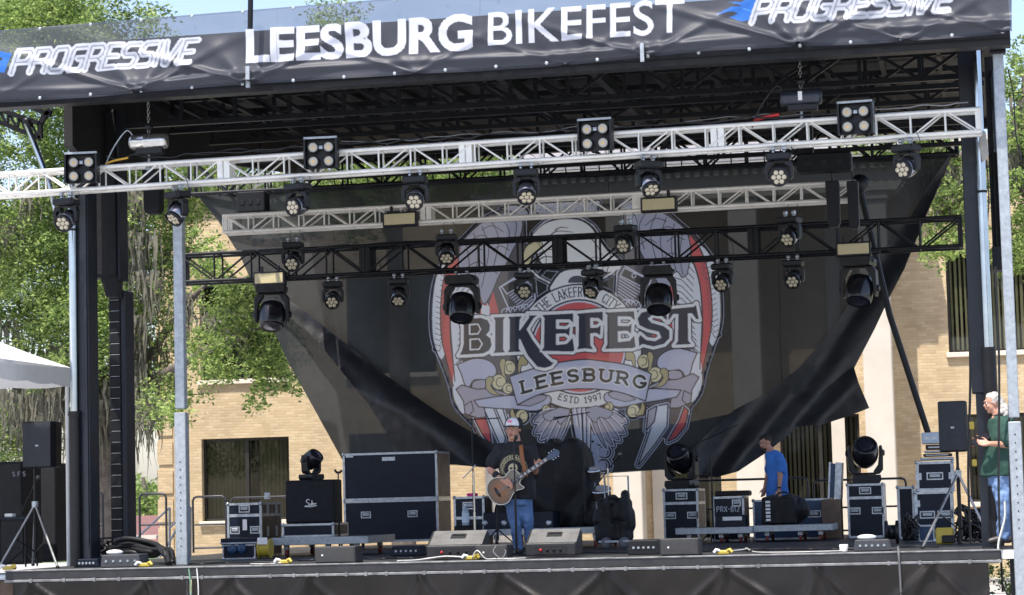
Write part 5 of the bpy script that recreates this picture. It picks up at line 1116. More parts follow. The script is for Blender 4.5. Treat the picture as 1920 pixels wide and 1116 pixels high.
# ================================================================ CASES AND STAGE EQUIPMENT
def txt(parent, t, x, y, z, h, w, mat, gl=GL, th=.1, gap=.25, sl=0.0, name='lettering'):
    """raised lettering on a -y facing surface: left x, front y, base z"""
    g = MB(); u = 0; W = text_w(t, gl, gap); k = w/W
    for c in t:
        for st in gl[c][1]:
            for i in range(len(st)-1):
                a, b = st[i], st[i+1]; p = Vector((x+(u+a[0])*k+sl*a[1]*h, y, z+a[1]*h)); q = Vector((x+(u+b[0])*k+sl*b[1]*h, y, z+b[1]*h))
                if (q-p).length > 1e-6: g.bar(p, q, th*h, .0024, up=Vector((0, 1, 0)))
        u += (gl[c][0]+gap)*k/k
    return g.build(name, mat, parent)
def handle(parent, cx, y, cz, w=.17, h=.11):
    g = MB(); t = .018
    g.box(cx-w/2, cx+w/2, y-.008, y-.001, cz+h/2-t, cz+h/2); g.box(cx-w/2, cx+w/2, y-.008, y-.001, cz-h/2, cz-h/2+t); g.box(cx-w/2, cx-w/2+t, y-.008, y-.001, cz-h/2+t, cz+h/2-t); g.box(cx+w/2-t, cx+w/2, y-.008, y-.001, cz-h/2+t, cz+h/2-t)
    o = g.build('handle_plate', casealu, parent); g = MB(); g.box(cx-w*.32, cx+w*.32, y-.014, y-.002, cz-.018, cz+.03, bev=.004); g.build('grip', galv, o)
    g = MB(); g.box(cx-w/2+t+.001, cx+w/2-t-.001, y-.003, y-.0005, cz-h/2+t+.001, cz+h/2-t-.001); g.build('recess', rubber, o)
def latch(parent, cx, y, cz, s=.045, h=.1):
    g = MB(); g.box(cx-s, cx+s, y-.007, y-.001, cz-h/2, cz+h/2, bev=.002); g.box(cx-.012, cx+.012, y-.016, y-.0071, cz-.03, cz+.03); g.build('latch', casealu, parent)
def case(name, label, px0, px1, Y, dep, z0, z1, seams=(), handles=(), latches=(), pan=casepan, side=casepan, wheels=False, cat='flight case', group=None, rz_=0, edge=.034):
    zm = (z0+z1)/2; a, b = XF(px0, Y, zm), XF(px1, Y, zm); t = T(name, label, cat, ((a+b)/2, Y, z0), group)
    if wheels:
        for xx in (a+.09, b-.09):
            for yy in (Y+.09, Y+dep-.09): g = MB(); g.ring((xx-.016, yy, z0+.05), [(.05, 0), (.05, .032)], 14, Vector((1, 0, 0))); g.box(xx-.022, xx+.022, yy-.03, yy+.03, z0+.101, z0+.112); g.build('caster', rubber, t)
        z0 = z0+.112
    g = MB(); g.box(a+.008, b-.008, Y+.008, Y+dep-.008, z0+.008, z1-.008); g.build('front_panel' if side is not pan else 'body', pan, t)
    if side is not pan: g = MB(); g.box(b-.0079, b-.004, Y+.01, Y+dep-.01, z0+.01, z1-.01); g.build('side_panel', side, t)
    e = edge; g = MB()
    for (x0, x1) in ((a, a+e), (b-e, b)): g.box(x0, x1, Y, Y+e, z0+e, z1-e); g.box(x0, x1, Y+dep-e, Y+dep, z0+e, z1-e)
    for (y0, y1) in ((Y, Y+e), (Y+dep-e, Y+dep)): g.box(a, b, y0, y1, z0, z0+e-.0005); g.box(a, b, y0, y1, z1-e+.0005, z1)
    for x0 in (a, b-e):
        for zz in (z0, z1-e): g.box(x0, x0+e, Y+e+.0005, Y+dep-e-.0005, zz+.0006, zz+e-.0006)
    for s in seams: zz = z0+(z1-z0)*s; g.box(a+e+.0005, b-e-.0005, Y+.001, Y+.012, zz-.022, zz+.022); g.box(b-.012, b-.001, Y+e+.001, Y+dep-e-.001, zz-.022, zz+.022)
    g.build('edge_profile', casealu, t)
    for x0 in (a, b):
        for zz in (z0, z1): g = MB(); g.ball((x0+(.012 if x0 == a else -.012), Y+.012, zz+(.012 if zz == z0 else -.012)), .030, 8); g.build('corner_ball', casealu, t)
    for (u, v, w_) in handles: handle(t, a+(b-a)*u, Y+.008, z0+(z1-z0)*v, w_)
    for (u, v) in latches: latch(t, a+(b-a)*u, Y+.008, z0+(z1-z0)*v)
    return t, a, b, z0, z1
zt = lambda px, py, Y: ZF(px, py, Y)
# --- left cases
YC = 5.0
t, a, b, z0, z1 = case('flight_case', 'dark blue flight case with brown worn side standing left of the guitar cabinet', 426, 491, YC, 1.0, 0, zt(460, 943, YC), seams=(.77,), handles=((.5, .89, .17), (.22, .50, .15), (.80, .50, .15)), side=casewood)
latch(t, b-.001, YC+.3, z0+.9); g = MB()
for yy in (.28, .72): g.box(b+.001, b+.012, YC+yy-.05, YC+yy+.05, z0+.62, z0+.80, bev=.003); g.box(b+.001, b+.012, YC+yy-.05, YC+yy+.05, z0+.3, z0+.45, bev=.003)
g.build('side_latches', casealu, t); g = MB(); g.box(XF(455, YC, .5), XF(463, YC, .5), YC-.002, YC+.006, z0+.40, z0+.56); g.build('label', whitep, t)
YC = 3.9; t, a, b, z0, z1 = case('open_flight_case', 'low open flight case with blue gear inside, in front of the left case', 417, 479, YC, .5, 0, zt(450, 1021, YC), edge=.02)
g = MB(); g.box(a-.02, b+.02, YC-.02, YC+.5, z1+.002, z1+.09, bev=.01); g.build('lid', casepan, t)
g = MB(); g.box(a-.03, b+.03, YC-.031, YC-.0201, z1+.012, z1+.03); g.build('lid_edge', casealu, t)
g = MB(); g.ball((a+.15, YC-.01, .14), (.08, .03, .07), 10); g.ball((b-.2, YC-.01, .15), (.07, .03, .08), 10); g.build('blue_padding', casepan_b, t)
t = T('cable_reel', 'yellow cable reel on the stage floor beside the low open case', 'cable reel', (XF(494, 3.8), 3.8, 0)); x = XF(494, 3.8); g = MB(); g.ring((x-.09, 3.9, .145), [(.14, 0), (.14, .015), (.10, .016), (.10, .16), (.14, .161), (.14, .176)], 24, Vector((1, 0, 0))); g.build('drum', yellow, t); g = MB(); g.ring((x-.07, 3.9, .145), [(.118, 0), (.12, .06), (.118, .14)], 20, Vector((1, 0, 0))); g.build('wound_cable', M('dull_yellow_cable', (.42, .32, .03), .5), t); g = MB(); g.box(x-.08, x+.07, 3.77, 3.79, .20, .30, bev=.01); g.build('label', whitep, t)
# --- guitar cabinet on a flat case on a rolling platform, moving head on top
def platform(label, px0, px1, Y, dep, ztop, thick=.11, wheels=True, name='rolling_platform'):
    a, b = XF(px0, Y, ztop), XF(px1, Y, ztop); t = T(name, label, 'platform', ((a+b)/2, Y, 0)); g = MB(); g.box(a+.02, b-.02, Y+.02, Y+dep-.02, ztop-thick+.03, ztop-.004); g.build('deck', deckm, t)
    g = MB(); g.box(a, b, Y-.004, Y+.0195, ztop-thick, ztop, bev=.006); g.box(b-.0195, b, Y+.02, Y+dep, ztop-thick, ztop, bev=.006); g.box(a, a+.0195, Y+.02, Y+dep, ztop-thick, ztop, bev=.006); g.build('frame', galv, t)
    for xx in (a+.2, (a+b)/2+.1, b-.2):
        for yy in (Y+.12, Y+dep-.15):
            g = MB(); g.box(xx-.035, xx+.035, yy-.035, yy+.035, ztop-thick-.06, ztop-thick-.001); g.ring((xx, yy, .11), [(.028, 0), (.028, max(.02, ztop-thick-.17))], 10); w_ = g.build('caster', galv, t)
            g = MB(); g.ring((xx-.02, yy+.02, .063), [(.03, -.003), (.062, 0), (.062, .04), (.03, .043)], 16, Vector((1, 0, 0))); g.build('wheel', M('red_caster_wheel', (.16, .03, .025), .6), w_)
    return t, a, b
YC = 4.6; zp = zt(600, 1007, YC); platform('low rolling platform with pale frame under the guitar cabinet', 508, 690, YC, 1.6, zp)
zc0 = zp+.05; t, a, b, z0, z1 = case('flat_case', 'flat dark case with aluminium edges under the guitar cabinet', 529, 626, YC+.2, .8, zp, zt(580, 982, YC+.2), edge=.03)
YG = YC+.35; gz0 = z1+.002; gz1 = zt(580, 900, YG); a, b = XF(535, YG, .8), XF(628, YG, .8)
t = T('guitar_cabinet', 'square black guitar speaker cabinet with white script lettering', 'amplifier', ((a+b)/2, YG, gz0))
g = MB(); g.box(a, b, YG, YG+.4, gz0, gz1, bev=.02); g.build('cabinet', blkmat, t); g = MB(); g.box(a+.04, b-.03, YG-.004, YG+.001, gz0+.04, gz1-.04, bev=.002); g.build('grille', M('dark_grille_cloth', (.005, .006, .010), .8, bump=.5, bscale=300), t)
tw = (b-a)*.22; xx = (a+b)/2-tw*.4; zz = gz0+(gz1-gz0)*.40
g = MB()
for st in ([(.9, 1), (.6, 1.15), (.25, 1.0), (.2, .7), (.6, .5), (.75, .2), (.4, -.05), (0, .1)], [(.85, .5), (.85, .1), (1.1, 0), (1.3, .5), (1.3, .05)], [(1.45, 1.0), (1.5, 0), (1.6, .4), (1.85, .45), (1.85, 0)], [(2.1, .45), (2.1, 0), (2.15, .35), (2.5, .45)], [(-.3, -.05), (1.2, -.15), (2.6, .05)]):
    q = smoothpath([(xx+u*tw*.4, YG-.008, zz+v*.085) for u, v in st], 4); g.tube(q, .006, 5)
g.build('script_badge', whitep, t)
bs = beam(up=True); bs.rotation_euler = (0, 0, R(75)); 
def putbeam(o, px, Y, z, rz_, lab, sc=1.0): o.location = (XF(px, Y, z), Y, z); o.rotation_euler = (0, 0, R(rz_)); o['label'] = lab; o['group'] = 'moving heads standing on cases'; return o
putbeam(bs, 584, YG+.2, gz1+.001, 70, 'squat black moving head sitting on top of the guitar cabinet'); bs.scale = (.66, .66, .60)
# --- big double case
YC = 9.2; zb = zt(740, 937, YC); ztp = zt(740, 848, YC)
t, a, b, z0, z1 = case('large_flight_case', 'very large navy flight case, lower half of the stacked pair, with two handles', 645, 822, YC, .95, 0, zb-.004, handles=((.235, .66, .17), (.73, .66, .17)), wheels=True, edge=.035, side=casewood)
t2, a2, b2, z02, z12 = case('large_flight_case', 'very large navy flight case stacked on top of the other, with a white tag', 643, 820, YC, .95, zb, ztp, edge=.035, side=casewood)
g = MB(); xx = XF(728, YC, 1.7); g.box(xx-.11, xx+.11, YC-.004, YC+.007, zt(728, 864, YC), zt(728, 857, YC)); g.build('tag', casealu, t2)
g = MB(); g.box(XF(648, YC, 1.7), XF(662, YC, 1.7), YC-.004, YC+.007, zt(655, 858, YC), zt(655, 851, YC)); g.build('corner_plate', casealu, t2)
# --- small case with pink tape, bottle
YC = 6.6; t, a, b, z0, z1 = case('flight_case', 'small flight case with a pink strap on top, left of the singer', 851, 909, YC, .6, 0, zt(880, 931, YC), seams=(.60,), handles=((.5, .83, .2), (.17, .25, .15), (.82, .25, .15)))
g = MB(); g.box(XF(872, YC, 1), XF(888, YC, 1), YC+.1, YC+.3, z1+.001, z1+.05, bev=.01); tagit(g.build('folded_cloth', M('hot_pink_cloth', (.80, .03, .25), .6)), 'hot pink folded cloth on the small flight case', 'cloth')
x = XF(873, 2.6, .5); t = T('water_bottle', 'clear plastic water bottle with a pale label beside the singer', 'bottle', (x, 5.2, 0)); Yb = 5.6; x = XF(873, Yb, .5); zb_ = zt(873, 985, Yb)
t.location = (x, Yb, zb_); g = MB(); g.ring((x, Yb, zb_), [(.05, 0), (.053, .02), (.053, .20), (.03, .25), (.017, .27), (.017, .29)], 16); g.build('bottle', M('clear_bottle_plastic', (.30, .38, .42), .1, 0, spec=.8), t); g = MB(); g.ring((x, Yb, zb_+.04), [(.0545, 0), (.0545, .14)], 16); g.build('label', M('pale_blue_label', (.55, .65, .75), .5), t); g = MB(); g.ring((x, Yb, zb_+.2901), [(.019, 0), (.019, .025)], 12); g.build('cap', whitep, t)
g = MB(); g.box(x-.16, x+.16, Yb-.1, Yb+.2, 0, zb_-.001, bev=.02); tagit(g.build('drum_stool_box', blkmat), 'low black box under the water bottle', 'box')
# --- drum riser, covered drum kit
YC = 6.2; zr = zt(1020, 990, YC); platform('low wheeled drum riser with pale frame behind the singer', 903, 1138, YC, 2.2, zr, thick=.10, name='drum_riser')
g = MB(); x0, x1 = XF(905, YC+.1, .6), XF(1036, YC+.1, .6); g.box(x0, x1, YC+.12, YC+.7, zr+.001, zt(960, 960, YC+.1), bev=.01); t = T('road_trunk', 'long low black trunk with two round latches on the drum riser', 'trunk', ((x0+x1)/2, YC+.12, zr)); g.build('body', casepan, t)
for px in (905+3, 944, 1028): g = MB(); g.ring((XF(px, YC+.1, .6), YC+.118, zt(px, 981, YC+.1)), [(.045, 0), (.045, .008), (.02, .012)], 14, Vector((0, -1, 0))); g.build('latch', casealu, t)
def folds(amp, f1, seed):
    def fn(v, n):
        a = mnoise.noise(Vector((v.x*f1, v.y*f1, v.z*f1*.35+seed)))*amp+abs(math.sin(v.x*f1*1.7+1.5*mnoise.noise(Vector((v.z*.9, v.x*.5, seed)))+v.z*1.3))*amp*.7
        return v+n*a
    return fn
kc = XF(1050, 7.4, 1); g = MB(); z = zr
def lump(cx, cy, cz, rx, ry, rz_): g.ball((cx, cy, cz), (rx, ry, rz_), 20)
P2 = lambda px, py, Y=7.2: P(px, py, Y)
for (px, py, rx, rz_) in ((1050, 865, .38, .34), (1010, 880, .30, .34), (1082, 880, .28, .38), (1040, 920, .55, .45), (1085, 930, .35, .50), (1000, 930, .42, .42), (1040, 965, .62, .35), (960, 960, .40, .30), (1098, 960, .28, .30)): q = P2(px, py); lump(q.x, 7.3, q.z, rx, .42, rz_)
g = MB(); g.prism([P(px, py, 6.9) for px, py in ((932, 986), (935, 930), (960, 880), (985, 852), (1008, 838), (1032, 827), (1052, 832), (1074, 830), (1092, 842), (1097, 862), (1103, 905), (1112, 950), (1116, 986))], (0, .8, 0))
t = T('covered_drum_kit', 'drum kit hidden under a rumpled black cover behind the singer', 'drum kit', (kc, 7.3, zr)); remesh(g, .024, 'cover', blkcloth, t, 5, lambda v, n: v+n*(.07*abs(math.sin(v.x*7+v.z*2.5*(1 if v.x < kc else -1)+2.2*mnoise.noise(Vector((v.x*1.3, v.z*1.1, 3)))))**1.5+.05*mnoise.noise(Vector((v.x*3, v.y*3, v.z*2)))))
# small uncovered drums at its right
for (px, py, r, h, lab) in ((1113, 890, .11, .16, 'tom'), (1126, 925, .16, .12, 'snare')):
    q = P(px, py, 7.0); g = MB(); ax = Vector((0, -.35, 1)).normalized(); g.ring(q, [(r, -h/2), (r, h/2)], 20, ax); dr = g.build('drum_shell', M('dark_drum_shell', (.05, .045, .04), .25, .2), t)
    g = MB(); g.ring(q+ax*h/2, [(r*1.06, -.012), (r*1.06, .012), (r*.98, .013)], 20, ax); g.ring(q-ax*h/2, [(r*1.05, -.012), (r*1.05, .012)], 20, ax); g.build('hoop', chrome, dr)
    g = MB(); g.tube([q-ax*h/2, Vector((q.x+.05, 7.0, zr))], .012, 6); g.build('stand', galv, dr)
# black wheeled cart/bags right of kit
g = MB(); q = P(1158, 975, 5.6); 
for (dx, dz, rx, rz_) in ((-.06, .27, .10, .08), (-.16, .10, .10, .20), (.06, .14, .12, .16), (.0, -.16, .20, .15), (.17, .0, .07, .16), (-.20, -.18, .10, .14), (-.26, .05, .06, .10), (.12, .30, .03, .10)): g.cbox((q.x+dx, 5.6, q.z+dz), (rx*2, .3, rz_*2), bev=.05)
t = T('hand_truck', 'black wheeled cart piled with soft bags right of the drum kit', 'cart', (q.x, 5.6, 0)); remesh(g, .022, 'bags', blkcloth, t, 2, folds(.045, 9, 8))
for dx in (-.13, .13): g = MB(); g.ring((q.x+dx-.02, 5.4, .085), [(.03, -.004), (.083, 0), (.083, .04), (.03, .044)], 18, Vector((.5, -1, 0))); g.build('wheel', M('grey_wheel', (.10, .10, .11), .6), t)
g = MB(); g.box(q.x-.25, q.x+.2, 5.35, 5.9, .09, .12); g.tube([(q.x-.2, 5.75, .1), (q.x-.2, 5.75, 1.05), (q.x+.15, 5.75, 1.05), (q.x+.15, 5.75, .1)], .014, 6); g.build('frame', galv, t)
# --- microphone stands
def micstand(label, px, Y, pyb, pyt, boom=None, base='tripod', mic=True, mat=steelblk, name='microphone_stand', legs_at=None, r=.012):
    x = XF(px, Y, .8); z0 = 0 if pyb is None else zt(px, pyb, Y); z1 = zt(px, pyt, Y); t = T(name, label, 'microphone stand', (x, Y, z0))
    g = MB(); g.tube([(x, Y, z0+.06), (x, Y, (z0+z1)/2)], r*1.3, 8); g.tube([(x, Y, (z0+z1)/2), (x, Y, z1)], r*.85, 8); g.build('pole', mat, t)
    if base == 'tripod':
        for k in range(3):
            a_ = R(90+120*k+15); g = MB(); g.tube([(x, Y, z0+.22), (x+.26*math.cos(a_), Y+.26*math.sin(a_), z0+.014)], .010, 6); g.build('leg', mat, t)
    else: g = MB(); g.ring((x, Y, z0), [(.14, 0), (.14, .014), (.03, .04), (.015, .06)], 20); g.build('base', mat, t)
    tip = Vector((x, Y, z1)); d = Vector((0, -.4, .9))
    if boom:
        A, B = P(boom[0], boom[1], Y-.05), P(boom[2], boom[3], Y-.05); g = MB(); g.tube([A, B], .009, 6); g.build('boom', mat, t); tip = A if boom[4] == 0 else B; d = (A-B if boom[4] == 0 else B-A)
    if mic:
        d = d.normalized(); g = MB(); g.ring(tip, [(.010, -.02), (.014, .02), (.018, .13), (.022, .14)], 10, d); mh = g.build('microphone', blkgear, t); g = MB(); g.ring(tip+d*.14, [(.021, 0), (.028, .02), (.024, .045), (.0001, .058)], 12, d); g.build('grille', M('mic_grille', (.12, .12, .12), .4, .6), mh)
    return t
YS = 2.6
ms = micstand("black straight microphone stand in front of the singer's guitar", 966, YS-.45, None, 826, base='round', mic=False)
q = P(966, 826, YS-.45); d = (P(969, 815, YS-.25)-q).normalized(); g = MB(); g.ring(q, [(.012, -.03), (.015, .02), (.019, .09)], 10, d); mh = g.build('microphone', blkgear, ms); g = MB(); g.ring(q+d*.09, [(.022, 0), (.031, .022), (.028, .045), (.0001, .062)], 14, d); g.build('grille', M('mic_grille', (.12, .12, .12), .4, .6), mh)
micstand('tall boom stand reaching over the small flight case at left of the singer', 888, 5.4, None, 786, (876, 787, 938, 784, 0), mic=False)
micstand('tall boom stand in front of the emblem guitar neck', 1096, 6.6, 985, 774, (1060, 781, 1106, 773, 0))
micstand('short stand with a forked clip beside the large flight case', 635, 5.0, None, 888, mic=False, base='round')
g = MB(); q = P(635, 886, 5.0); g.tube([q+Vector((-.06, 0, .04)), q+Vector((-.03, 0, 0)), q+Vector((.02, 0, 0)), q+Vector((.05, 0, .03))], .018, 8); tagit(g.build('microphone_clip', blkgear), 'forked black clip on the short stand by the large case', 'clip')
micstand('boom stand beside the drums holding a small black microphone', 1135, 6.2, 985, 900, (1085, 955, 1150, 868, 1))
micstand('dark stand with a long slanting boom in front of the right case row', 1335, 8.2, None, 822, (1300, 835, 1385, 796, 0))
cs = micstand('chrome cymbal stand without a cymbal beside the small flight case', 889, 4.9, None, 885, (868, 897, 892, 872, 0), mic=False, mat=M('chrome_hardware', (.5, .5, .5), .2, 1), name='cymbal_stand', r=.016)
micstand('short chrome stand right of the drum riser', 1141, 5.9, None, 878, mic=False, mat=MATS['chrome_hardware'], name='cymbal_stand')
micstand('low black stand just left of the singer with yellow tape at its foot', 931, 3.8, 1022, 930, mic=False, base='tripod')
# --- floor wedges
def wedge(label, px0, px1, Y, pyt, flip=1):
    a, b = XF(px0, Y, .3), XF(px1, Y, .3); D_ = .52; H_ = zt((px0+px1)/2, pyt, Y+D_*.75); t = T('stage_monitor', label, 'monitor speaker', ((a+b)/2, Y, 0), 'wedge monitors')
    s = .10; prof = [(0, .03), (0, .17), (D_*.72, H_), (D_, H_*.93), (D_*.96, .03), (.06, 0.012), (D_*.9, .012)]
    prof = [(0, .02), (0, .18), (D_*.70, H_), (D_, H_*.90), (D_, .02)]
    g = MB(); g.prism([(a, Y+p, z) for p, z in prof], (b-a, 0, 0)); o = g.build('cabinet', M('dark_grey_monitor_paint', (.012, .012, .013), .5, bump=.2, bscale=150), t); soften(o, .018, 3)
    # grille on the sloping back that faces up to the singer stays hidden; the crowd sees the sloping rear panel with a grip
    n_ = Vector((0, -(H_-.18), D_*.70)).normalized(); c = Vector(((a+b)/2+.02, Y+D_*.35, (.18+H_)/2)); ex = Vector((1, 0, 0)); ey = Vector((0, D_*.70, H_-.18)).normalized()
    g = MB(); m4 = Matrix((ex, ey, n_)).transposed().to_4x4(); m4.translation = c; g.cbox((0, 0, .002), (b-a-.03, .38, .006), mat=m4); g.build('rear_panel', M('sunlit_monitor_panel', (.14, .138, .13), .5, 0, var=.25, scale=3), t)  # sunlight on the slope is put into this paler panel colour
    g = MB(); g.cbox((0, .03, .008), (.20, .12, .006), mat=m4, bev=.003); g.build('grip_recess', rubber, t)
    g = MB(); g.cbox((0, .055, .018), (.16, .025, .02), mat=m4, bev=.006); g.build('grip', blkgear, t)
    g = MB(); g.box(a+.12, b-.12, Y-.004, Y+.001, .045, .145); p_ = g.build('connector_panel', rubber, t)
    for k in range(4): g = MB(); g.ring(((a+.2+k*(b-a-.4)/3), Y-.005, .095), [(.018, 0), (.018, .008), (.01, .009)], 10, Vector((0, -1, 0))); g.build('socket', redp if k == 0 else steelblk, p_)
    return t
wedge('wedge monitor lying left of the singer with a dark grip', 799, 902, .9, 995); wedge("wedge monitor lying at the singer's feet on the right, striped by shadow", 984, 1079, .95, 992)
# --- low grey fill boxes at the edge
def fill(label, px0, px1, Y, pyt):
    a, b = XF(px0, Y, .1), XF(px1, Y, .1); z1 = zt((px0+px1)/2, pyt, Y); t = T('front_fill_speaker', label, 'speaker', ((a+b)/2, Y, 0)); g = MB(); g.box(a, b, Y, Y+.38, .004, z1, bev=.008); g.build('cabinet', M('grey_fill_paint', (.03, .03, .03), .6, 0, var=.2, bump=.2), t)
    g = MB(); g.box(a+.02, b-.02, Y-.004, Y+.0005, .02, z1-.02, bev=.002); g.build('grille', M('grey_fill_grille', (.045, .045, .044), .6, .2, bump=.4, bscale=260), t)
    g = MB(); g.ring((a+.10, Y-.004, z1*.5), [(.012, 0), (.012, .004)], 10, Vector((0, -1, 0))); g.build('badge', whitep, t)
fill('low grey front fill box at the stage edge below the guitar cabinet', 590, 666, .25, 1025); fill('low grey box with coiled leads at the singer\'s feet', 892, 951, .5, 1022); fill('low grey front fill box at the stage edge right of centre', 1238, 1310, .4, 1010)
# --- right cases
YC = 9.6; t, a, b, z0, z1 = case('flight_case', 'tall navy flight case with a moving head on it, left in the right hand row', 1244, 1310, YC, 1.0, 0, zt(1276, 917, YC), seams=(.73,), handles=((.53, .865, .19), (.2, .50, .18), (.83, .50, .18)), side=casewood, wheels=False)
bs2 = copy_tree(bs); bs2.scale = (1, 1, 1); putbeam(bs2, 1279, YC+.4, z1+.001, -18, 'black moving head standing on the tall case in front of the emblem feather')
YC = 9.0; t, a, b, z0, z1 = case('flight_case', 'square flight case stencilled PRX-812 on the grey platform', 1336, 1396, YC, .8, 0, zt(1366, 931, YC), handles=((.76, .85, .14), (.22, .5, .16), (.74, .5, .16)), side=casewood)
txt(t, 'PRX-812', a+.07, YC+.004, z0+(z1-z0)*.66, .085, .36, M('pale_stencil_paint', (.45, .48, .52), .7), th=.17)
g = MB(); xa, xb = XF(1338, YC, 1), XF(1402, YC, 1); g.box(xa, xb, YC+.1, YC+.6, z1+.002, z1+.09, bev=.02); tagit(g.build('equipment_pouch', blkcloth), 'flat black pouch lying on the stencilled case', 'bag')
YC = 8.2; zp = zt(1340, 991, YC); platform('grey metal rolling platform, the left of the right hand pair', 1266, 1411, YC-.6, 1.0, zt(1340, 989, YC-.6), thick=.10); platform('grey metal rolling platform, the right of the right hand pair', 1412, 1562, YC-.5, 1.2, zt(1480, 984, YC-.5), thick=.10)
zq = zt(1365, 989, YC-.6); t = T('mixer_rack', 'low rack with pale front panels on the left grey platform', 'rack', (XF(1370, YC-.4, .5), YC-.4, zq)); a, b = XF(1340, YC-.4, .5), XF(1398, YC-.4, .5); g = MB(); g.box(a, b, YC-.4, YC-.1, zq+.001, zt(1370, 966, YC-.4), bev=.01); g.build('body', casepan, t); g = MB(); g.box(a+.12, b-.06, YC-.415, YC-.4005, zt(1370, 976, YC-.4), zt(1370, 969, YC-.4)); g.build('faceplate', whitep, t)
t, a, b, z0, z1 = case('blue_flight_case', 'blue flight case behind the black amplifier bag', 1412, 1556, YC+1.3, .7, 0, zt(1480, 936, YC+1.3), pan=casepan_b, side=casewood, handles=((.80, .62, .22),), edge=.03)
q = P(1470, 960, YC-.2); g = MB(); xa, xb = XF(1424, YC-.2, .6), XF(1503, YC-.2, .6); zq = zt(1480, 984, YC-.5); g.box(xa+.03, xb-.1, YC-.2, YC+.3, zq+.02, q.z+.22); g.ball(((xa+xb)/2+.12, YC+.05, zq+.22), (.30, .26, .24), 16); g.ball((xa+.2, YC+.05, q.z+.1), (.16, .25, .16), 16)
t = T('equipment_bag', 'black padded bag with white lettering carried by the man in blue', 'bag', ((xa+xb)/2, YC-.2, zq)); remesh(g, .02, 'bag', blkcloth, t, 3, folds(.02, 7, 4))
g = MB()
for k in range(6): g.box(xa+.10, xa+.17, YC-.285, YC-.26, zq+.06+k*.055, zq+.095+k*.055)
g.build('lettering', whitep, t); g = MB(); g.tube(smoothpath([(xa+.25, YC+.05, q.z+.2), (xa+.28, YC+.05, q.z+.29), (xa+.42, YC+.05, q.z+.29), (xa+.46, YC+.05, q.z+.2)], 4), .014, 6); g.build('handle', blkgear, t)
YC = 9.3; t = T('case_lid', 'removed flight case lid standing on edge right of the blue case', 'lid', (XF(1560, YC, 1), YC, 0)); a, b = XF(1549, YC, 1.3), XF(1573, YC, 1.3); zl0, zl1 = zt(1560, 936, YC), zt(1560, 867, YC)
m4 = Matrix.Rotation(R(4), 4, 'Y'); m4.translation = Vector(((a+b)/2, YC, zl0)); h = zl1-zl0; w_ = b-a; g = MB(); g.box(-w_/2+.03, w_/2-.03, .02, .58, .02, h-.02, mat=m4); g.build('panel', casepan_b, t); g = MB(); g.box(-w_/2, -w_/2+.029, 0, .6, 0, h, mat=m4); g.box(w_/2-.10, w_/2, 0, .6, 0, h, mat=m4); g.build('edge_profile', casealu, t)
g = MB(); g.box(XF(1540, YC, .5), XF(1576, YC, .5), YC, YC+.6, 0, zl0-.003, bev=.01); tagit(g.build('wooden_crate', casewood), 'brown worn crate under the standing case lid', 'crate')
YC = 9.4; t, a, b, z0, z1 = case('flight_case', 'tall navy flight case carrying a moving head beside the white column', 1589, 1658, YC, .9, 0, zt(1623, 907, YC), seams=(.74,), handles=((.5, .87, .19), (.2, .50, .18), (.82, .50, .18)), side=casealu)
bs3 = copy_tree(bs); bs3.scale = (1, 1, 1); putbeam(bs3, 1624, YC+.4, z1+.001, 8, 'black moving head standing on the tall case in front of the white column')
YC = 6.5; t, a, b, z0, z1 = case('flight_case', 'large lower case with two handles in the stack beside the tripod', 1716, 1788, YC, .8, 0, zt(1752, 921, YC), handles=((.32, .52, .22), (.78, .52, .22)), latches=((.06, .75), (.06, .2)), edge=.04)
t, a, b, z0b, z1b = case('flight_case', 'navy case with one central handle on top of the larger case', 1718, 1788, YC, .8, z1+.003, zt(1752, 865, YC), handles=((.5, .5, .24),), latches=((.06, .5), (.95, .5)), edge=.04)
for (p0, p1, ya, yb, lab, mm) in ((1722, 1785, 864, 858, 'flat grey rack unit, lowest of the small stack on the cases', galv), (1728, 1782, 857, 851, 'thin dark rack unit, second in the small stack', blkgear), (1730, 1780, 850, 845, 'thin silver rack unit, third in the small stack', galv), (1733, 1778, 844, 834, 'dark rack unit with two pale slots, fourth in the small stack', blkgear), (1726, 1762, 833, 811, 'pale blue grey console case on top of the small stack', M('pale_blue_grey_case', (.34, .40, .48), .4, .3))):
    xa, xb = XF(p0, YC+.1, 1.8), XF(p1, YC+.1, 1.8); za, zb_ = zt(p0, ya, YC+.1), zt(p0, yb, YC+.1); t = T('rack_unit', lab, 'rack unit', ((xa+xb)/2, YC+.1, za)); g = MB(); g.box(xa, xb, YC+.1, YC+.55, za+.003, zb_-.003, bev=.008); g.build('body', mm, t)
    g = MB(); g.box(xa+.04, xb-.05, YC+.092, YC+.0995, za+(zb_-za)*.35, za+(zb_-za)*.6); g.build('front_slot', casealu, t)
g = MB()
YC = 7.6; t, a, b, z0, z1 = case('flight_case', 'narrow upright dark case standing behind the right hand stack', 1683, 1716, YC, .8, 0, zt(1700, 912, YC), side=casealu, edge=.04)
YC = 5.4; t, a, b, z0, z1 = case('flight_case', 'low blue front case at the foot of the right hand stack', 1722, 1752, YC, .4, 0, zt(1735, 985, YC), pan=casepan_b, edge=.02)
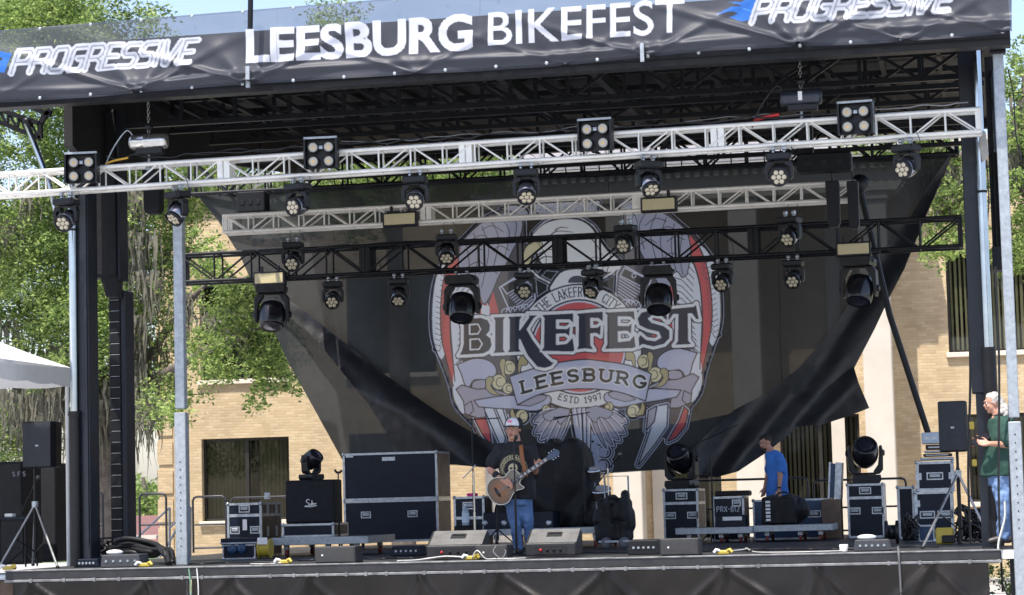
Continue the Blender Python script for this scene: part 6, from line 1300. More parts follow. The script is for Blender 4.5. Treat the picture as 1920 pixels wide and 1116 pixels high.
# --- speakers on stands
def pole_speaker(label, slabel, px0, px1, pyt, pyb, pxs, Y, legs, side_right=True, tilt=0, foot=0.0, dep=.42, rz_=0):
    xa, xb = XF(px0, Y, 1.8), XF(px1, Y, 1.8); z1, z0 = zt((px0+px1)/2, pyt, Y), zt((px0+px1)/2, pyb, Y); t = T('speaker', label, 'speaker', ((xa+xb)/2, Y+dep/2, z0)); cxx = (xa+xb)/2; hw = (xb-xa)/2
    m4 = Matrix.Rotation(R(tilt), 4, 'Y') @ Matrix.Rotation(R(rz_), 4, 'Z'); m4.translation = Vector((cxx, Y+dep/2, (z0+z1)/2)); h = (z1-z0)/2
    g = MB(); vs = [(-hw, -dep/2), (hw*.86, -dep/2), (hw, -dep/2+.12), (hw*.8, dep/2), (-hw*.8, dep/2), (-hw, -dep/2+.05)]; g.prism([m4 @ Vector((x, y, -h)) for x, y in vs], m4.to_3x3() @ Vector((0, 0, 2*h))); soften(g.build('cabinet', blkmat, t), .02)
    g = MB(); g.cbox((-hw*.07, -dep/2-.004, 0), (hw*1.8, .006, h*1.9), mat=m4); g.build('grille', M('slate_speaker_grille', (.020, .024, .030), .55, .2, bump=.4, bscale=260), t); g = MB(); g.cbox((-.01, -dep/2-.009, -h*.05), (.045, .004, .022), mat=m4); g.build('badge', galv, t)
    x = XF(pxs, Y+.2, .8); Yp = Y+.2; s = T('tripod_stand', slabel, 'speaker stand', (x, Yp, 0)); g = MB(); g.tube([(x, Yp, .12), (x, Yp, 1.0)], .026, 10); g.tube([(x, Yp, 1.0), (x, Yp, z0-.002)], .019, 10); g.build('pole', steelblk, s)
    g = MB(); g.ring((x, Yp, legs[0][2]+.0), [(.045, -.04), (.045, .04)], 12); g.build('collar', casealu, s)
    for (fx, fy, zc_) in legs:
        g = MB(); e = P(fx, 1000, fy); xf = XF(fx, fy, 0); c0 = Vector((x, Yp, zc_)); c1 = Vector((xf, fy, .015)); g.tube([c0, c1], .017, 8); l = g.build('leg', M('scuffed_leg_metal', (.30, .30, .29), .35, .8, var=.3), s); g = MB(); g.ball(c1, (.03, .03, .022), 8); g.build('rubber_foot', rubber, l)
        g = MB(); g.tube([c0.lerp(c1, .55), (x, Yp, .2)], .010, 6); g.build('brace', steelblk, s)
    return t, s
pole_speaker('black speaker on a tripod at the far left of the stage', 'tripod stand with bright legs at the left under the black speaker', 42, 99, 790, 877, 66, 1.5, [(108, .9, .85), (-2, 1.2, .85), (62, 2.6, .85)])
pole_speaker('slate black speaker on a tripod beside the older man', 'tripod stand with bright legs at the right beside the case stack', 1758, 1813, 752, 847, 1797, 2.2, [(1730, 1.3, .93), (1862, 1.9, .93), (1800, 3.4, .93)], rz_=0)
# --- left side stack and tables
for (p0, p1, ya, yb, Y, lab) in ((-60, 42, 868, 975, 3.4, 'big black subwoofer at the far left, upper one'), (-60, 45, 975, 1055, 3.4, 'big black subwoofer at the far left, bottom one'), (44, 106, 870, 1000, 4.6, 'tall black subwoofer right of the far left pair')):
    xa, xb = XF(p0, Y, 1), XF(p1, Y, 1); z1, z0 = zt(p0, ya, Y), (0 if yb > 980 else zt(p0, yb, Y)); t = T('subwoofer', lab, 'speaker', ((xa+xb)/2, Y, z0)); g = MB(); g.box(xa, xb, Y, Y+.7, z0+.003, z1, bev=.015); g.build('cabinet', blkmat, t); g = MB(); g.box(xa+.03, xb-.03, Y-.005, Y+.001, z0+.04, z1-.04, bev=.002); g.build('grille', M('black_sub_grille', (.005, .006, .008), .7, bump=.4, bscale=200), t)
    if p0 == -60 and ya < 900: txt(t, 'S.F.S', XF(24, Y, 1), Y-.009, zt(30, 893, Y), .06, .20, M('dim_grey_print', (.22, .24, .27), .6), th=.18)
t = T('side_table', 'small dark table with a white cup box at the far left', 'table', (XF(20, 1.9), 1.9, 0)); xa, xb = XF(-30, 1.9, .6), XF(50, 1.9, .6); z = zt(20, 970, 1.9); g = MB(); g.box(xa, xb, 1.9, 2.4, z-.03, z); g.build('tabletop', casepan, t)
for xx in (xa+.04, xb-.04):
    for yy in (1.95, 2.35): g = MB(); g.tube([(xx, yy, 0), (xx, yy, z-.031)], .014, 6); g.build('leg', steelblk, t)
g = MB(); xx = XF(17, 2.0, .7); g.box(xx-.07, xx+.05, 2.0, 2.12, z+.001, z+.05, bev=.01); tagit(g.build('paper_box', whitep), 'small white box lying on the dark side table', 'box')
micstand('boom stand leaning at the far left in front of the subwoofers', 42, 2.6, None, 945, (38, 965, 62, 915, 1))
# --- railings
def rail(label, pts, Y, group=None, mid=True, r=.02, name='guard_rail', mat=None):
    """pts: (px0, px1, py_top); rounded frame standing on the floor"""
    p0, p1, pyt = pts; xa, xb = XF(p0, Y, .5), XF(p1, Y, .5); z1 = zt((p0+p1)/2, pyt, Y); t = T(name, label, 'railing', ((xa+xb)/2, Y, 0), group); c = .07
    g = MB(); g.tube([(xa, Y, .0), (xa, Y, z1-c), (xa+c*.3, Y, z1-c*.3), (xa+c, Y, z1), (xb-c, Y, z1), (xb-c*.3, Y, z1-c*.3), (xb, Y, z1-c), (xb, Y, 0)], r, 8); g.build('frame', mat or M('rail_dark_paint', (.03, .03, .034), .4, .3), t)
    if mid: g = MB(); g.tube([(xa, Y, z1*.5), (xb, Y, z1*.5)], r*.8, 8); g.build('mid_rail', MATS['rail_dark_paint'], t); g = MB(); g.tube([(xa, Y, .08), (xb, Y, .08)], r*.8, 8); g.build('toe_rail', MATS['rail_dark_paint'], t)
    return t
rail('dark guard rail left of the first flight case', (362, 424, 931), 9.5); rail('dark guard rail behind the first flight case', (434, 640, 931), 11.8, mid=False)
rail('dark guard rail behind the left mast', (77, 193, 923), 6.0); rail('narrow stair guard rail in front of the red roofed house', (262, 312, 926), 8.0)
rail('dark guard rail behind the man in blue', (1290, 1516, 899), 12.4); rail('dark guard rail behind the case lid', (1527, 1700, 899), 12.4)
t = T('stair_rail', 'pair of sloping grey stair rails leading down left of the galvanised post', 'railing', P(300, 980, 9.0)[:]); g = MB()
for (a_, b_) in (((250, 1015), (318, 952)), ((300, 1045), (357, 950)), ((318, 990), (357, 953)), ((240, 1000), (300, 1050))): g.tube([P(a_[0], a_[1], 9.0), P(b_[0], b_[1], 9.0)], .018, 8)
g.build('handrail', M('blue_grey_handrail', (.16, .18, .22), .4, .5), t)
for px in (318, 357): g = MB(); g.tube([P(px, 952, 9.0), P(px, 1050, 9.0)], .02, 8); g.build('post', MATS['blue_grey_handrail'], t)
# --- stage boxes, power strips and floor clutter
def stagebox(label, p0, p1, Y, pyt, mat=None, white=True):
    xa, xb = XF(p0, Y, .1), XF(p1, Y, .1); z1 = zt((p0+p1)/2, pyt, Y); t = T('stage_box', label, 'stage box', ((xa+xb)/2, Y, 0)); g = MB(); g.prism([(xa, Y, .003), (xa+.02, Y, z1), (xb-.03, Y, z1), (xb, Y, .003)], (0, .35, 0)); soften(g.build('body', mat or M('slate_stage_box', (.045, .048, .054), .5), t), .01); g = MB()
    for k in range(5): g.ring((xa+.08+k*(xb-xa-.16)/4, Y-.001, z1*.5), [(.016, 0), (.016, .008)], 10, Vector((0, -1, 0)))
    g.build('sockets', galv, t)
    if white: g = MB(); g.ball((xa+.16, Y+.1, z1+.03), (.12, .06, .035), 10); g.build('crumpled_label', whitep, t)
    return t
stagebox('slate stage box with a crumpled white paper at the left stage edge', 188, 264, .5, 1040); stagebox('slate stage box with white paper at the right stage edge', 1600, 1670, .5, 1012); stagebox('blue lit black floor box left of the slate stage box', 138, 186, .9, 1048, casepan, False); stagebox('dark effects box right of the drum cart', 1176, 1237, 1.2, 1013, casepan_b and blkgear, False); stagebox('dark floor power box between the wedge monitor and the large case', 732, 790, 3.6, 1024, casepan, False)
for i, (px, py, lab) in enumerate(((45/3.0, 1063, 'yellow taped plug cluster at the far left stage edge'), (270, 1056, 'yellow taped plug cluster right of the slate stage box'), (531, 1053, 'yellow taped plug cluster in front of the guitar cabinet'), (883, 1046, 'yellow taped plug cluster with white leads near the singer'), (1356, 1034, 'yellow taped plug cluster in front of the grey platforms'))):
    Y = .35; x = XF(px, Y, .03); t = T('power_outlet', lab, 'power outlet', (x, Y, 0), 'yellow plug clusters along the stage edge'); g = MB(); g.box(x-.085, x+.085, Y, Y+.09, .004, .055, bev=.012); g.build('outlet_box', yellow, t)
    for k in (-1, 1): g = MB(); g.tube([(x+k*.05, Y+.02, .05), (x+k*.085, Y-.01, .065), (x+k*.11, Y-.01, .03)], .02, 8); g.build('plug', yellow if k > 0 else whitep, t)
def fl(px, Y, z=.012): return (XF(px, Y, z), Y, z)
cable('cable', [fl(745, .3), fl(780, .5), fl(805, .6, .03), fl(830, .5, .05), fl(850, .4, .05), fl(870, .35, .04)], .011, cable_w, 'thick pale cable curling into the yellow plugs near the singer')
cable('cable', [fl(885, .35, .03), fl(895, .3, .12), fl(910, .3, .02), fl(930, .35), fl(965, .3), fl(985, .4)], .008, cable_w, 'thin pale lead running right from the plugs near the singer')
cable('cable', [(XF(930, .45, .2), .45, .17), fl(925, .35, .10), fl(940, .3, .02), fl(948, .45, .10), fl(938, .6, .16)], .004, MATS['grey_cable'], 'pale lead looped over the low grey box')
cable('cable', [fl(470, .5), fl(490, .3), fl(510, .4), fl(528, .3, .02)], .008, cable_w, 'pale lead left of the plugs under the guitar cabinet')
cable('cable', [fl(1360, .35, .04), fl(1395, .8, .05), fl(1400, 1.5, .05), fl(1420, .9), fl(1500, .5), fl(1580, .6)], .007, cable_w, 'thin pale lead arcing right from the plugs by the grey platforms')
cable('cable', [fl(1590, 1.4, .02), fl(1640, .9), fl(1680, .35, .03), fl(1684, .0, .03), (XF(1688, -.09, -.3), -.09, -.3), (XF(1692, -.1, -.8), -.11, -.8), (XF(1697, -.12, -1.2), -.14, -1.2)], .016, M('dark_grey_cable', (.08, .08, .08), .5), 'thick grey cable hanging over the stage edge at right')
cable('cable', [(XF(352, -.1, -.02), -.06, -.02), (XF(358, -.12, -.3), -.12, -.3), (XF(356, -.14, -.8), -.14, -.8), (XF(358, -.12, -1.2), -.12, -1.2)], .010, M('green_cable', (.10, .22, .14), .5), 'green cable hanging down through the gap in the skirt')
cable('cable', [(XF(367, -.1, -.02), -.06, -.02), (XF(372, -.12, -.3), -.12, -.3), (XF(370, -.14, -.8), -.14, -.8), (XF(369, -.12, -1.2), -.12, -1.2)], .008, cable_w, 'pale cable hanging down beside the green cable')
for i, (a_, b_, n_, lab) in enumerate(((148, 215, 16, 'tangled heap of black cables at the foot of the left mast'), (1692, 1722, 12, 'tangled black cables in front of the narrow upright case'), (1790, 1850, 12, 'tangled black cables behind the right tripod'))):
    g = MB(); Y = (2.0, 5.2, 3.6)[i]; c = Vector((XF((a_+b_)/2, Y, .2), Y, 0)); w_ = (b_-a_)/2/SCL(Y, c.x); hh = (.34, .38, .5)[i]
    for k in range(n_*2): pts = [c+Vector((random.uniform(-w_, w_), random.uniform(-.2, .2), .03+hh*random.random()*(1 if j in (1, 2) else .5))) for j in range(4)]; g.tube(smoothpath(pts+[pts[0]], 5), .014, 5)
    o = g.build('cable_heap', cable_m); tagit(o, lab, 'cables', kind='stuff')
g = MB(); pts = [(XF(215, 1.7, .3), 1.7, .33), (XF(245, 1.6, .3), 1.6, .36), (XF(285, 1.4, .3), 1.4, .30), (XF(305, 1.2, .2), 1.2, .20), (XF(318, 1.0, .03), 1.0, .03)]
for k in range(7): g.tube(smoothpath([Vector(p)+Vector((random.gauss(0, .03), random.gauss(0, .05), -k*.03 if i < 3 else 0)) for i, p in enumerate(pts)], 6), .035, 6)
tagit(g.build('cable_loom', cable_m), 'thick black cable loom bending down to the floor right of the left mast', 'cable')
g = MB(); x = XF(1582, .7, .05); g.ring((x, .7, .003), [(.05, 0), (.055, .08), (.05, .085), (.045, .08)], 14); tagit(g.build('paper_cup_tray', whitep), 'small pale tub beside the right stage box', 'cup')
g = MB(); x = XF(1672, 4.6, .1); g.ring((x-.1, 4.6, .16), [(.02, 0), (.16, .01), (.16, .05), (.10, .06), (.10, .15), (.16, .16), (.16, .2)], 20, Vector((1, 0, 0))); tagit(g.build('cable_drum', blkgear), 'round black cable drum between the tall case and the stack', 'cable drum')
t = T('battery_case', 'yellow and black tool box behind the right tripod', 'tool box', (XF(1772, 3.5), 3.5, 0)); x = XF(1772, 3.5); g = MB(); g.box(x-.12, x+.12, 3.5, 3.7, .003, .22, bev=.02); g.build('body', yellow, t); g = MB(); g.box(x-.04, x+.14, 3.47, 3.499, .02, .12, bev=.01); g.build('front', blkgear, t)
for (p0, p1, Y, lab) in ((690, 1235, 2.2, 'black cable run across the deck behind the wedge monitors'), (560, 800, 1.6, 'black cable snaking over the deck left of the left wedge'), (1240, 1600, 1.9, 'black cable lying in front of the grey platforms'), (300, 520, 1.2, 'black cable lying between the left post and the guitar cabinet'), (1400, 1760, 1.3, 'long black cable near the edge on the right half of the deck')):
    n_ = 9; cable('cable', [fl(p0+(p1-p0)*k/n_, Y+random.uniform(-.35, .35), random.uniform(.01, .03)) for k in range(n_+1)], .011, cable_m, lab)
for (px, Y, w_, lab) in ((705, .12, .3, 'grey gaffer tape strip on the deck edge near the large case'), (1130, .15, .22, 'grey gaffer tape strip on the deck edge right of the right wedge'), (1480, .12, .4, 'grey gaffer tape strip on the deck edge below the platforms'), (430, .13, .25, 'grey gaffer tape strip on the deck edge below the left case')):
    x = XF(px, Y, 0); g = MB(); g.box(x-w_/2, x+w_/2, Y, Y+.05, .0065, .0085); tagit(g.build('gaffer_tape', M('grey_gaffer_tape', (.22, .22, .22), .6)), lab, 'tape')
t = T('wooden_steps', 'brown wooden step side below the far left end of the stage', 'steps', (XF(-10, .3), .3, GZ)); g = MB(); g.box(XF(-80, .3), XL-.05, .3, 1.4, GZ, -.12, bev=.01); g.build('side_board', M('brown_plywood', (.10, .065, .04), .7, var=.3, bump=.2), t); g = MB(); g.box(XF(-80, .3), XL-.05, .26, 1.42, -.1195, -.06); g.build('tread', casealu, t)
# --- vertical ropes and cables at the far right
for i, (p0, p1, ya, yb, Y, r, mm, lab) in enumerate(((1815, 1820, 560, 1020, 1.9, .016, cable_m, 'black rope hanging left of the right mast'), (1866, 1880, 500, 1110, .3, .014, cable_m, 'black cable hanging in front of the older man, left of the pair'), (1880, 1905, 480, 1116, .1, .013, cable_m, 'black cable hanging across the older man, right of the pair'),
        (1850, 1852, 300, 560, 1.0, .007, cable_m, 'thin wire beside the right chrome piston'), (1884, 1872, 940, 1050, .0, .012, cable_w, 'short pale rope slanting down at the right stage corner'), (1890, 1915, 130, 300, .5, .008, cable_m, 'thin wire right of the tall galvanised post top'))):
    q0, q1 = P(p0, ya, Y), P(p1, yb, Y); cable('rope', [q0, q0.lerp(q1, .3)+Vector((.02, 0, 0)), q0.lerp(q1, .7)+Vector((-.02, 0, 0)), q1], r, mm, lab, 'rope')
for (px, py, lab) in ((1822, 798, 'upper yellow marker block on the rope by the right speaker'), (1827, 868, 'lower yellow marker block on the rope by the right speaker')):
    q = P(px, py, 1.9); g = MB(); g.cbox(q, (.06, .05, .10 if py < 820 else .09), bev=.01); tagit(g.build('yellow_tag', yellow), lab, 'tag')
q = P(1846, 290, .8); g = MB(); g.prism([P(1836, 245, .75), P(1848, 245, .75), P(1854, 290, .75), P(1842, 305, .75), P(1836, 275, .75)], (0, .06, 0)); tagit(soften(g.build('work_glove', M('grey_glove', (.32, .31, .28), .8)), .02), 'grey work glove hanging at the right end of the front truss', 'glove')
# --- white tent at left
tt = T('canopy_tent', 'white canopy tent roof with a scalloped valance at the far left', 'tent', (XF(40, -1, 1), -1, GZ)); wt = M('white_tent_vinyl', (.78, .77, .75), .5, 0, var=.05, trans=.12)
YT = -2.2; e0 = P(134, 690, YT+5.4); W_ = 5.4; rx = e0.x-W_; pk = Vector((e0.x-2.7, YT+2.7, e0.z+1.75)); g = MB()
c4 = [Vector((rx, YT, e0.z+.0)), Vector((e0.x, YT, e0.z)), Vector((e0.x, YT+5.4, e0.z)), Vector((rx, YT+5.4, e0.z))]
for i in range(4):
    A, B = c4[i], c4[(i+1) % 4]; n = 10
    for k in range(n):
        for j in range(6):
            def pt(u, v): q = A.lerp(B, u).lerp(pk, v); q.z -= .18*math.sin(math.pi*v)*(1)+.05*math.sin(math.pi*u)*(1-v); return q
            g.add([pt(k/n, j/6), pt((k+1)/n, j/6), pt((k+1)/n, (j+1)/6), pt(k/n, (j+1)/6)], [(0, 1, 2, 3)], 0, True)
g.build('roof', wt, tt); g = MB(); vh = .25
for i in range(4):
    A, B = c4[i], c4[(i+1) % 4]; n = 30; L_ = (B-A).length
    for k in range(n): 
        u0, u1 = k/n, (k+1)/n; q0, q1 = A.lerp(B, u0), A.lerp(B, u1); o_ = lambda u: Vector((0, -.015*math.sin(u*60), 0)); g.add([q0, q1, q1+Vector((0, 0, -vh-.03*abs(math.sin(u1*18))))+o_(u1), q0+Vector((0, 0, -vh-.03*abs(math.sin(u0*18))))+o_(u0)], [(0, 1, 2, 3)], 0, True)
g.build('valance', wt, tt)
for c in c4: g = MB(); g.tube([(c.x-.05*(1 if c.x > rx+1 else -1), c.y+.05*(1 if c.y < YT+1 else -1), GZ), (c.x-.05*(1 if c.x > rx+1 else -1), c.y+.05*(1 if c.y < YT+1 else -1), c.z-.05)], .03, 8); g.build('leg', whitep, tt)
# ================================================================ PEOPLE
def seg(g, pts, rs, n=14, flat=1.0):
    """closed tapered limb along pts; rs radii; rounded ends"""
    q = smoothpath(pts, 3); m_ = len(q); k = len(rs)-1; rr = []
    for i in range(m_):
        t = i/(m_-1)*k; j = min(int(t), k-1); rr.append(rs[j]+(rs[j+1]-rs[j])*(t-j))
    g.tube(q, rr, n); g.ball(q[0], rr[0], 10); g.ball(q[-1], rr[-1], 10)
def loft(g, rings, n=20):
    """rings: (centre, half width, half depth, yaw deg)"""
    vs = []
    for c, a, b, yw in rings:
        cy, sy = math.cos(R(yw)), math.sin(R(yw))
        for k in range(n):
            t = 2*math.pi*k/n; ct, st = math.cos(t), math.sin(t); x = a*math.copysign(abs(ct)**.85, ct); y = b*math.copysign(abs(st)**.85, st); vs.append(Vector(c)+Vector((x*cy-y*sy, x*sy+y*cy, 0)))
    fs = [(i*n+k, i*n+(k+1) % n, (i+1)*n+(k+1) % n, (i+1)*n+k) for i in range(len(rings)-1) for k in range(n)]; N = len(rings)
    g.add(vs, fs+[tuple(range(n))[::-1], tuple(range((N-1)*n, N*n))])
def head(g, c, d, s=1.0):
    """c centre of the head, d = direction it faces"""
    d = Vector(d).normalized(); x = d.cross(Vector((0, 0, 1))).normalized(); z = x.cross(d); m4 = Matrix((x, d, z)).transposed()
    def at(a, b, e): return Vector(c)+m4 @ Vector((a, b, e))*s
    g.ball(at(0, -.012, .028), (.076*s, .095*s, .092*s), 18, mat=m4); g.ball(at(0, .022, -.045), (.060*s, .068*s, .070*s), 16, mat=m4); g.ball(at(0, .05, -.095), (.034*s, .030*s, .024*s), 10, mat=m4)
    g.ball(at(0, .095, -.018), (.014*s, .022*s, .026*s), 8, mat=m4); g.ball(at(0, .088, .030), (.05*s, .014*s, .014*s), 8, mat=m4)
    for sg in (-1, 1): g.ball(at(sg*.077, -.008, -.005), (.010*s, .018*s, .030*s), 8, mat=m4); g.ball(at(sg*.035, .065, -.03), (.024*s, .024*s, .022*s), 8, mat=m4)
    g.ball(at(0, .088, -.058), (.024*s, .012*s, .010*s), 8, mat=m4)
    return at, m4
def face(at, m4, parent, s=1.0, openmouth=False, brow=(.06, .035, .02)):
    for sg in (-1, 1):
        g = MB(); g.ball(at(sg*.033, .082, .008), (.013*s, .010*s, .009*s), 10, mat=m4); e = g.build('eye', whitep, parent); g = MB(); g.ball(at(sg*.033, .0905, .008), (.006*s, .004*s, .006*s), 8, mat=m4); g.build('iris', M('dark_iris', (.03, .02, .015), .2), e)
        g = MB(); g.ball(at(sg*.035, .096, .030), (.020*s, .006*s, .005*s), 8, mat=m4); g.build('eyebrow', M('brown_hair', brow, .8), parent)
    g = MB(); g.ball(at(0, .099, -.060), (.022*s, .005*s, (.012 if openmouth else .005)*s), 10, mat=m4); g.build('mouth', M('lips', (.25, .07, .06), .5), parent)
def fingers(g, wrist, palm_dir, across, curl, L=.085, r=.0085, thumb=1):
    """palm from wrist along palm_dir; across = direction from little finger to index; curl = direction fingers close towards"""
    w, p, a, c = Vector(wrist), Vector(palm_dir).normalized(), Vector(across).normalized(), Vector(curl).normalized()
    for u in (-.5, 0, .5): seg(g, [w, w+p*.045+a*u*.045, w+p*.085+a*u*.062], [.024, .021, .015], 8)
    for i, (u, l) in enumerate(((-.032, .78), (-.011, .95), (.011, 1.0), (.032, .92))):
        b = w+p*.085+a*u; l *= L; seg(g, [b, b+p*l*.40+c*l*.14, b+p*l*.55+c*l*.50, b+p*l*.42+c*l*.80], [r*1.1, r, r*.92, r*.8], 8)
    b = w+p*.03+a*.03*1.0; seg(g, [b, b+a*.03*thumb+p*.022+c*.01, b+a*.04*thumb+p*.052+c*.03], [r*1.5, r*1.25, r], 8)
def cloth_fold(amp, f, seed): return lambda v, n: v+n*(mnoise.noise(Vector((v.x*f, v.y*f, v.z*f*.8+seed)))*amp+mnoise.noise(Vector((v.x*f*2.4, v.y*f*2.4, v.z*f*2+seed)))*amp*.5)
denim = M('blue_denim', (.075, .145, .29), .8, 0, var=.45, scale=5, bump=.4, bscale=60)
denim_d = M('dark_denim', (.035, .06, .12), .8, 0, var=.3, scale=6)
shoe_m = M('dark_shoe_leather', (.04, .035, .033), .5)
def shoe(g, ankle, d, L=.27, z0=0.0):
    a = Vector(ankle); d = Vector((d[0], d[1], 0)).normalized(); h = Vector((a.x, a.y, z0+.05)); seg(g, [h-d*.06, h+d*.06, h+d*(L-.10)+Vector((0, 0, -.018))], [.050, .048, .034], 12); g.ball((a.x, a.y, z0+.08), (.05, .05, .055), 10)
# ---- singer
s_ = SCL(YS, XF(970, YS)); SX = lambda px, Y=YS, z=1.0: XF(px, Y, z)
def Q(px, py, dy=0): return P(px, py, YS+dy)
foot = 0.0; origin = Vector((SX(968, z=0), YS, 0)); singer = T('person', 'man in black printed T-shirt and white fronted cap singing while playing a guitar', 'person', origin)
hc = Q(962, 805, -.03); hd = Vector((-.10, -1, -.02))
lsh, rsh = Q(938, 841, .02), Q(994, 840, .02); lel, rel = Q(919, 881, -.06), Q(1003, 888, .04); lwr, rwr = Q(944, 903, -.25), Q(1005, 876, -.22)
hip = Q(970, 925, .02)
g = MB(); at_, m4 = head(g, hc, hd, 1.22)
seg(g, [Q(964, 818, .01), Q(966, 834, .03)], [.078, .085]); loft(g, [(Q(967, 830, .02), .09, .07, 0), (Q(967, 842, .03), .20, .10, 0), (Q(968, 870, .02), .22, .135, 0), (Q(969, 900, 0), .205, .15, 0), (Q(970, 925, .02), .20, .14, 0), (Q(971, 945, .02), .18, .12, 0)])
seg(g, [lsh, lel], [.062, .045]); seg(g, [lel, lel.lerp(lwr, .4), lwr], [.046, .043, .029]); seg(g, [rsh, rel], [.062, .045]); seg(g, [rel, rel.lerp(rwr, .4), rwr], [.046, .043, .029])
pd = (Q(958, 908, -.30)-lwr); fingers(g, lwr, pd, (.3, -.2, .9), (.25, .15, -.8), thumb=1)
fingers(g, rwr, Vector((.5, -.15, .55)), (-.75, 0, .6), (-.2, -.95, -.1), thumb=1)
lhip, rhip = Q(961, 935, .02), Q(982, 933, .02); lkn, rkn = Q(965, 978, -.06), Q(989, 976, .02); lan, ran = Q(973, 1026, .0), Q(996, 1024, .08)
for a_, b_, c_ in ((lhip, lkn, lan), (rhip, rkn, ran)): seg(g, [a_, b_, c_], [.085, .06, .042])
lan.z = ran.z = .10
body = remesh(g, .0075, 'body', skin, singer, 3); face(at_, m4, singer, 1.22, True)
g = MB(); loft(g, [(Q(966, 827, .02), .088, .085, 0), (Q(966, 832, .03), .15, .11, 0), (Q(967, 840, .03), .225, .135, 0), (Q(969, 870, .02), .245, .155, 0), (Q(970, 892, 0), .235, .18, 0), (Q(971, 915, 0), .24, .18, 0), (Q(972, 930, .01), .235, .165, 0), (Q(972, 936, .01), .225, .155, 0)])
seg(g, [lsh+Vector((.02, 0, -.01)), Q(929, 856, -.02), Q(923, 869, -.04)], [.098, .094, .090]); seg(g, [rsh+Vector((-.0, 0, -.01)), Q(1000, 862, .0), Q(1003, 886, .02)], [.095, .09, .085])
shirt_m = M('black_tshirt', (.006, .006, .009), .8, 0, var=.2, scale=5, sheen=.04); shirt = remesh(g, .010, 'shirt', shirt_m, singer, 4, cloth_fold(.016, 8, 3))
# printed ring on the chest: ink laid on the shirt front
from mathutils.bvhtree import BVHTree
bvh = BVHTree.FromObject(shirt, bpy.context.evaluated_depsgraph_get()); so = wloc(shirt)
cvs = Canvas(150, 190, 2); ink = S(172, 164, 132); cxp, cyp = 75, 80
draw_text(cvs, 'HARDBEERLAND', lambda u, v: (cxp+math.cos(R(205)-u*.245)*(54+v*15), cyp-math.sin(R(205)-u*.245)*(54+v*15)), gap=.3, th=3.4, col=ink)
for r_, w_ in ((50, 2.5), (73, 2.5)): cvs.stroke(A_(cxp, cyp, r_, r_, 0, 360, 40), w_, ink)
cvs.poly(A_(cxp, cyp-6, 25, 24, 0, 360, 20), ink); cvs.poly([(cxp-15, cyp+10), (cxp+15, cyp+10), (cxp+12, cyp+30), (cxp-12, cyp+30)], ink)
for sx in (-9, 9): cvs.poly(A_(cxp+sx, cyp-4, 6.5, 6.5, 0, 360, 10), (0, 0, 0), 0)
cvs.poly([(cxp, cyp+2), (cxp-4, cyp+10), (cxp+4, cyp+10)], (0, 0, 0), 0)
for k in range(4): cvs.stroke([(cxp-9+k*6, cyp+16), (cxp-9+k*6, cyp+29)], 1.5, (0, 0, 0), 0)
for k in (-1, 1): cvs.stroke([(cxp+k*16, cyp+34), (cxp+k*42, cyp+22)], 5, ink); cvs.stroke([(cxp-k*20, cyp+40), (cxp+k*34, cyp+60)], 4, ink)
for k in range(5): cvs.stroke([(cxp-30+k*15, cyp+66), (cxp-26+k*13, cyp+92)], 4, ink)
im = cvs.down(); c0 = Q(966, 882); H_, W_ = 190, 150; sz = .0026; pos = np.zeros((H_, W_, 3)); keep = im[..., 3] > .15
for j in range(H_):
    for i in range(W_):
        if not keep[max(0, j-1):j+2, max(0, i-1):i+2].any(): continue
        o_ = Vector((c0.x+(i-W_/2)*sz, YS-1.0, c0.z-(j-85)*sz)); hit = bvh.ray_cast(o_-so, Vector((0, 1, 0)))
        pos[j, i] = (o_.x, (hit[0].y+so.y if hit[0] else YS)-.003, o_.z)
ok = pos[..., 2] != 0; q_ = pos[keep & ok]
rg = im.copy(); po = grid_mesh('shirt_print', pos, rg, shirt, attr_mat('shirt_print_ink', .8, .2), keep=keep & ok & (np.abs(pos[..., 1]-YS) < .4))
# drop faces that reach unset points
bm = bmesh.new(); bm.from_mesh(po.data); bad = [f for f in bm.faces if max((v.co-f.verts[0].co).length for v in f.verts) > .05]; bmesh.ops.delete(bm, geom=bad, context='FACES'); bm.to_mesh(po.data); bm.free()
g = MB(); loft(g, [(Q(971, 922, .01), .195, .15, 0), (Q(971, 935, .01), .20, .15, 0), (Q(971, 948, .01), .185, .14, 0)])
for a_, b_, c_ in ((lhip, lkn, lan), (rhip, rkn, ran)): seg(g, [a_, a_.lerp(b_, .5), b_, b_.lerp(c_, .5), Vector((c_.x, c_.y, .10))], [.112, .100, .082, .072, .068])
remesh(g, .012, 'jeans', denim, singer, 4, cloth_fold(.018, 9, 7))
for a_, dd in ((lan, (-.1, -1)), (ran, (.5, -1))): g = MB(); shoe(g, a_, dd); remesh(g, .008, 'shoe', shoe_m, singer, 2)
